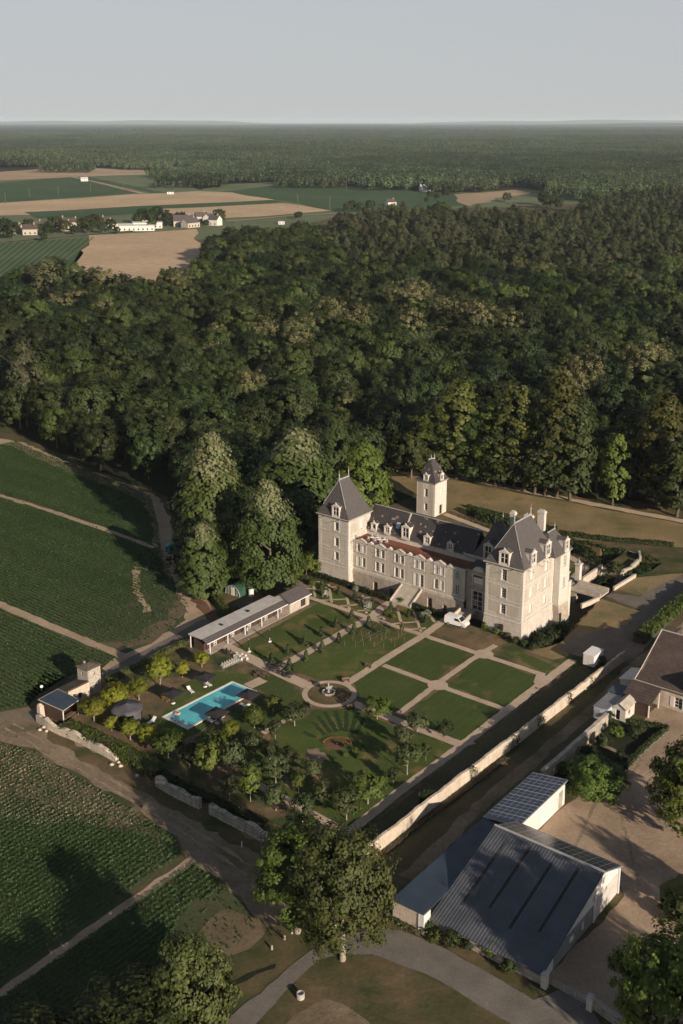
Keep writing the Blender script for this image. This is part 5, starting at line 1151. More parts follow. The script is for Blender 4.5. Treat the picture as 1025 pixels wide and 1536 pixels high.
c = MB(); c.box(-.8, XE, YW - .14, YW - .002, 2.9, 3.2); c.box(-.8, XE, YW - .2, YW + .6, ZT, ZT + .16)
for k in range(len(bays)):                                      # small pediments between the bays on the parapet
    x = bays[k] + 2.6
    c.add([(x - .7, YW - .1, ZT + .17), (x + .7, YW - .1, ZT + .17), (x, YW - .1, ZT + .65), (x - .7, YW + .5, ZT + .17), (x + .7, YW + .5, ZT + .17), (x, YW + .5, ZT + .65)], [(0, 1, 2), (5, 4, 3), (1, 4, 5, 2), (0, 2, 5, 3)])
c.build('parapet', M['tuffeau_light'], CA_)
b = MB(); ar = [(5.1 + .8, 6.4 + .8, -1.2, 1.4), (9.5 + .8, 10.7 + .8, -1.4, .9), (19.6 + .8, 20.9 + .8, -1.2, 1.5), (23.6 + .8, 24.6 + .8, -1.2, .9)]
wall_open(b, (-0.8, YW - .35), (XE, YW - .35), -3.6, 2.6, ar, .5); b.quad((-.8, YW - .35, 2.6), (XE, YW - .35, 2.6), (XE, YW + .05, 2.9), (-.8, YW + .05, 2.9)); b.build('moat_wall', M['base_stone'], CA_)
b = MB()
for s0, s1, za, zb in ar: b.box(-.8 + s0, -.8 + s1, YW + .1, YW + .2, za, zb)
b.build('cellar_door', M['timber'], CA_)
t = MB(); t.box(-.8, XE, YW + .62, 7.3, 8.62, 9.75); t.build('terrace_roof', M['red_tile'], CA_)
t = MB(); t.add([(XE + .01, 3.0, 9.7), (35.45, 3.0, 9.7), (35.45, 7.3, 11.2), (XE + .01, 7.3, 11.2), (XE + .01, 3.0, 8.62), (35.45, 3.0, 8.62), (35.45, 7.3, 8.62), (XE + .01, 7.3, 8.62)], [(0, 1, 2, 3), (4, 7, 6, 5), (0, 4, 5, 1), (1, 5, 6, 2), (3, 7, 4, 0)]); t.build('bay_roof', M['slate'], CA_)
rl = MB()
rl.box(-.8, XE, YW + .7, YW + .76, 10.55, 10.6)
for k in range(60): rl.box(-.6 + k * .49, -.55 + k * .49, YW + .7, YW + .76, 9.76, 10.55)
rl.build('railing', M['iron'], CA_)
for k, (x, y) in enumerate([(2.6, 4.5), (3.6, 5.2), (4.6, 4.4), (5.6, 5.1)]):
    ch = thing('terrace_table', '%s white table with chairs on the red tiled castle terrace, from the left' % ORD[k], 'table', Wl(x, y, 9.76), RZ, 'tables on the castle terrace')
    q = MB(); q.lathe([(0.0, .72), (.5, .72), (.5, .76), (0, .76)], (0, 0), 12); q.build('tabletop', M['white_paint'], ch); q = MB(); q.tube((0, 0, 0), (0, 0, .72), .05); q.build('leg', M['iron'], ch)
    for a in range(3):
        q = MB(); ca, sa = math.cos(a * 2.1) * .8, math.sin(a * 2.1) * .8; q.box(ca - .2, ca + .2, sa - .2, sa + .2, .42, .46); q.box(ca - .2, ca + .2, sa + .17, sa + .2, .46, .9)
        for u1 in (-.18, .18):
            for v1 in (-.18, .18): q.tube((ca + u1, sa + v1, 0), (ca + u1, sa + v1, .42), .02, n=4)
        q.build('chair', M['white_paint'], ch)
m = MB(); wall_open(m, (-.8, 7.35), (36, 7.35), 8.6, 11.0, []); m.box(-.8, 35.5, 7.36, 13.4, 0, 10.95); m.build('upper_wall', M['tuffeau_light'], CA_)
c = MB(); c.frustum((-.8, 35.4, 7.25, 7.34), (-.8, 35.4, 6.95, 7.34), 10.75, 11.1); c.build('cornice', M['tuffeau_light'], CA_)
r = MB(); r.quad((-.8, 6.95, 11.12), (27.5, 6.95, 11.12), (27.5, 10.3, 16.0), (-.8, 10.3, 16.0)); r.quad((27.5, 13.8, 11.12), (-.8, 13.8, 11.12), (-.8, 10.3, 16.0), (27.5, 10.3, 16.0)); r.tri((-.8, 13.8, 11.12), (-.8, 6.95, 11.12), (-.8, 10.3, 16)); r.quad((-.8, 6.95, 11.12), (-.8, 13.8, 11.12), (27.5, 13.8, 11.12), (27.5, 6.95, 11.12))
r.build('wing_roof', M['lichen_slate'], CA_)
l = MB(); l.tube((-.6, 10.3, 16.02), (27.5, 10.3, 16.02), .12, n=5); l.build('roof_lead', M['zinc'], CA_)
l = MB(); l.add([(9.2, 7.0, 11.3), (9.55, 7.0, 11.3), (9.55, 10.25, 16.1), (9.2, 10.25, 16.1), (9.2, 7.0, 11.1), (9.55, 7.0, 11.1), (9.55, 10.25, 15.9), (9.2, 10.25, 15.9)], [(0, 1, 2, 3), (0, 4, 5, 1), (1, 5, 6, 2), (3, 2, 6, 7), (0, 3, 7, 4)]); l.build('coping', M['tuffeau_light'], CA_)
for x, w, h in ((1.4, 1.3, 1.5), (5.1, 1.4, 1.6), (10.1, 1.9, 2.6), (15.8, 1.5, 1.7), (21.8, 1.4, 1.6)): dormer(CA_, (x, 7.0, 11.1), 0, w, h, 2.0, 'lichen_slate', glass=(x != 1.4))
sk = MB(); sk.add([(6.7, 7.9, 12.6), (7.7, 7.9, 12.6), (7.7, 8.7, 13.75), (6.7, 8.7, 13.75)], [(0, 1, 2, 3)]); sk.build('skylight', M['blue_white'], CA_)
# hipped middle pavilion between wing and right pavilion
r = MB(); hip(r, 27.2, 36.0, 6.9, 14.4, 11.3, (31.0, 9.8, 19.0), (31.8, 11.6, 19.0), .05); r.build('pavilion_roof', M['slate'], CA_)
l = MB(); finial(l, (31.0, 9.8, 19.0), 1.6); finial(l, (31.8, 11.6, 19.0), 1.8); l.build('roof_lead', M['zinc'], CA_)
bl = MB(); bl.box(25.5, 33.2, 6.6, 6.85, 10.3, 10.5); bl.box(25.5, 33.2, 6.6, 6.85, 11.4, 11.6)
for k in range(30): bl.box(25.6 + k * .255, 25.72 + k * .255, 6.65, 6.8, 10.5, 11.4)
bl.build('balustrade', M['tuffeau_light'], CA_)
dormer(CA_, (31.6, 6.3, 11.2), 0, 2.0, 3.6, 3.0)
chimney(CA_, 35.0, 7.8, 12, 16.8, 1.1, 1.0)
chimney(CA_, 35.9, 8.6, 13, 22.6, 1.0, .9); chimney(CA_, 37.6, 12.2, 15, 21.3, 1.8, .8); chimney(CA_, 40.2, 12.9, 15, 22.6, 1.5, .9)
# bay between wing and right pavilion with the tall glazed door
Q0, Q1 = (XE, 2.9), (35.5, 2.9); ops = [(1.6, 3.9, 7.2, 9.2)]; dr = [(1.5, 3.9, 1.3, 5.6)]
m = MB(); wall_open(m, Q0, Q1, -3.6, 10.0, ops + dr, .3); m.box(XE, 35.5, 3.4, 7.3, -3, 8.6); m.box(XE, 35.5, 2.7, 2.895, 9.8, 10.1); m.build('bay_wall', M['base_stone'], CA_)
for o in ops + dr: m = MB(); surround(m, Q0, Q1, o, .2, sill=o[2] > 3); m.build('window_surround', M['tuffeau_light'], CA_)
m = MB()
m.add([(XE + 1.2, 2.75, 9.85), (XE + 4.3, 2.75, 9.85), (XE + 3.7, 2.75, 10.75), (XE + 2.75, 2.75, 11.1), (XE + 1.8, 2.75, 10.75), (XE + 1.2, 3.4, 9.85), (XE + 4.3, 3.4, 9.85), (XE + 3.7, 3.4, 10.75), (XE + 2.75, 3.4, 11.1), (XE + 1.8, 3.4, 10.75)], [(0, 1, 2, 3, 4), (9, 8, 7, 6, 5), (1, 6, 7, 2), (2, 7, 8, 3), (3, 8, 9, 4), (4, 9, 5, 0)])
m.build('gable', M['tuffeau_light'], CA_)
window(CA_, Q0, Q1, ops[0], shut=4); window(CA_, Q0, Q1, dr[0], name='glazed_door', bars=3)
spouts(CA_, [((x, YW - .1, ZT + .1), (x, YW - 1.6, ZT - .15)) for x in (-.2, 4.1, 9.3, 14.5, 19.7, 25.0)] + [((-7.2, .4, 14.4), (-7.2, -1.0, 14.2)), ((-3.0, .4, 14.4), (-3.0, -1.0, 14.2)), ((37.0, -1, 14.4), (37.0, -2.4, 14.2)), ((42.0, -1, 14.4), (42.0, -2.4, 14.2)), ((44.1, 4.4, 14.4), (45.6, 4.4, 14.2)), ((44.1, 7.0, 14.4), (45.6, 7.0, 14.2)), ((44.1, .6, 14.4), (45.6, .6, 14.2))])
# square tower behind
TW = thing('stone_tower', 'square pale tower with steep slate roof standing behind the castle', 'tower', Wl(-15.4, 48.7), RZ)
a, b = 5.7, 5.6
m = MB(); fo = [(2.4, 3.4, 1.3, 3.2), (2.4, 3.4, 5.0, 7.2)]; ro = [(2.3, 3.5, 0.1, 2.7)]; r2 = [(2.4, 3.4, 5.0, 7.1)]
wall_open(m, (0, 0), (a, 0), 0, 9.2, fo); wall_open(m, (a, 0), (a, b), 0, 9.2, ro + r2); wall_open(m, (a, b), (0, b), 0, 9.2, []); wall_open(m, (0, b), (0, 0), 0, 9.2, []); m.build('wall', M['tuffeau_light'], TW)
m = MB()
for s0, s1 in ((.5, 2.0), (3.8, 5.2)): obox(m, (0, 0), (a, 0), s0, s1, .2, 8.6, .004, .02)
m.build('wall_panel', M['render_panel'], TW)
m = MB(); m.frustum((-.05, a + .05, -.05, b + .05), (-.4, a + .4, -.4, b + .4), 8.8, 9.3); m.build('cornice', M['tuffeau_light'], TW)
for o in fo: window(TW, (0, 0), (a, 0), o)
window(TW, (a, 0), (a, b), r2[0], shut=4); window(TW, (a, 0), (a, b), ro[0], frame='brown_wood', name='door')
r = MB(); hip(r, -.4, a + .4, -.4, b + .4, 9.32, (2.6, 2.6, 14.9), (3.1, 3.3, 14.9), .06); r.build('roof', M['lichen_slate'], TW)
l = MB(); l.tube((2.5, 2.5, 14.9), (3.2, 3.4, 14.9), .12); finial(l, (2.6, 2.6, 14.9), 1.2); finial(l, (3.1, 3.3, 14.9), 1.4); l.build('roof_lead', M['zinc'], TW)
dormer(TW, (2.9, -.2, 9.4), 0, 1.3, 1.6, 1.8, 'lichen_slate'); dormer(TW, (a + .2, 2.9, 9.4), R(90), 1.3, 1.7, 1.8, 'lichen_slate', glass=False)
chimney(TW, .9, 4.6, 9.6, 13.8, .8, .6)
# bridges and terrace edges
def bridge(name, label, x0, x1, y0, y1, z0, z1, par, along='y', arch=None, mat='concrete', wallmat='base_stone', low=-3.6):
    r = thing(name, label, 'bridge', Wl((x0 + x1) / 2, (y0 + y1) / 2), RZ); cx, cy = (x0 + x1) / 2, (y0 + y1) / 2; hx, hy = (x1 - x0) / 2, (y1 - y0) / 2
    m = MB(); P = [(-hx, -hy), (hx, -hy), (hx, hy), (-hx, hy)]
    zz = [z0, z0, z1, z1] if along == 'y' else [z0, z1, z1, z0]
    m.add([(p[0], p[1], z - .35) for p, z in zip(P, zz)] + [(p[0], p[1], z) for p, z in zip(P, zz)], [(0, 3, 2, 1), (4, 5, 6, 7), (0, 1, 5, 4), (1, 2, 6, 5), (2, 3, 7, 6), (3, 0, 4, 7)]); m.build('deck', M[mat], r)
    q = MB()
    for s in (-1, 1):
        if along == 'y':
            x = s * hx; xa, xb = sorted((x, x - s * .25)); q.add([(xa, -hy, z0 + .003), (xb, -hy, z0 + .003), (xb, hy, z1 + .003), (xa, hy, z1 + .003), (xa, -hy, z0 + par), (xb, -hy, z0 + par), (xb, hy, z1 + par), (xa, hy, z1 + par)], [(0, 1, 5, 4), (1, 2, 6, 5), (2, 3, 7, 6), (3, 0, 4, 7), (4, 5, 6, 7)])
        else:
            y = s * hy; ya, yb = sorted((y, y - s * .25)); q.add([(-hx, ya, z0 + .003), (hx, ya, z1 + .003), (hx, yb, z1 + .003), (-hx, yb, z0 + .003), (-hx, ya, z0 + par), (hx, ya, z1 + par), (hx, yb, z1 + par), (-hx, yb, z0 + par)], [(0, 1, 5, 4), (1, 2, 6, 5), (2, 3, 7, 6), (3, 0, 4, 7), (4, 5, 6, 7)])
    q.build('parapet', M['pale_wall'], r)
    s = MB()
    if arch:
        w = arch                                                # pierced side walls: arch as a fan of quads
        for sy in (-1, 1):
            y = sy * (hy - .3); n = 12; pts = [(-w * math.cos(math.pi * i / n), -1.2 + min(1.0, w) * 1.3 * math.sin(math.pi * i / n)) for i in range(n + 1)]
            zt = min(z0, z1) - .36
            for (xa, za), (xb, zb) in zip(pts[:-1], pts[1:]): s.quad((xa, y, za), (xb, y, zb), (xb, y, zt), (xa, y, zt))
            for sg in (-1, 1): s.quad((sg * hx, y, low), (sg * w, y, low), (sg * w, y, zt), (sg * hx, y, zt)) if sg < 0 else s.quad((w, y, low), (hx, y, low), (hx, y, zt), (w, y, zt))
        for i in range(len(pts) - 1): s.quad((pts[i][0], -hy + .3, pts[i][1]), (pts[i][0], hy - .3, pts[i][1]), (pts[i + 1][0], hy - .3, pts[i + 1][1]), (pts[i + 1][0], -hy + .3, pts[i + 1][1]))
        for sg in (-w, w): s.quad((sg, -hy + .3, low), (sg, hy - .3, low), (sg, hy - .3, -1.2), (sg, -hy + .3, -1.2))
    elif along == 'y': s.box(-hx + .3, hx - .3, -hy * .35, -hy * .1, low, min(z0, z1) - .36)
    s.build('pier', M[wallmat], r)
    return r
bridge('footbridge', 'broad ramp bridge leading up to the middle castle doors', 12.9, 18.3, -2.6, 1.83, 0.4, 2.75, .35, 'y')
bridge('footbridge', 'narrow bridge behind the white van leading to the glazed castle door', 28.2, 31.6, -1.6, 2.6, 0.55, 1.2, .7, 'y')
bridge('stone_bridge', 'arched stone bridge with parapets over the moat right of the castle', 40.2, 47.6, 27.4, 31.8, 0.25, 0.25, .75, 'x', 2.3)
def low_wall(name, label, pts, h, w, mat, cap=None, z0=-.2, ragged=0.0, seed=1, cat='wall', seg=1.0, low=None):
    g = random.Random(seed); c0 = pts[0]; r = thing(name, label, cat, (c0[0], c0[1], 0)); m = MB(); n0 = None; prev = None; cp = MB()
    P = jag(pts, seg, 0.0, False); ring = []
    for i, p in enumerate(P):
        a = Vector(P[max(0, i - 1)]); b = Vector(P[min(len(P) - 1, i + 1)]); d = (b - a).normalized(); nn = Vector((-d.y, d.x)); q = Vector(p) - Vector(c0)
        hh = (h(i / (len(P) - 1)) if callable(h) else h) * (1 + g.uniform(-ragged, ragged)); ww = w * (1 + g.uniform(-ragged, ragged) * .5)
        ring.append((q + nn * ww / 2, q - nn * ww / 2, hh))
    for (a, b, h0), (c, d, h1) in zip(ring[:-1], ring[1:]):
        m.add([(a.x, a.y, z0), (b.x, b.y, z0), (d.x, d.y, z0), (c.x, c.y, z0), (a.x, a.y, h0), (b.x, b.y, h0), (d.x, d.y, h1), (c.x, c.y, h1)], [(4, 5, 6, 7), (1, 2, 6, 5), (3, 0, 4, 7)])
        if cap:
            e = .08; dv = (a - b).normalized() * e
            A, B, C_, D = a + dv, b - dv, c + dv, d - dv
            cp.add([(A.x, A.y, h0 + .002), (B.x, B.y, h0 + .002), (D.x, D.y, h1 + .002), (C_.x, C_.y, h1 + .002), (A.x, A.y, h0 + .12), (B.x, B.y, h0 + .12), (D.x, D.y, h1 + .12), (C_.x, C_.y, h1 + .12)], [(4, 5, 6, 7), (0, 4, 7, 3), (1, 2, 6, 5)])
    for k in (0, -1):
        a, b, hh = ring[k]; m.add([(a.x, a.y, z0), (b.x, b.y, z0), (b.x, b.y, hh), (a.x, a.y, hh)], [(0, 1, 2, 3)])
    m.build('masonry', M[mat], r)
    if cap: cp.build('coping', M[cap], r)
    return r
low_wall('parapet_wall', 'pale parapet along the outer moat edge right of the stone bridge', [W2(48.1, 33.2), W2(48.7, 43.2)], .7, .4, 'pale_wall', 'tuffeau_light')
low_wall('parapet_wall', 'pale parapet along the outer moat edge below the stone bridge', [W2(47.9, 26.2), W2(46.6, 20.5)], .7, .4, 'pale_wall', 'tuffeau_light')
low_wall('parapet_wall', 'low wall of the courtyard edge between the gate pier and the bastion', [W2(40.1, 34.0), W2(40.1, 44)], .6, .45, 'pale_wall', 'tuffeau_light', z0=-3.6)
low_wall('moat_wall', 'old retaining wall of the courtyard beside the stone bridge', [W2(40.15, 16.5), W2(40.15, 27.2)], .15, .5, 'base_stone', z0=-3.6)
bs = thing('bastion', 'ruined round bastion with grassy top rising from the dark moat', 'bastion', Wl(40, 44), RZ)
bp = [(0.3, 0), (5.0, -.6), (6.0, 3.0), (5.6, 8.5), (3.4, 13), (.4, 13.6), (0.3, 6)]
m = MB(); m.prism(bp, -3.6, .12); m.build('wall', M['rubble'], bs)
m = MB(); m.prism([(p[0] * .93 + .2, p[1] * .95 + .2) for p in bp], .125, .2); m.build('grass_top', M['dry_grass'], bs)
m = MB()
for (xa, ya), (xb, yb), h in (((5.0, -.6), (6.0, 3.0), .6), ((6.0, 3.0), (5.7, 7.5), 1.0), ((5.7, 8.6), (3.9, 12.0), 1.3)):
    L = math.hypot(xb - xa, yb - ya); m.rbox((xa + xb) / 2, (ya + yb) / 2, .13, .13 + h, L, .5, math.atan2(yb - ya, xb - xa))
m.build('broken_parapet', M['rubble'], bs)
tree('shrub', *W2(44.2, 41.5), 3.2, 'dark ivy bush climbing the moat side of the bastion', 'bush', wide=1.0, v=2)
def railing(name, label, pts, h=.8, gap=1.0):
    r = thing(name, label, 'railing', (pts[0][0], pts[0][1], 0)); p0 = Vector(pts[0]); rail = MB(); P = jag(pts, gap, 0.0, False)
    for i, p in enumerate(P):
        q = Vector(p) - p0; pm = MB(); pm.rbox(q.x, q.y, 0, h, .16, .16, RZ); pm.build('post', M['timber'], r)
        if i:
            o = Vector(P[i - 1]) - p0
            for z in (h * .55, h * .95): rail.tube((o.x, o.y, z), (q.x, q.y, z), .06, n=4)
    rail.build('rail', M['timber'], r); return r
railing('balustrade', 'dark balustrade between the courtyard path and the rear hedge', [W2(-8.5, 54.0), W2(0, 52.0), W2(12, 49.4), W2(24, 47.6), W2(36, 45)], .8, 2.0)
railing('balustrade', 'dark balustrade curving round the courtyard lawn to the gate pier', [W2(36, 45), W2(38.6, 40), W2(39.4, 35)], .8, 1.5)
gp = thing('gate_pier', 'tall pale stone gate pier with urn at the bridge end', 'gate pier', Wl(39.6, 32.8), RZ)
m = MB(); m.box(-.55, .55, -.55, .55, -.2, 4.2); m.box(-.72, .72, -.72, .72, 4.2, 4.5); m.build('shaft', M['tuffeau_light'], gp); m = MB(); m.lathe([(.15, 4.5), (.4, 4.8), (.3, 5.1), (.08, 5.3), (.03, 5.9)], n=10); m.build('urn', M['stone'], gp)
gp2 = copy_tree(gp); gp2.location = Wl(39.6, 26.6); gp2['label'] = 'tall pale stone gate pier hidden close to the right pavilion'
gm = random.Random(5)
def moat_bush(x, y, h, label, group, z=-3.0, mat='deep_leaf', wide=1.0):
    t = tree('shrub', *W2(x, y), h, label, 'bush', group, wide=wide, leafmat=mat); t.location.z = z
for k in range(9): moat_bush(45.9 + (k % 3) * 1.0, -1.2 + k * 1.35, gm.uniform(2.8, 4.2), 'dark overgrown bush in the moat under the right pavilion wall', 'overgrown bushes under the right pavilion', wide=.8)
for k in range(26): moat_bush(gm.uniform(24, 49), gm.uniform(46.5, 54), gm.uniform(2.4, 3.6), 'dark overgrown bush in the shaded rear moat', 'overgrown bushes in the rear moat', wide=1.3)
for k in range(5): moat_bush(gm.uniform(42, 47), 33.5 + k * 1.9, gm.uniform(2.4, 3.4), 'dark bush in the moat between the stone bridge and the bastion', 'bushes between bridge and bastion')
for k, (u, v, w, h) in enumerate([(700, 1166, 1.0, 2.6), (762, 1118, 1.2, 2.5), (800, 1088, .9, 2.3), (846, 1053, 1.0, 2.2), (880, 1027, .8, 2.0)]):
    a = GL(u, v)[1]; hedge('ivy', '%s ivy patch hanging over the long garden wall counted from its near end' % ORD[k], [W2(63.1 + k * .2, a - 1.0), W2(63.15 + k * .2, a + .9 + .4 * (k % 3))], w * .55, h * .93, 'deep_leaf', card=0.22, seed=30 + k, cat='ivy', rough=.4, core=False)
# little dark car-park objects: van and trailer
def van(x, y, rz):
    r = thing('van', 'white panel van parked nose down at the end of the garden path', 'van', (x, y, 0), rz)
    prof = [(-2.45, .42), (-2.5, 1.0), (-2.42, 2.02), (-2.2, 2.16), (.35, 2.14), (.75, 2.05), (1.55, 1.32), (2.3, 1.12), (2.5, .85), (2.5, .42)]
    m = MB(); W2_ = .93; n = len(prof)
    vs = []
    for x_, z in prof:
        k = 1.0 if z < 1.3 else 1.0 - .13 * (z - 1.3) / .85
        vs += [(x_, -W2_ * k, z), (x_, W2_ * k, z)]
    fs = [(2 * i, 2 * i + 1, 2 * ((i + 1) % n) + 1, 2 * ((i + 1) % n)) for i in range(n)] + [tuple(2 * i for i in range(n))[::-1], tuple(2 * i + 1 for i in range(n))]
    m.add(vs, [f[::-1] for f in fs]); m.build('body', M['white_paint'], r)
    g = MB(); g.quad((.80, -.74, 2.0), (1.5, -.82, 1.38), (1.5, .82, 1.38), (.80, .74, 2.0)); g.v = [(a + .02, b, c + .03) for a, b, c in g.v]; g.build('windscreen', M['glass'], r)
    for s in (-1, 1):
        g = MB(); g.v = []; P = [(-.1, s * .865, 1.93), (.68, s * .868, 1.9), (1.25, s * .925, 1.4), (-.1, s * .925, 1.4)]; P = [(a, b + s * .012, c) for a, b, c in P]; g.add(P, [(0, 1, 2, 3)] if s < 0 else [(3, 2, 1, 0)]); g.build('side_window', M['glass'], r)
        g = MB(); g.box(2.42, 2.52, s * .62 - .16, s * .62 + .16, .82, 1.0); g.build('headlight', M['blue_white'], r)
        for xw in (-1.55, 1.6):
            w = MB(); w.tube((xw, s * .72, .34), (xw, s * .95, .34), .34, n=14); wo = w.build('wheel', M['rubber'], r); h = MB(); h.tube((xw, s * .951, .34), (xw, s * .97, .34), .2, n=10); h.build('hub_cap', M['zinc'], wo)
    m = MB(); m.box(2.45, 2.58, -.9, .9, .4, .62); m.build('bumper', M['iron'], r)
    return r
p = G(685.5, 938); van(p[0], p[1], R(-38 + 4))
p = G(889, 997)
tr_ = thing('box_trailer', 'white box trailer parked against the far end of the garden wall', 'trailer', (p[0], p[1], 0), R(52))
m = MB(); m.box(-1.9, 1.9, -1.15, 1.15, .55, 2.75); m.build('box', M['white_paint'], tr_); m = MB(); m.box(-1.95, 1.95, -1.2, 1.2, 2.75, 2.85); m.build('roof', M['white_paint'], tr_)
m = MB(); m.box(-1.94, -1.905, -1.05, -.03, .65, 2.65); m.box(-1.94, -1.905, .03, 1.05, .65, 2.65); m.build('door', M['offwhite'], tr_)
for s in (-1, 1): m = MB(); m.tube((0, s * .95, .32), (0, s * 1.15, .32), .32, n=12); m.build('wheel', M['rubber'], tr_)
m = MB(); m.tube((1.9, 0, .5), (3.0, 0, .45), .05); m.build('drawbar', M['iron'], tr_)
p = G(901, 998); tree('shrub', p[0], p[1], 2.0, 'round green bush tucked between the white trailer and the garden wall', 'bush', v=1, wide=.8)
# ------------------------------------------------------------------ garden walls
low_wall('garden_wall', 'long pale garden wall running from the big tree up to the white trailer', [W2(62.2, -76.6), W2(62.6, -55), W2(63.3, -30), W2(63.9, -8), W2(64.2, 3.5)], lambda t: 2.5 - .5 * t + .08 * math.sin(t * 47) + .05 * math.sin(t * 131), .42, 'pale_wall', None, -.2, .03, 3, seg=.6)
low_wall('ruined_wall', 'ruined white stone wall below the ivy bank by the hut', [G(57, 1082), G(75, 1094), G(120, 1113), G(176, 1142)], lambda t: 1.5 - .5 * t + .25 * math.sin(t * 17), .7, 'pale_wall', None, ragged=.15, seed=4, seg=.8)
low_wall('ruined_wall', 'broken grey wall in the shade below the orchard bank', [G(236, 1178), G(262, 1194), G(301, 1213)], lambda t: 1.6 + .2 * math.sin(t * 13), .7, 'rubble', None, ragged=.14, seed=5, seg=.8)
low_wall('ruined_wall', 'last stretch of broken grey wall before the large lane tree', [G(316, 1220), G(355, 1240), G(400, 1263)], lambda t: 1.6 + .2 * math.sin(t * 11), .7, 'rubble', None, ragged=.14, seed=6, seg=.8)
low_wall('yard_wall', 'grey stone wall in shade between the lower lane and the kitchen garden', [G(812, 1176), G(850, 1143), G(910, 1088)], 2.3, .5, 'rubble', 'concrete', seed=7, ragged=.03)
low_wall('yard_wall', 'low stone wall below the right gate pier at the yard entrance', [G(890, 1512), G(915, 1530), G(950, 1556)], 1.2, .45, 'rubble', 'concrete', seed=8, ragged=.03)
for k, (u, v) in enumerate([(128, 1108), (178, 1145), (181, 1150), (206, 1165), (66, 1092), (60, 1096), (168, 1148), (70, 1098)]):
    x, y = G(u, v); s = MB(); g = random.Random(k)
    s.lathe([(0.05, 0), (.34 * g.uniform(.8, 1.2), .1), (.3, .3), (.05, .42)], n=7, smooth=False); s.v = [(a * g.uniform(.8, 1.2), b * g.uniform(.8, 1.2), c) for a, b, c in s.v]
    tag(s.build('stone', M['pale_wall'], None, (x, y, 0)), 'loose white stone fallen from the ruined wall beside the dirt track', 'stone', 'loose stones by the ruined wall')
# ------------------------------------------------------------------ garden buildings and furniture
pv = thing('garden_pavilion', 'long low brown pavilion with a pale flat roof along the pool lawn', 'pavilion', Wl(-2, -44), RZ)
Lp = 27.2
m = MB(); ops = []
for k in range(5): ops.append((2.6 + k * 5.0, 3.6 + k * 5.0, .02, 2.0))
wall_open(m, (-2.7, 0), (0, 0), 0, 2.55, []); wall_open(m, (0, 0), (0, Lp), 0, 2.55, ops, .15); wall_open(m, (0, Lp), (-2.7, Lp), 0, 2.55, []); wall_open(m, (-2.7, Lp), (-2.7, 0), 0, 2.55, []); m.build('wall', M['brown_wood'], pv)
for o in ops: window(pv, (0, 0), (0, Lp), o, name='door', d=.08, bars=2)
for k in range(5):
    m = MB(); m.box(.03, .12, 4.3 + k * 5.0, 6.4 + k * 5.0, 1.75, 2.2); m.build('sign_board', M['white_paint'], pv)
m = MB(); m.add([(-3.6, -.6, 2.75), (.2, -.6, 2.75), (.2, Lp - 4, 2.75), (-3.6, Lp - 4, 2.75), (-3.6, -.6, 2.95), (.2, -.6, 2.95), (.2, Lp - 4, 2.95), (-3.6, Lp - 4, 2.95)], [(0, 3, 2, 1), (4, 5, 6, 7), (0, 1, 5, 4), (1, 2, 6, 5), (2, 3, 7, 6), (3, 0, 4, 7)]); m.build('roof', M['flat_roof'], pv)
m = MB(); m.add([(.21, -.6, 2.8), (1.5, -.6, 2.15), (1.5, Lp + 1, 2.15), (.21, Lp + 1, 2.8), (.21, -.6, 2.92), (1.5, -.6, 2.27), (1.5, Lp + 1, 2.27), (.21, Lp + 1, 2.92)], [(0, 3, 2, 1), (4, 5, 6, 7), (0, 1, 5, 4), (1, 2, 6, 5), (2, 3, 7, 6)]); m.build('canopy', M['slate'], pv)
m = MB(); m.box(1.51, 1.62, -.6, Lp + 1, 2.12, 2.27); m.build('gutter', M['white_paint'], pv)
for k in range(6):
    m = MB(); m.box(1.35, 1.5, .2 + k * 5.0, .35 + k * 5.0, 0, 2.14); m.build('post', M['white_paint'], pv)
m = MB(); m.box(-3.3, -3.15, -.45, -.3, 0, 2.75); m.build('post', M['white_paint'], pv)
m = MB(); m.box(-1.6, -.9, 6, 6.5, 2.955, 3.15); m.box(-1.8, -1.2, 14, 14.6, 2.955, 3.2); m.build('roof_vent', M['iron'], pv)
m = MB(); m.box(0, 2.0, -.2, Lp, -.05, .1); m.build('deck', M['concrete'], pv)
sd = thing('garden_shed', 'dark slate roofed shed joined to the far end of the long pavilion', 'shed', Wl(-4.6, -20.6), RZ)
m = MB(); wall_open(m, (0, 0), (4.6, 0), 0, 2.6, []); wall_open(m, (4.6, 0), (4.6, 6.4), 0, 2.6, [(3.6, 5.2, .4, 2.1)]); wall_open(m, (4.6, 6.4), (0, 6.4), 0, 2.6, []); wall_open(m, (0, 6.4), (0, 0), 0, 2.6, [])
m.add([(0, 0, 2.6), (4.6, 0, 2.6), (2.3, 0, 3.9)], [(0, 1, 2)]); m.build('wall', M['concrete'], sd); window(sd, (4.6, 0), (4.6, 6.4), (3.6, 5.2, .4, 2.1), frame='timber', d=.12)
m = MB()
for s in (0, 1):
    x = -.35 if s == 0 else 4.95; m.add([(x, -.3, 2.45), (2.3, -.3, 3.98), (2.3, 6.7, 3.98), (x, 6.7, 2.45), (x, -.3, 2.6), (2.3, -.3, 4.13), (2.3, 6.7, 4.13), (x, 6.7, 2.6)], [(0, 1, 2, 3), (4, 7, 6, 5), (0, 4, 5, 1), (2, 6, 7, 3), (3, 7, 4, 0)])
m.build('roof', M['slate'], sd); m = MB(); m.box(4.97, 5.1, -.3, 6.7, 2.4, 2.55); m.build('gutter', M['white_paint'], sd)
tp = GL(350, 893)
tn = thing('tunnel_shed', 'dark green half round tunnel shed with pale glazed front under the limes', 'tunnel shed', Wl(*GL(349, 893)), RZ)
m = MB(); n = 14; Rr_ = 2.15; D = 7.0; pr = [(Rr_ * math.cos(math.pi * i / n), 2.3 * math.sin(math.pi * i / n)) for i in range(n + 1)]
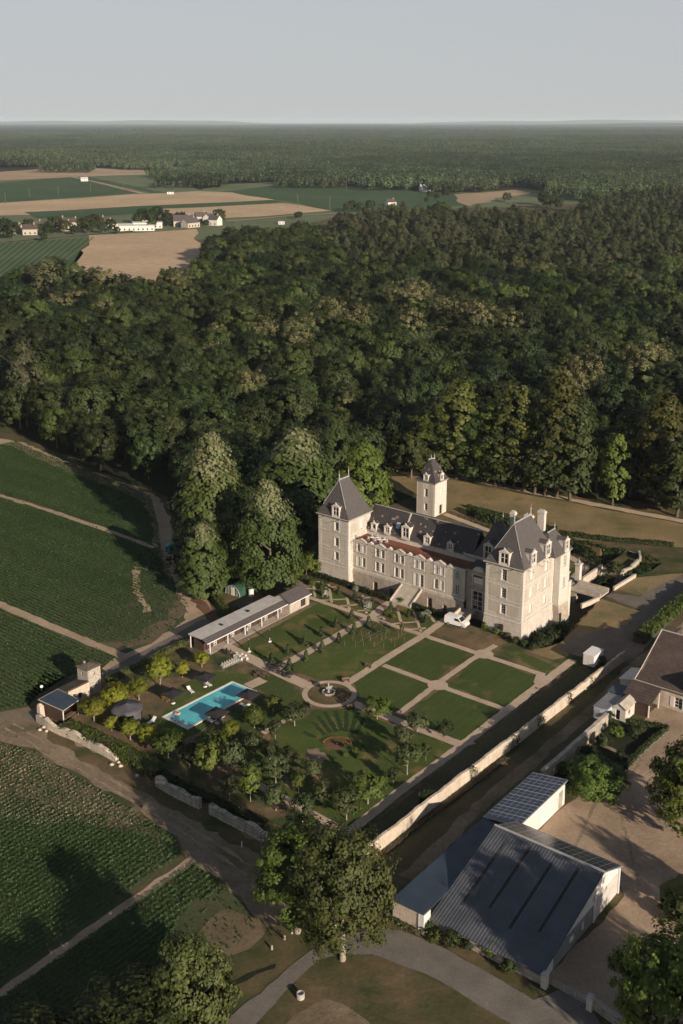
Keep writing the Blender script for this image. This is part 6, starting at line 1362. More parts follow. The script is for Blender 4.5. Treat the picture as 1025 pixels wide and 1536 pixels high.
for (xa, za), (xb, zb) in zip(pr[:-1], pr[1:]): m.quad((xa, 0, za), (xa, D, za), (xb, D, zb), (xb, 0, zb)); 
m.add([(x, D, z) for x, z in pr], [tuple(range(n + 1))]); m.build('tunnel_cover', simple('green_sheet', (0.03, 0.065, 0.045), .5, 0, .3, .6), tn)
m = MB(); m.add([(x * .97, .12, z * .97) for x, z in pr], [tuple(range(n + 1))[::-1]]); m.build('front_panel', simple('green_glaze', (0.11, 0.19, 0.155), .35, 0, .5, 1.2), tn)
m = MB()
for (xa, za), (xb, zb) in zip(pr[:-1], pr[1:]): m.tube((xa, .02, za), (xb, .02, zb), .07, n=5)
for x in (-1.2, -.5, .5, 1.2): m.box(x - .04, x + .04, .04, .11, 0, 2.3 * math.sqrt(1 - (x / Rr_) ** 2))
m.box(-2, 2, .05, .10, 1.0, 1.06); m.build('frame', M['zinc'], tn)
m = MB(); m.box(-.46, .46, .0, .05, 0, 1.9); m.build('door', M['offwhite'], tn)
bx = thing('water_butt', 'pale upright tank beside the tunnel shed front', 'tank', (*G(377, 894), 0), RZ); m = MB(); m.lathe([(0.01, 0), (.55, 0), (.6, .2), (.6, 1.5), (.5, 1.65), (.01, 1.68)], n=12); m.build('tank', M['offwhite'], bx); m = MB(); m.lathe([(.18, 1.68), (.18, 1.8), (.01, 1.8)], n=10); m.build('lid', M['iron'], bx)
cf = thing('cold_frame', 'low glazed cold frame behind the long pavilion', 'cold frame', (*G(372, 912), 0), RZ); m = MB(); m.box(-1.3, 1.3, -2.0, 2.0, 0, .5); m.build('box', M['brown_wood'], cf); m = MB(); m.box(-1.35, 1.35, -2.05, 2.05, .505, .56); m.build('glass_lid', M['slate_panel'], cf)
# hut with old tower at the far corner of the pool garden
hx, hy = GL(131, 1045)
ht = thing('old_tower', 'small square stone tower with low tiled roof at the garden corner', 'tower', Wl(hx - 2.6, hy + .2), RZ)
m = MB(); wall_open(m, (0, 0), (2.9, 0), 0, 5.2, [(1.1, 1.6, 3.9, 4.5)]); wall_open(m, (2.9, 0), (2.9, 2.9), 0, 5.2, [(1.2, 1.7, 3.8, 4.5)]); wall_open(m, (2.9, 2.9), (0, 2.9), 0, 5.2, []); wall_open(m, (0, 2.9), (0, 0), 0, 5.2, []); m.box(.3, 2.6, .3, 2.6, 0, 5.1); m.build('wall', M['rubble'], ht)
m = MB(); hip(m, -.3, 3.2, -.3, 3.2, 5.2, (1.45, 1.45, 5.75), (1.45, 1.45, 5.75)); m.build('roof', M['old_tile'], ht); m = MB(); m.box(.5, .8, 1.0, 1.3, 5.3, 5.9); m.build('chimney', M['stone'], ht)
hh_ = thing('stone_hut', 'low stone hut with mossy tiled roof leaning against the small tower', 'hut', Wl(hx - 2.6, hy - 4.6), RZ)
m = MB(); wall_open(m, (0, 0), (3.3, 0), 0, 2.5, []); wall_open(m, (3.3, 0), (3.3, 4.75), 0, 3.1, [(2.2, 3.0, .8, 1.8)]); wall_open(m, (0, 4.75), (0, 0), 0, 2.5, []); m.build('wall', M['pale_wall'], hh_)
m = MB(); m.box(.2, 3.1, .2, 4.6, 0, 2.4); m.build('core_wall', M['dark_opening'], hh_)
m = MB(); m.add([(-.3, -.2, 2.3), (3.2, -.2, 3.15), (3.2, 4.77, 3.15), (-.3, 4.77, 2.3), (-.3, -.2, 2.45), (3.2, -.2, 3.3), (3.2, 4.77, 3.3), (-.3, 4.77, 2.45)], [(0, 3, 2, 1), (4, 5, 6, 7), (0, 1, 5, 4), (1, 2, 6, 5), (2, 3, 7, 6), (3, 0, 4, 7)]); m.build('roof', M['old_tile'], hh_)
# bar hut with flat dark blue roof, roof corners surveyed at 2.8 m
bc = [GL(57.5, 1049, 2.9), GL(87, 1033.5, 3.0), GL(119, 1050, 2.8), GL(95, 1067, 2.6)]
bo = bc[0]; bh = thing('bar_hut', 'open fronted bar hut with dark blue flat roof at the garden corner', 'hut', Wl(*bo), RZ)
C4 = [(p[0] - bo[0], p[1] - bo[1]) for p in bc]; zz = [2.75, 2.9, 2.75, 2.6]
m = MB(); m.add([(p[0], p[1], z) for p, z in zip(C4, zz)] + [(p[0], p[1], z + .14) for p, z in zip(C4, zz)], [(0, 1, 2, 3), (7, 6, 5, 4), (0, 4, 5, 1), (1, 5, 6, 2), (2, 6, 7, 3), (3, 7, 4, 0)]); m.build('roof', M['blue_roof'], bh)
m = MB(); 
for i in range(4):
    a, b = C4[i], C4[(i + 1) % 4]; m.tube((a[0], a[1], zz[i] + .08), (b[0], b[1], zz[(i + 1) % 4] + .08), .09, n=4)
m.build('roof_edge', M['concrete'], bh)
cxm = sum(p[0] for p in C4) / 4; cym = sum(p[1] for p in C4) / 4
ins = [(cxm + (p[0] - cxm) * .9, cym + (p[1] - cym) * .9) for p in C4]
m = MB()
for i in (0, 1, 3): 
    a, b = ins[i], ins[(i + 1) % 4]; m.quad((a[0], a[1], 0), (b[0], b[1], 0), (b[0], b[1], 2.6), (a[0], a[1], 2.6))
m.build('wall', M['brown_wood'], bh)
m = MB(); m.prism(ins, .02, .12); m.build('floor', M['timber'], bh)
for i in (2, 3): m = MB(); p = ins[i]; m.box(p[0] - .08, p[0] + .08, p[1] - .08, p[1] + .08, 0, 2.65); m.build('post', M['offwhite'], bh)
m = MB(); p = ins[3]; q = ins[2]; m.tube((p[0] + .3, p[1], .9), (q[0], q[1], .9), .12, n=4); m.build('counter', M['timber'], bh)
fx = G(78, 1074); fr_ = thing('fridge', 'white upright fridge standing outside the bar hut', 'fridge', (fx[0], fx[1], 0), RZ); m = MB(); m.box(-.4, .4, -.35, .35, 0, 1.8); m.build('cabinet', M['white_paint'], fr_); m = MB(); m.box(-.36, .36, -.4, -.355, .1, 1.7); m.build('door', M['offwhite'], fr_)
fx = G(62, 1076); fr_ = thing('stone_pillar', 'broken pale stone pillar at the corner of the ruined wall', 'pillar', (fx[0], fx[1], 0), RZ); m = MB(); m.frustum((-.5, .5, -.5, .5), (-.42, .4, -.4, .42), -.1, 2.3); m.frustum((-.4, .3, -.4, .3), (-.2, .2, -.3, .1), 2.3, 2.7); m.build('masonry', M['pale_wall'], fr_)
dx_ = G(64, 1049); ds = thing('satellite_dish', 'round white satellite dish behind the bar hut', 'dish', (dx_[0], dx_[1], 0), 0.4); m = MB(); m.lathe([(.02, 0), (.17, .03), (.27, .09)], n=16); m.v = [(x, -z * 1.0, y + 2.6) for x, y, z in m.v]; m.build('dish', M['white_paint'], ds); m = MB(); m.tube((0, .05, 0), (0, .05, 2.6), .05); m.build('pole', M['iron'], ds)
# pool
q = [GL(*p) for p in ((243, 1076), (348.5, 1022.5), (385.5, 1037.5), (282, 1095))]
pcx, pcy = sum(p[0] for p in q) / 4, sum(p[1] for p in q) / 4
pl = thing('swimming_pool', 'turquoise rectangular swimming pool with pale stone rim', 'swimming pool', Wl(pcx, pcy), RZ)
q = [(p[0] - pcx, p[1] - pcy) for p in q]
def inset(P, k):
    cx = sum(p[0] for p in P) / 4; cy = sum(p[1] for p in P) / 4
    return [(cx + (p[0] - cx) * (1 - k / abs(p[0] - cx)), cy + (p[1] - cy) * (1 - k / abs(p[1] - cy))) for p in P]
qi = inset(q, .4); m = MB(); m.v = []
m.add([(p[0], p[1], .16) for p in q] + [(p[0], p[1], .16) for p in qi] + [(p[0], p[1], .0) for p in q] + [(p[0], p[1], .02) for p in qi],
      [f for i in range(4) for f in ((i, i + 4, (i + 1) % 4 + 4, (i + 1) % 4), (i, (i + 1) % 4, (i + 1) % 4 + 8, i + 8), (i + 4, i + 12, (i + 1) % 4 + 12, (i + 1) % 4 + 4))]); m.build('rim', M['offwhite'], pl)
m = MB(); m.add([(p[0], p[1], .09) for p in qi], [(3, 2, 1, 0)]); m.build('water', M['pool_water'], pl)
m = MB(); a = Vector(qi[0]); b = Vector(qi[3]); d = (b - a).normalized(); nn = Vector((-d.y, d.x)); 
if nn.dot(Vector(qi[1]) - a) < 0: nn = -nn
for k in range(3): c0 = a + nn * (.25 + k * .28); c1 = b + nn * (.25 + k * .28); m.add([(c0.x, c0.y, .095 + .0), (c1.x, c1.y, .095), ((c1 + nn * .14).x, (c1 + nn * .14).y, .095), ((c0 + nn * .14).x, (c0 + nn * .14).y, .095)], [(0, 1, 2, 3)])
m.build('pool_steps', M['offwhite'], pl)
for nm, lab, u, v, mt in (('pool_float', 'red and white inflatable floating near the upper pool edge', 266, 1071, 'red_toy'), ('pool_float', 'white inflatable floating at the shallow pool end', 263, 1083, 'white_paint')):
    x, y = G(u, v); m = MB(); m.lathe([(.25, .1), (.5, .05), (.65, .15), (.5, .28), (.25, .2)], n=14); o = m.build(nm, M[mt], None, (x, y, .06)); tag(o, lab, 'inflatable', 'pool floats')
def parasol(u, v, size, h, label, group, cloth='dark_cloth', open_=True):
    x, y = G(u, v); r = thing('parasol', label, 'parasol', (x, y, 0), RZ + R(4), group)
    m = MB(); m.lathe([(.01, .12), (.4, .12), (.4, 0)], n=12); m.build('base', M['white_paint'], r)
    m = MB(); m.tube((0, 0, .1), (0, 0, h + .05), .045); m.build('pole', M['timber'] if open_ else M['white_paint'], r)
    m = MB()
    if open_:
        s = size / 2; e = h - .45; c = [(-s, -s, e), (s, -s, e), (s, s, e), (-s, s, e)]; top = (0, 0, h)
        for i in range(4):
            a, b = c[i], c[(i + 1) % 4]; mid = ((a[0] + b[0]) / 2 * .97, (a[1] + b[1]) / 2 * .97, e + .02); m.tri(a, mid, top); m.tri(mid, b, top)
            m.quad(a, (a[0], a[1], e - .2), (mid[0], mid[1], e - .18), mid); m.quad(mid, (mid[0], mid[1], e - .18), (b[0], b[1], e - .2), b)
    else: m.lathe([(.04, h - 1.75), (.15, h - 1.6), (.19, h - 1.1), (.1, h - .2), (.02, h)], n=9)
    m.build('canopy', M[cloth], r); return r
parasol(260, 1055, 3.1, 2.55, 'open dark square parasol on the pool lawn nearest the yellow green trees', 'open parasols round the pool')
parasol(308, 1030, 3.1, 2.55, 'open dark square parasol above the upper long side of the pool', 'open parasols round the pool')
parasol(326, 1085, 3.1, 2.55, 'open dark square parasol at the lower side of the pool near its middle', 'open parasols round the pool')
parasol(373, 1057, 3.1, 2.55, 'open dark square parasol at the lower pool corner by the terrace', 'open parasols round the pool')
parasol(374, 977.5, 1, 2.6, 'closed dark parasol on the lawn nearest the pool', 'closed parasols on the lawn', open_=False)
parasol(405, 962.5, 1, 2.6, 'closed dark parasol on the lawn nearest the castle', 'closed parasols on the lawn', open_=False)
def lounger(u, v, a, label, mt='white_paint'):
    x, y = G(u, v); r = thing('sun_lounger', label, 'sun lounger', (x, y, 0), a, 'sun loungers round the pool')
    m = MB(); m.box(-.95, .35, -.32, .32, .3, .38); m.build('seat', M[mt], r); m = MB(); m.add([(.35, -.32, .32), (.95, -.32, .75), (.95, .32, .75), (.35, .32, .32), (.35, -.32, .4), (.93, -.32, .82), (.93, .32, .82), (.35, .32, .4)], [(0, 3, 2, 1), (4, 5, 6, 7), (0, 1, 5, 4), (2, 3, 7, 6), (1, 2, 6, 5)]); m.build('backrest', M[mt], r)
    for sx in (-.85, .3):
        for sy in (-.28, .28): m = MB(); m.box(sx - .03, sx + .03, sy - .03, sy + .03, 0, .3); m.build('leg', M['zinc'], r)
for k, (u, v, a, l, mt) in enumerate([(286, 1038, 2.2, 'white sun lounger alone on the lawn between the two upper parasols', 'white_paint'), (248, 1050, 2.4, 'pale yellow lounger in the shade of the parasol by the trees', 'yellow_flower'), (305, 1023, 2.2, 'white sun lounger under the parasol above the pool', 'white_paint'), (312, 1028, 2.3, 'white sun lounger beside the parasol pole above the pool', 'white_paint'), (318, 1084, -.7, 'white sun lounger under the parasol below the pool', 'white_paint'), (330, 1079, -.7, 'sun lounger at the pool edge beside the lower parasol', 'white_paint'), (228, 1084, 1.0, 'white chair lying on the lawn near the shallow pool end', 'white_paint'), (366, 1060, -.7, 'sun lounger under the parasol by the terrace corner', 'white_paint')]): lounger(u, v, a, l, mt)
x, y = G(191, 1078); gz = thing('canopy_shelter', 'round grey cloth canopy shelter among the yellow green trees', 'gazebo', (x, y, 0), 0)
m = MB(); n = 20; prof = [(0.05, 3.0), (1.0, 2.62), (2.1, 2.35), (2.75, 2.2), (2.8, 1.85)]; m.lathe(prof, n=n); m.v = [(a, b, c + .07 * math.sin(4 * math.atan2(b, a)) * (math.hypot(a, b) / 2.8)) for a, b, c in m.v]; m.build('canopy', M['grey_cloth'], gz)
m = MB(); m.lathe([(2.74, 1.9), (2.7, .25)], n=n); m.f = [f for i, f in enumerate(m.f) if i % 20 in (0, 1, 17, 18, 8, 9)]; m.sm = m.sm[:len(m.f)]; m.build('curtain', M['grey_cloth'], gz)
for k in range(8): t = k * math.pi / 4; m = MB(); m.tube((2.65 * math.cos(t), 2.65 * math.sin(t), 0), (2.65 * math.cos(t), 2.65 * math.sin(t), 2.2), .05); m.build('post', M['iron'], gz)
# dark ground squares (shade sails laid as terraces) by the gravel road
for k, (u, v) in enumerate([(216, 1037), (262, 1003)]): pass
# terrace furniture
def tset(u, v, label, mt='timber', sc=0.8, chairs=4):
    x, y = G(u, v); r = thing('garden_table', label, 'table set', (x, y, 0), rnd.uniform(0, 3), 'table sets on the garden terrace'); r.scale = (sc,) * 3
    m = MB(); m.box(-.7, .7, -.45, .45, .7, .76); m.build('tabletop', M[mt], r)
    for sx in (-.6, .6):
        for sy in (-.36, .36): m = MB(); m.box(sx - .04, sx + .04, sy - .04, sy + .04, 0, .7); m.build('leg', M['iron'], r)
    for a in range(chairs):
        t = a * math.pi / 2 + .78; cx_, cy_ = 1.0 * math.cos(t), .85 * math.sin(t); s = 1 if cy_ > 0 else -1; m = MB(); m.box(cx_ - .22, cx_ + .22, cy_ - .22, cy_ + .22, .42, .47); m.box(cx_ - .22, cx_ + .22, cy_ + s * .18 - .03, cy_ + s * .18 + .03, .47, .92)
        for u1 in (-.18, .18):
            for v1 in (-.18, .18): m.box(cx_ + u1 - .025, cx_ + u1 + .025, cy_ + v1 - .025, cy_ + v1 + .025, 0, .42)
        m.build('chair', M[mt], r)
for u, v, l, mt in [(358, 986, 'pale table set on the terrace path by the pavilion end', 'offwhite'), (366, 990, 'second pale table set on the terrace path by the pavilion end', 'offwhite'), (340, 980, 'dark table set nearest the pavilion end', 'iron'), (408, 1006, 'dark table set where the promenade meets the terrace', 'iron'), (416, 1003, 'dark table set at the first topiary cone', 'iron'), (424, 1012, 'dark table set on the terrace towards the fountain', 'iron'), (433, 1015, 'dark table set on the terrace nearest the fountain', 'iron'), (388, 1013, 'timber gate bench set beside the pool entrance', 'timber'), (397, 1014, 'second timber bench set beside the pool entrance', 'timber')]: tset(u, v, l, mt)
for k in range(14):
    i, j = k % 7, k // 7; x, y = G(336 + i * 3.6 - j * 3, 1003 - i * 1.6 + j * -3.0); r = thing('white_chair', 'white chair in the tight block of stacked chairs beside the terrace', 'chair', (x, y, 0), RZ, 'block of white chairs beside the terrace'); r.scale = (.85, .85, .85)
    m = MB(); m.box(-.2, .2, -.2, .2, .42, .46); m.box(-.2, .2, .17, .21, .46, .95); m.build('seat', M['shutter'], r)
    m = MB()
    for sx in (-.18, .18):
        for sy in (-.18, .18): m.box(sx - .02, sx + .02, sy - .02, sy + .02, 0, .42)
    m.build('legs', M['white_paint'], r)
fo = thing('fountain', 'octagonal stone fountain with pedestal bowl in the middle of the round path', 'fountain', (*G(493, 1040), 0), .3)
m = MB(); m.lathe([(1.25, 0), (1.3, .4), (1.18, .45), (1.08, .4), (1.05, .2)], n=8, smooth=False); m.build('basin', M['stone'], fo); m = MB(); m.lathe([(.01, .3), (1.07, .3)], n=8); m.f = [f[::-1] for f in m.f]; m.build('water', M['slate_panel'], fo)
m = MB(); m.lathe([(.35, .2), (.2, .6), (.14, 1.0), (.25, 1.15), (.75, 1.4), (.78, 1.46), (.2, 1.4), (.1, 1.7), (.22, 1.85), (.02, 2.1)], n=12); m.build('pedestal', M['stone'], fo)
for k, (u, v, a) in enumerate([(519, 1023, .2), (527, 1063, .5), (465, 1060, 2.0), (552, 1001, -.6)]):
    r = thing('bench', ['dark bench on the path above the fountain circle', 'dark bench below the fountain circle by the round tree', 'dark bench on the pool side of the fountain circle', 'low dark box on the diagonal garden path'][k], 'bench', (*G(u, v), 0), a, 'benches near the fountain'); m = MB(); m.box(-.7, .7, -.2, .2, .4, .46); m.build('seat', M['timber'], r); m = MB(); m.box(-.7, .7, .18, .24, .46, .85); m.build('backrest', M['timber'], r)
    for s in (-.6, .6): m = MB(); m.box(s - .05, s + .05, -.2, .2, 0, .4); m.build('leg', M['iron'], r)
# vine trellises
for k, ((a, b), (c, d)) in enumerate([((540, 325), (330, 470)), ((570, 345), (400, 470)), ((620, 345), (450, 470)), ((660, 360), (520, 470)), ((720, 385), (580, 480)), ((770, 395), (650, 480))]):
    A = G(440 + a / 4.27, 860 + b / 4.27); Bq = G(440 + c / 4.27, 860 + d / 4.27); r = thing('vine_trellis', '%s row of thin trellis posts on the vine plot from the promenade' % ORD[k], 'trellis', (*A, 0), 0, 'trellis rows on the vine plot')
    P = jag([(0, 0), (Bq[0] - A[0], Bq[1] - A[1])], 2.6, 0.0, False); w = MB()
    for i, p in enumerate(P):
        m = MB(); m.box(p[0] - .03, p[0] + .03, p[1] - .03, p[1] + .03, 0, 1.25); m.build('post', M['timber'], r)
        if i: 
            for z in (.7, 1.2): w.tube((*P[i - 1], z), (*p, z), .012, n=3)
    w.build('wire', M['iron'], r)
for k, (a, b) in enumerate([(592, 418), (697, 395)]): x, y = G(440 + a / 4.27, 860 + b / 4.27); tree('orchard', x, y, 3.0, ['thin young tree in the middle of the vine plot', 'thin young tree on the right of the vine plot'][k], 'tree', v=3, wide=.5)
g = random.Random(9); P = []; 
fm = MB()
for k in range(26):
    t = k / 25; a = 3.3 + t * 2.9; u = 506 + 21 * math.cos(a); v = 1117 + 9.5 * math.sin(a); x, y = G(u, v); s = g.uniform(.05, .11); fm.lathe([(.02, .1), (s, .2), (s * .7, .38), (.02, .45)], (x, y), 6)
tag(fm.build('yellow_flowers', M['yellow_flower']), 'arc of yellow flowers along the upper edge of the bare bed', 'flowers', kind='stuff')
for k, (u, v, h) in enumerate([(518, 1122, .9), (532, 1128, .9), (545, 1126, 1.0), (505, 1117, .7), (518, 1135, .8), (502, 1142, .8), (538, 1138, 1.0)]): x, y = G(u, v); tree('shrub', x, y, h, '%s low leafy plant beside the flower bed' % ORD[k], 'plant', 'plants beside the flower bed', name='plant', v=k, trunk=False)
# turquoise drum, well stump, bollards, odd small things
x, y = G(257, 829); r = thing('hose_reel', 'turquoise round irrigation drum in the shade beside the dirt track', 'drum', (x, y, 0), R(20)); m = MB(); m.tube((0, -.55, 1.25), (0, .55, 1.25), 1.2, n=20); m.build('drum', M['turquoise'], r); m = MB(); m.box(-1, 1, -.7, -.58, 0, .3); m.box(-1, 1, .58, .7, 0, .3); m.box(-.1, .1, -.7, -.6, .3, 1.3); m.box(-.1, .1, .6, .7, .3, 1.3); m.build('stand', M['iron'], r)
x, y = G(451, 1497); r = thing('stone_trough', 'short round stone well head on the grass inside the lane bend', 'well', (x, y, 0)); m = MB(); m.lathe([(.5, -.1), (.5, .75), (.36, .78), (.34, .3)], n=16); m.build('ring', M['barrel'], r); m = MB(); m.lathe([(.01, .55), (.36, .55)], n=16); m.build('lid', M['concrete'], r)
for k, (u, v) in enumerate([(427, 1409), (408, 1424), (438, 1400)]):
    m = MB(); m.lathe([(.16, -.1), (.15, .5), (.1, .58), (.01, .6)], n=9); o = m.build('stone_post', M['stone'], None, (*G(u, v), 0)); tag(o, '%s short stone post at the lane verge counted from the big trees' % ['second', 'third', 'first'][k], 'post', 'stone posts at the lane verge')
x, y = G(393, 1315); r = thing('utility_pole', 'thin dark pole in the shade beside the large lane tree', 'pole', (x, y, 0)); m = MB(); m.tube((0, 0, 0), (0, 0, 6.5), .12, .09); m.build('pole', M['bark'], r); m = MB(); m.box(-.6, .6, -.05, .05, 6.1, 6.2); m.build('crossarm', M['bark'], r)
x, y = G(363, 1271); r = thing('road_post', 'small white marker post in front of the grey ruined wall', 'post', (x, y, 0)); m = MB(); m.box(-.07, .07, -.05, .05, 0, 1.0); m.build('post', M['white_paint'], r)
ditch = sheet('ditch', px([(340, 1478), (370, 1462), (398, 1452), (414, 1446), (412, 1452), (385, 1463), (355, 1478)]), M['forest_floor'], 0.056, 0.1, 1)
# person by the pavilion door
def person(x, y, rz, label):
    r = thing('person', label, 'person', (x, y, 0), rz)
    me = bpy.data.meshes.new('body'); J = [(0, 0, .95), (0, 0, 1.2), (0, 0, 1.42), (0, .01, 1.52), (0, .02, 1.68), (.1, 0, .9), (.11, .03, .5), (.11, 0, .06), (.11, .14, .03), (-.1, 0, .9), (-.12, .02, .5), (-.13, -.05, .06), (-.13, .09, .03), (.2, 0, 1.4), (.25, .02, 1.12), (.24, .12, .88), (-.2, 0, 1.4), (-.25, 0, 1.12), (-.24, .08, .88)]
    E = [(0, 1), (1, 2), (2, 3), (3, 4), (0, 5), (5, 6), (6, 7), (7, 8), (0, 9), (9, 10), (10, 11), (11, 12), (2, 13), (13, 14), (14, 15), (2, 16), (16, 17), (17, 18)]
    me.from_pydata(J, E, []); o = mesh_obj('body', me, M['shirt'], r); md = o.modifiers.new('skin', 'SKIN'); o.modifiers.new('sub', 'SUBSURF').render_levels = 1
    rr = [.14, .13, .13, .05, .1, .09, .065, .045, .04, .09, .065, .045, .04, .06, .045, .035, .06, .045, .035]
    for i, sv in enumerate(me.skin_vertices[0].data): sv.radius = (rr[i], rr[i]); sv.use_root = i == 0
    m = MB(); m.lathe([(.01, 1.82), (.09, 1.79), (.115, 1.7), (.08, 1.66)], (0, .01), 10); m.build('hair', M['iron'], r)
    m = MB()
    for s in (.1, -.11): m.tube((s, .01, .95), (s * 1.1, .0, .12), .1, .06, 8)
    m.build('trousers', M['trousers'], r)
x, y = G(371, 952.5); person(x, y, R(-60), 'person in a pale shirt and dark trousers standing at the pavilion door')
# ------------------------------------------------------------------ farm: barn, lean-to, solar shed
bn = thing('barn', 'large barn with dark corrugated roof, solar panels on its far slope and white gable', 'barn', Wl(76.8, -82), RZ)
BL, ye, yr, yf, zl, zr_, zf = 16.0, 0.0, 15.8, 21.4, 1.75, 6.5, 4.1
m = MB(); m.add([(-.15, -.4, zl - .12), (BL + .15, -.4, zl - .12), (BL + .15, yr, zr_), (-.15, yr, zr_), (-.15, -.4, zl + .03), (BL + .15, -.4, zl + .03), (BL + .15, yr, zr_ + .15), (-.15, yr, zr_ + .15)], [(0, 3, 2, 1), (4, 5, 6, 7), (0, 1, 5, 4), (1, 2, 6, 5), (3, 0, 4, 7)]); m.build('roof', M['barn_roof'], bn)
m = MB(); m.add([(-.15, yr + .003, zr_), (BL + .15, yr + .003, zr_), (BL + .15, yf + .3, zf - .1), (-.15, yf + .3, zf - .1), (-.15, yr + .003, zr_ + .15), (BL + .15, yr + .003, zr_ + .15), (BL + .15, yf + .3, zf + .05), (-.15, yf + .3, zf + .05)], [(0, 3, 2, 1), (4, 5, 6, 7), (1, 2, 6, 5), (2, 3, 7, 6), (3, 0, 4, 7)]); m.build('roof', M['grey_sheet'], bn)
sl_ = math.hypot(yf - yr, zr_ - zf); an = math.atan2(zf - zr_, yf - yr)
sp_ = MB(); sp_.box(0, 1.95, 0, 5.4, 0, .06); 
pan0 = None
for k in range(8):
    me_o = sp_.build('solar_panel', M['solar'], bn) if k == 0 else bpy.data.objects.new('solar_panel', pan0.data)
    if k == 0: pan0 = me_o
    else: COL.objects.link(me_o); me_o.parent = bn
    me_o.location = (.2 + k * 1.97, yr + .35, zr_ + .15 - .35 * (zr_ - zf) / (yf - yr) + .05); me_o.rotation_euler = (an, 0, 0)
m = MB(); m.tube((-.2, yr, zr_ + .17), (BL + .2, yr, zr_ + .17), .16, n=6); m.build('ridge_cap', M['zinc'], bn)
for k, x in enumerate((2.3, 5.7, 9.4, 12.8)):                   # mossy translucent strips down the slope, laid on the sheets
    m = MB(); t0, t1 = (.12, .80) if k in (0, 2) else (.06, .72); ya, yb = yr * (1 - t0), yr * (1 - t1); zf_ = lambda y: zl + .03 + (y + .4) / (yr + .4) * (zr_ - zl + .12) + .02
    m.quad((x, yb, zf_(yb)), (x + .38, yb, zf_(yb)), (x + .38, ya, zf_(ya)), (x, ya, zf_(ya))); m.build('rooflight', M['moss_strip'], bn)
G1 = (BL, ye); G2 = (BL, yf)
m = MB(); ops = [(4.6, 15.0, 0.0, 2.9), (15.6, 21.0, 0, 3.4)]
def gable(mb, x, side):
    pts = [(0, 0), (yf, 0), (yf, zf - .12), (yr, zr_ - .02), (0, zl - .02)]
    mb.add([(x, p[0], p[1]) for p in pts], [(0, 1, 2, 3, 4)] if side > 0 else [(4, 3, 2, 1, 0)])
gable(m, BL - .25, 1); gable(m, 0.0, -1); m.build('gable_wall', M['white_sheet'], bn)
m = MB(); m.box(BL - .24, BL - .20, 3.2, 13.9, .02, 2.6); m.build('sliding_door', M['grey_sheet'], bn); m = MB(); m.box(BL - .24, BL - .2, 14.1, 21.0, .02, 3.2); m.build('sliding_door', M['flat_roof'], bn)
for y in (.05, 14.0, yf - .1): m = MB(); m.box(BL - .2, BL - .02, y - .1, y + .1, 0, min(zf, zl + (y / yr) * (zr_ - zl)) - .15); m.build('post', M['white_paint'], bn)
m = MB(); m.box(BL - .2, BL - .1, 7.2, 8.2, 1.2, 1.9); m.box(BL - .2, BL - .1, 10.6, 11.0, 1.0, 2.1); m.build('notice_board', M['offwhite'], bn)
m = MB(); wall_open(m, (0, 0), (BL, 0), 0, zl - .15, []); m.build('eave_wall', M['rubble'], bn); m = MB(); wall_open(m, (BL, yf), (0, yf), 0, zf - .1, []); m.build('eave_wall', M['rubble'], bn)
lt = thing('lean_to', 'long lean-to with flat dark blue roof and stone end wall beside the barn', 'lean-to', Wl(71.9, -83.6), RZ)
m = MB(); wall_open(m, (0, 0), (4.05, 0), 0, 2.9, []); wall_open(m, (0, 22.8), (0, 0), 0, 2.9, []); m.box(.1, 4.0, .1, 22, 0, 2.7); m.build('wall', M['pale_wall'], lt)
m = MB(); m.add([(-.15, -.15, 2.92), (4.85, -.15, 3.05), (4.85, 22.9, 3.05), (-.15, 22.9, 2.92), (-.15, -.15, 3.05), (4.85, -.15, 3.18), (4.85, 22.9, 3.18), (-.15, 22.9, 3.05)], [(0, 3, 2, 1), (4, 5, 6, 7), (0, 1, 5, 4), (1, 2, 6, 5), (2, 3, 7, 6), (3, 0, 4, 7)]); m.build('roof', M['blue_roof'], lt)
m = MB(); m.box(4.06, 4.85, -.02, 1.5, 0, 2.9); m.build('end_panel', M['white_sheet'], lt); m = MB(); m.box(4.0, 4.1, -.1, -.03, 0, 2.9); m.build('downpipe', M['zinc'], lt)
ss = thing('solar_shed', 'white walled shed with a roof full of solar panels at the yard edge', 'shed', Wl(72.3, -60.5), RZ)
m = MB(); ops = [(.6, 2.2, .02, 2.4), (2.5, 6.0, .02, 2.6), (10.2, 11.6, .02, 2.4), (11.9, 13.2, .02, 2.9)]
wall_open(m, (0, 0), (5.1, 0), 0, 3.0, []); wall_open(m, (5.1, 0), (5.1, 13.9), 0, 3.9, ops, .15); wall_open(m, (5.1, 13.9), (0, 13.9), 0, 3.0, []); wall_open(m, (0, 13.9), (0, 0), 0, 3.0, [])
m.tri((0, 0, 3.0), (5.1, 0, 3.0), (5.1, 0, 3.9)); m.tri((5.1, 13.9, 3.0), (0, 13.9, 3.0), (5.1, 13.9, 3.9)); m.build('wall', M['white_sheet'], ss)
for k, o in enumerate(ops): m = MB(); obox(m, (5.1, 0), (5.1, 13.9), o[0], o[1], o[2], o[3], -.2, -.1); m.build('door', M['dark_opening'] if k == 0 else (M['offwhite'] if k != 3 else M['stone']), ss)
m = MB(); m.add([(-.6, -.5, 2.95), (5.4, -.5, 4.0), (5.4, 14.2, 4.0), (-.6, 14.2, 2.95), (-.6, -.5, 3.1), (5.4, -.5, 4.15), (5.4, 14.2, 4.15), (-.6, 14.2, 3.1)], [(0, 3, 2, 1), (4, 5, 6, 7), (0, 1, 5, 4), (1, 2, 6, 5), (2, 3, 7, 6), (3, 0, 4, 7)]); m.build('roof', M['zinc'], ss)
an2 = math.atan2(1.05, 6.0); sp_ = MB(); sp_.box(0, 5.85, 0, 1.66, 0, .06); pan1 = None
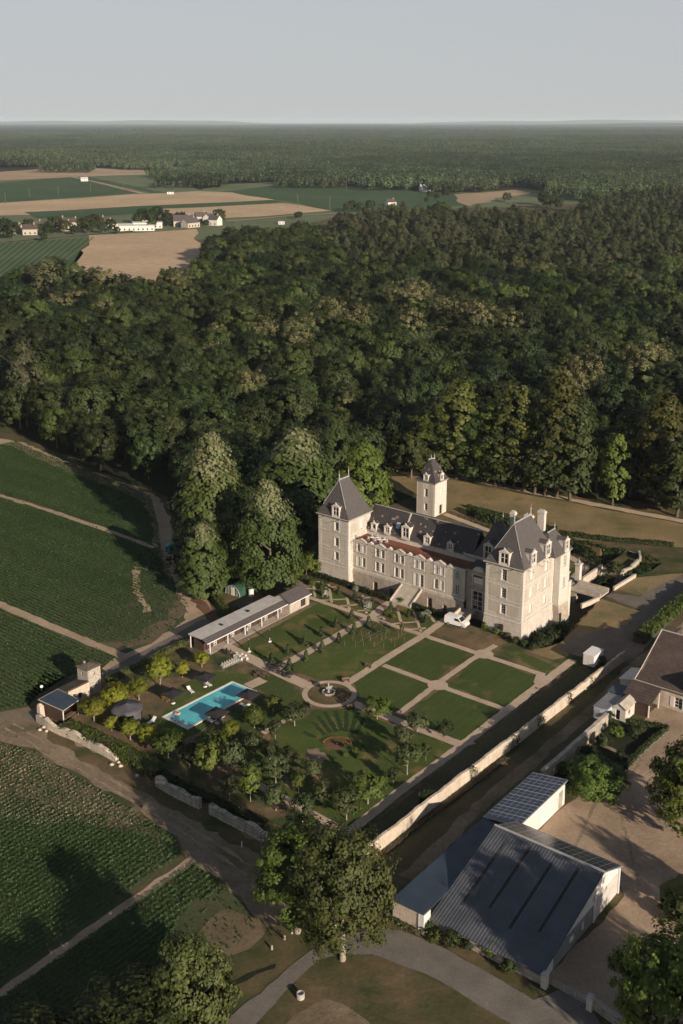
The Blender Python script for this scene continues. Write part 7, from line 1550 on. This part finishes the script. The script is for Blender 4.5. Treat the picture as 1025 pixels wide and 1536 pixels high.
for k in range(8):
    o = sp_.build('solar_panel', M['solar_row'], ss) if k == 0 else bpy.data.objects.new('solar_panel', pan1.data)
    if k == 0: pan1 = o
    else: COL.objects.link(o); o.parent = ss
    o.location = (-.5, -.2 + k * 1.76, 3.19); o.rotation_euler = (0, -an2, 0)
gt = G(826, 1480); ga = thing('farm_gate', 'grey metal field gate across the yard entrance between two stone pillars', 'gate', (*G(824, 1478), 0), 0)
A, B = Vector(G(824, 1480)), Vector(G(884, 1512)); d = B - A; m = MB()
for z in (.25, .55, .85, 1.15): m.tube((.1 * d.x, .1 * d.y, z), (.93 * d.x, .93 * d.y, z), .035, n=5)
for t in (.1, .37, .65, .93): m.tube((t * d.x, t * d.y, .2), (t * d.x, t * d.y, 1.2), .035, n=5)
m.build('bars', M['zinc'], ga)
for nm, (u, v), lab in (('a', (817, 1481), 'pale stone gate pillar at the barn corner'), ('b', (885, 1515), 'pale stone gate pillar beside the rounded yard tree')):
    r = thing('gate_pillar', lab, 'gate pillar', (*G(u, v), 0), RZ, 'yard gate pillars'); m = MB(); m.box(-.35, .35, -.35, .35, -.1, 1.9); m.build('shaft', M['tuffeau_light'], r); m = MB(); m.frustum((-.45, .45, -.45, .45), (-.25, .25, -.25, .25), 1.9, 2.15); m.build('cap', M['zinc'], r)
# farmhouse at the right edge
fh = thing('farmhouse', 'long farmhouse with big brown tiled roof at the right edge', 'farmhouse', Wl(72.2, -9), RZ)
HL = 34.0; hd = 21.0; he = 4.0; hr = 9.4
m = MB(); ops = [(7.0, 8.5, .5, 2.5), (13.0, 14.4, .3, 2.5), (19, 20.4, .3, 2.5)]
wall_open(m, (0, 0), (HL, 0), 0, he, ops); wall_open(m, (HL, hd), (0, hd), 0, he, []); m.add([(0, 0, 0), (0, hd, 0), (0, hd, he), (0, hd / 2, hr - .15), (0, 0, he)], [(4, 3, 2, 1, 0)]); m.add([(HL, 0, 0), (HL, hd, 0), (HL, hd, he), (HL, hd / 2, hr - .15), (HL, 0, he)], [(0, 1, 2, 3, 4)]); m.build('wall', M['pale_wall'], fh)
for o in ops: window(fh, (0, 0), (HL, 0), o, shut=3)
m = MB(); rows = [(-.6, he - .1), (2.2, he + 1.0), (hd / 2, hr)]; rows2 = [(hd + .6, he - .1), (hd - 2.2, he + 1.0), (hd / 2, hr)]
for rr in (rows, rows2[::-1] if False else rows2):
    for (ya, za), (yb, zb) in zip(rr[:-1], rr[1:]):
        P_ = [(-.3, ya, za), (HL + .3, ya, za), (HL + .3, yb, zb), (-.3, yb, zb)]
        m.add(P_, [(0, 1, 2, 3)] if yb > ya else [(3, 2, 1, 0)])
        m.add([(p[0], p[1], p[2] - .16) for p in P_], [(3, 2, 1, 0)] if yb > ya else [(0, 1, 2, 3)])
m.build('roof', M['brown_tile'], fh)
m = MB()
for rr in (rows, rows2):
    for (ya, za), (yb, zb) in zip(rr[:-1], rr[1:]): m.tube((-.3, ya, za), (-.3, yb, zb), .14, n=5)
m.tube((-.3, hd / 2, hr), (HL, hd / 2, hr), .14, n=5); m.build('verge', M['concrete'], fh)
m = MB(); m.tube((-.3, -.66, he - .12), (HL, -.66, he - .12), .09, n=5); m.build('gutter', M['zinc'], fh)
d_ = MB(); d_.box(8.6, 10.4, -.1, 2.6, 3.6, 6.0); dw = d_.build('dormer', M['brown_wood'], fh)
m = MB(); m.add([(8.4, -.4, 5.95), (9.5, -.4, 6.8), (10.6, -.4, 5.95), (8.4, 4.2, 5.95), (9.5, 4.2, 6.8), (10.6, 4.2, 5.95)], [(0, 1, 4, 3), (1, 2, 5, 4), (0, 2, 1)]); m.build('dormer_roof', M['brown_tile'], dw)
m = MB(); m.box(3.2, 4.3, 11.6, 12.4, 8.0, 11.2); m.box(3.1, 4.4, 11.5, 12.5, 11.2, 11.4); m.build('chimney', M['pale_wall'], fh)
m = MB(); m.box(-2.6, -.02, 16, 20, 0, 5.0); m.add([(-2.8, 15.8, 5), (-2.8, 20.2, 5), (-.02, 20.2, 6.3), (-.02, 15.8, 6.3)], [(0, 3, 2, 1), (0, 1, 2, 3)]); m.build('annexe', M['pale_wall'], fh)
pr = thing('porch_shed', 'brown sloping roofed open shed in front of the farmhouse corner', 'shed', Wl(71.9, -14.3), RZ)
m = MB(); m.add([(-.2, -.3, 2.45), (5.3, -.3, 2.45), (5.3, 4.5, 3.75), (-.2, 4.5, 3.75), (-.2, -.3, 2.6), (5.3, -.3, 2.6), (5.3, 4.5, 3.9), (-.2, 4.5, 3.9)], [(0, 3, 2, 1), (4, 5, 6, 7), (0, 1, 5, 4), (1, 2, 6, 5), (3, 0, 4, 7)]); m.build('roof', M['brown_tile'], pr)
m = MB(); wall_open(m, (2.4, 0), (4.8, 0), 0, 2.45, []); m.box(2.4, 4.8, .01, .15, 0, 2.4); wall_open(m, (0, 4.2), (0, 0), 0, 2.45, []); m.build('wall', M['brown_wood'], pr)
m = MB(); m.tube((-.2, 4.5, 3.92), (5.3, 4.5, 3.92), .1, n=5); m.build('ridge_cap', M['concrete'], pr)
for x, y in ((4.9, 0), (4.9, 4.2)): m = MB(); m.box(x - .1, x + .1, y - .1, y + .1, 0, 2.5 + y * .27); m.build('post', M['offwhite'], pr)
gh = thing('garden_hut', 'small pale hut with open door at the top of the kitchen garden', 'hut', Wl(72.0, -18.3), RZ)
m = MB(); wall_open(m, (0, 0), (2.3, 0), 0, 2.4, [(.5, 1.3, .02, 1.9)]); wall_open(m, (2.3, 0), (2.3, 3.8), 0, 2.4, [(1.2, 2.0, .9, 1.7)]); wall_open(m, (2.3, 3.8), (0, 3.8), 0, 2.4, []); wall_open(m, (0, 3.8), (0, 0), 0, 2.4, []); m.add([(0, 0, 2.4), (2.3, 0, 2.4), (1.15, 0, 3.1)], [(0, 1, 2)]); m.build('wall', M['tuffeau_light'], gh)
m = MB()
for x in (-.25, 2.55): m.add([(x, -.2, 2.3), (1.15, -.2, 3.2), (1.15, 4, 3.2), (x, 4, 2.3), (x, -.2, 2.38), (1.15, -.2, 3.28), (1.15, 4, 3.28), (x, 4, 2.38)], [(0, 1, 2, 3), (4, 7, 6, 5), (0, 4, 5, 1), (3, 7, 4, 0)])
m.build('roof', M['concrete'], gh); m = MB(); m.box(.5, 1.3, .25, .3, .02, 1.9); m.build('doorway', M['dark_opening'], gh); m = MB(); m.box(-.25, .5, -.09, -.04, .05, 1.9); m.build('door', M['offwhite'], gh)
window(gh, (2.3, 0), (2.3, 3.8), (1.2, 2.0, .9, 1.7), frame='timber', bars=1)
gs = thing('sheet_shed', 'grey corrugated roofed shed between the lane wall and the pale hut', 'shed', Wl(69.3, -20.2), RZ)
m = MB(); m.box(0, 2.5, 0, 5.6, 0, 2.2); m.build('wall', M['blue_white'], gs); m = MB(); m.add([(-.15, -.15, 2.21), (2.65, -.15, 2.5), (2.65, 5.8, 2.5), (-.15, 5.8, 2.21), (-.15, -.15, 2.3), (2.65, -.15, 2.6), (2.65, 5.8, 2.6), (-.15, 5.8, 2.3)], [(0, 3, 2, 1), (4, 5, 6, 7), (0, 1, 5, 4), (1, 2, 6, 5), (3, 0, 4, 7)]); m.build('roof', M['grey_sheet'], gs)
m = MB(); m.box(.3, 1.2, -.04, -.003, .02, 1.9); m.build('door', M['zinc'], gs)
gs = thing('sheet_shed', 'low blue grey roofed shed behind the corrugated shed', 'shed', Wl(68.8, -13.6), RZ)
m = MB(); m.box(0, 2.9, 0, 3.4, 0, 2.1); m.build('wall', M['blue_white'], gs); m = MB(); m.box(-.15, 3.05, -.15, 3.5, 2.105, 2.25); m.build('roof', M['slate_panel'], gs); m = MB(); m.box(-.04, -.003, .6, 1.5, .02, 1.8); m.build('door', M['zinc'], gs)
gs = thing('outbuilding', 'small pale outbuilding with blue white door at the farmhouse gable', 'outbuilding', Wl(68.8, -8.6), RZ)
m = MB(); m.box(0, 3.3, 0, 5.0, 0, 2.5); m.add([(0, 5, 2.5), (0, 0, 2.5), (3.3, 0, 2.5), (3.3, 0, 3.3), (3.3, 5, 3.3), (3.3, 5, 2.5)], [(1, 2, 3), (0, 4, 5)]); m.build('wall', M['pale_wall'], gs)
m = MB(); m.add([(-.2, -.2, 2.5), (3.35, -.2, 3.35), (3.35, 5.2, 3.35), (-.2, 5.2, 2.5), (-.2, -.2, 2.62), (3.35, -.2, 3.47), (3.35, 5.2, 3.47), (-.2, 5.2, 2.62)], [(0, 3, 2, 1), (4, 5, 6, 7), (0, 1, 5, 4), (3, 0, 4, 7)]); m.build('roof', M['offwhite'], gs)
m = MB(); m.box(.4, 2.8, -.05, -.003, .05, 2.1); m.build('door', M['blue_white'], gs)
# house half hidden in the trees on the left
x, y = G(36, 585); hs = thing('woodland_house', 'slate roofed house half hidden among the trees at the left edge', 'house', (x, y, 0), R(-20))
m = MB(); m.box(-5, 5, -4, 4, 0, 5); m.add([(-5, -4, 5), (-5, 4, 5), (-5, 0, 9.8), (5, -4, 5), (5, 4, 5), (5, 0, 9.8)], [(0, 2, 1), (3, 4, 5)]); m.build('wall', M['tuffeau'], hs)
m = MB()
for s in (-1, 1): m.add([(-5.3, s * 4.4, 4.6), (5.3, s * 4.4, 4.6), (5.3, 0, 10), (-5.3, 0, 10)], [(0, 1, 2, 3) if s < 0 else (3, 2, 1, 0)])
rf = m.build('roof', M['slate'], hs); m = MB(); m.box(2.5, 3.5, -.4, .4, 9, 11.5); m.build('chimney', M['tuffeau_light'], rf)
for k in (-3, 0, 3): m = MB(); m.box(k - .5, k + .5, -4.06, -4.003, 1.2, 3.2); m.build('window', M['glass'], hs)
x, y = G(-12, 578); low_wall('stone_wall', 'pale stone wall beside the house in the left trees', [G(-20, 590), G(8, 600), G(28, 606)], 1.6, .6, 'pale_wall', seed=21)
# village in the plain
def house(u, v, w, d, h, rz, label, wallm='offwhite', roofm='brown_tile', flat=False, name='house', group='village houses'):
    x, y = G(u, v); r = thing(name, label, 'house', (x, y, 0), rz, group)
    m = MB(); m.box(-w / 2, w / 2, -d / 2, d / 2, 0, h)
    if not flat: m.add([(-w / 2, -d / 2, h), (-w / 2, d / 2, h), (-w / 2, 0, h + d * .42), (w / 2, -d / 2, h), (w / 2, d / 2, h), (w / 2, 0, h + d * .42)], [(0, 2, 1), (3, 4, 5)])
    m.build('wall', M[wallm], r); m = MB()
    if flat: m.box(-w / 2 - .3, w / 2 + .3, -d / 2 - .3, d / 2 + .3, h + .01, h + .4)
    else:
        for s in (-1, 1): m.add([(-w / 2 - .4, s * (d / 2 + .5), h - .3), (w / 2 + .4, s * (d / 2 + .5), h - .3), (w / 2 + .4, 0, h + d * .45), (-w / 2 - .4, 0, h + d * .45)], [(0, 1, 2, 3) if s < 0 else (3, 2, 1, 0)])
    rf = m.build('roof', M[roofm], r)
    if not flat: m = MB(); m.box(w * .25, w * .25 + 1, -.5, .5, h + d * .3, h + d * .45 + 1.6); m.build('chimney', M['stone'], rf)
    n = max(2, int(w / 4))
    for i in range(n): m = MB(); xx = -w / 2 + (i + .5) * w / n; m.box(xx - .6, xx + .6, -d / 2 - .05, -d / 2 - .004, .9, min(h - .3, 2.6)); m.build('window', M['glass'], r)
HS = [(46, 352, 13, 9, 5.5, .2, 'long white house with brown roof second from the left edge of the village'), (57, 345, 9, 8, 5, .9, 'white gabled house behind the second tree of the village'), (26, 350, 10, 8, 5, -.3, 'white house between the two leftmost village trees'),
      (90, 339, 11, 8, 5, .3, 'brown roofed house behind the left village trees'), (100, 346, 10, 8, 5.5, 1.0, 'white gabled house in the middle of the village'), (110, 340, 9, 8, 5, .1, 'small house between the village middle trees'), (76, 344, 9, 8, 5, .5, 'low white house among the left village trees'), (150, 338, 12, 8, 5, .2, 'brown roofed house behind the dark middle trees'), (162, 341, 9, 7, 4.5, .6, 'low house at the field track corner'),
      (185, 343, 20, 9, 4.5, .12, 'long flat roofed white building at the left of the school block'), (205, 346, 34, 10, 5, .12, 'long white flat roofed school building along the tan field'), (222, 342, 28, 12, 5.5, .12, 'second long white flat roofed building behind the school'), (213, 338, 22, 10, 5, .12, 'third flat roofed building in front of the dark copse'),
      (258, 336, 26, 12, 5, .15, 'grey roofed long building right of the dark copse'), (276, 339, 20, 12, 5.5, .15, 'grey roofed hall with white wall at the field edge'), (286, 341, 16, 10, 5, .9, 'low grey roofed hall at the right end of the school'),
      (302, 332, 12, 9, 5.5, .3, 'white house left of the round tree'), (315, 335, 12, 9, 6, 1.1, 'white gabled house nearest the round tree'), (323, 338, 11, 9, 6, -.5, 'white house with dark roof in front of the round tree')]
for k, (u, v, w, d, h, rz, lab) in enumerate(HS):
    fl = k in (9, 10, 11, 12); house(u, v, w, d, h, rz, lab, 'offwhite' if fl or k in (17, 18) else 'render_panel', ('flat_roof' if fl else ('slate' if k in (13, 14, 15, 16, 17, 18) else 'brown_tile')), fl)
house(127, 272, 12, 7, 4, .2, 'lone white farm shed in the dark green plain field', 'white_paint', 'flat_roof', False, 'farm_shed', 'sheds in the plain'); house(256, 291.5, 9, 6, 3, .1, 'tiny white shed at the edge of the long tan field', 'white_paint', 'flat_roof', True, 'farm_shed', 'sheds in the plain')
house(637, 287, 14, 9, 6, .3, 'white farm buildings before the far woods on the right', 'white_paint', 'flat_roof', False, 'farm_shed', 'sheds in the plain'); house(646, 287, 11, 8, 6, 1.0, 'white gabled barn beside the white farm buildings of the plain', 'white_paint', 'slate', False, 'farm_shed', 'sheds in the plain'); house(586, 309, 12, 8, 5, .5, 'pale house roof showing above the pine wood edge', 'offwhite', 'brown_tile', False)
house(422, 337, 6, 5, 3, .2, 'small white hut at the green field corner before the pines', 'white_paint', 'flat_roof', True, 'farm_shed', 'sheds in the plain')
for k, (u, v, h) in enumerate([(9, 306, 14), (45, 297, 12), (88, 293, 12), (136, 289, 12), (447, 313, 16), (495, 317, 16), (186, 287, 12), (520, 286, 20)]):
    x, y = G(u, v); r = thing('utility_pole', '%s thin pole of the power line across the plain fields from the left' % ORD[k], 'pole', (x, y, 0), .3, 'power line poles across the plain'); m = MB(); m.tube((0, 0, 0), (0, 0, h), .3, .2, 6); m.build('pole', M['bark'], r); m = MB(); m.box(-1.3, 1.3, -.12, .12, h - .8, h - .5); m.build('crossarm', M['bark'], r)
# ------------------------------------------------------------------ air
hz = MB(); hz.box(-26000, 26000, -600, 60000, -5, 200); ho = hz.build('haze', None)
hm = bpy.data.materials.new('haze'); hm.use_nodes = True; t = hm.node_tree; t.nodes.remove(t.nodes['Principled BSDF'])
pvn = t.nodes.new('ShaderNodeVolumePrincipled'); pvn.inputs['Color'].default_value = (0.80, 0.92, 1.0, 1); pvn.inputs['Density'].default_value = 0.000028; pvn.inputs['Anisotropy'].default_value = 0.0
t.links.new(pvn.outputs[0], t.nodes['Material Output'].inputs['Volume']); ho.data.materials.append(hm); tag(ho, kind='stuff'); hm.volume_intersection_method if hasattr(hm, 'volume_intersection_method') else None
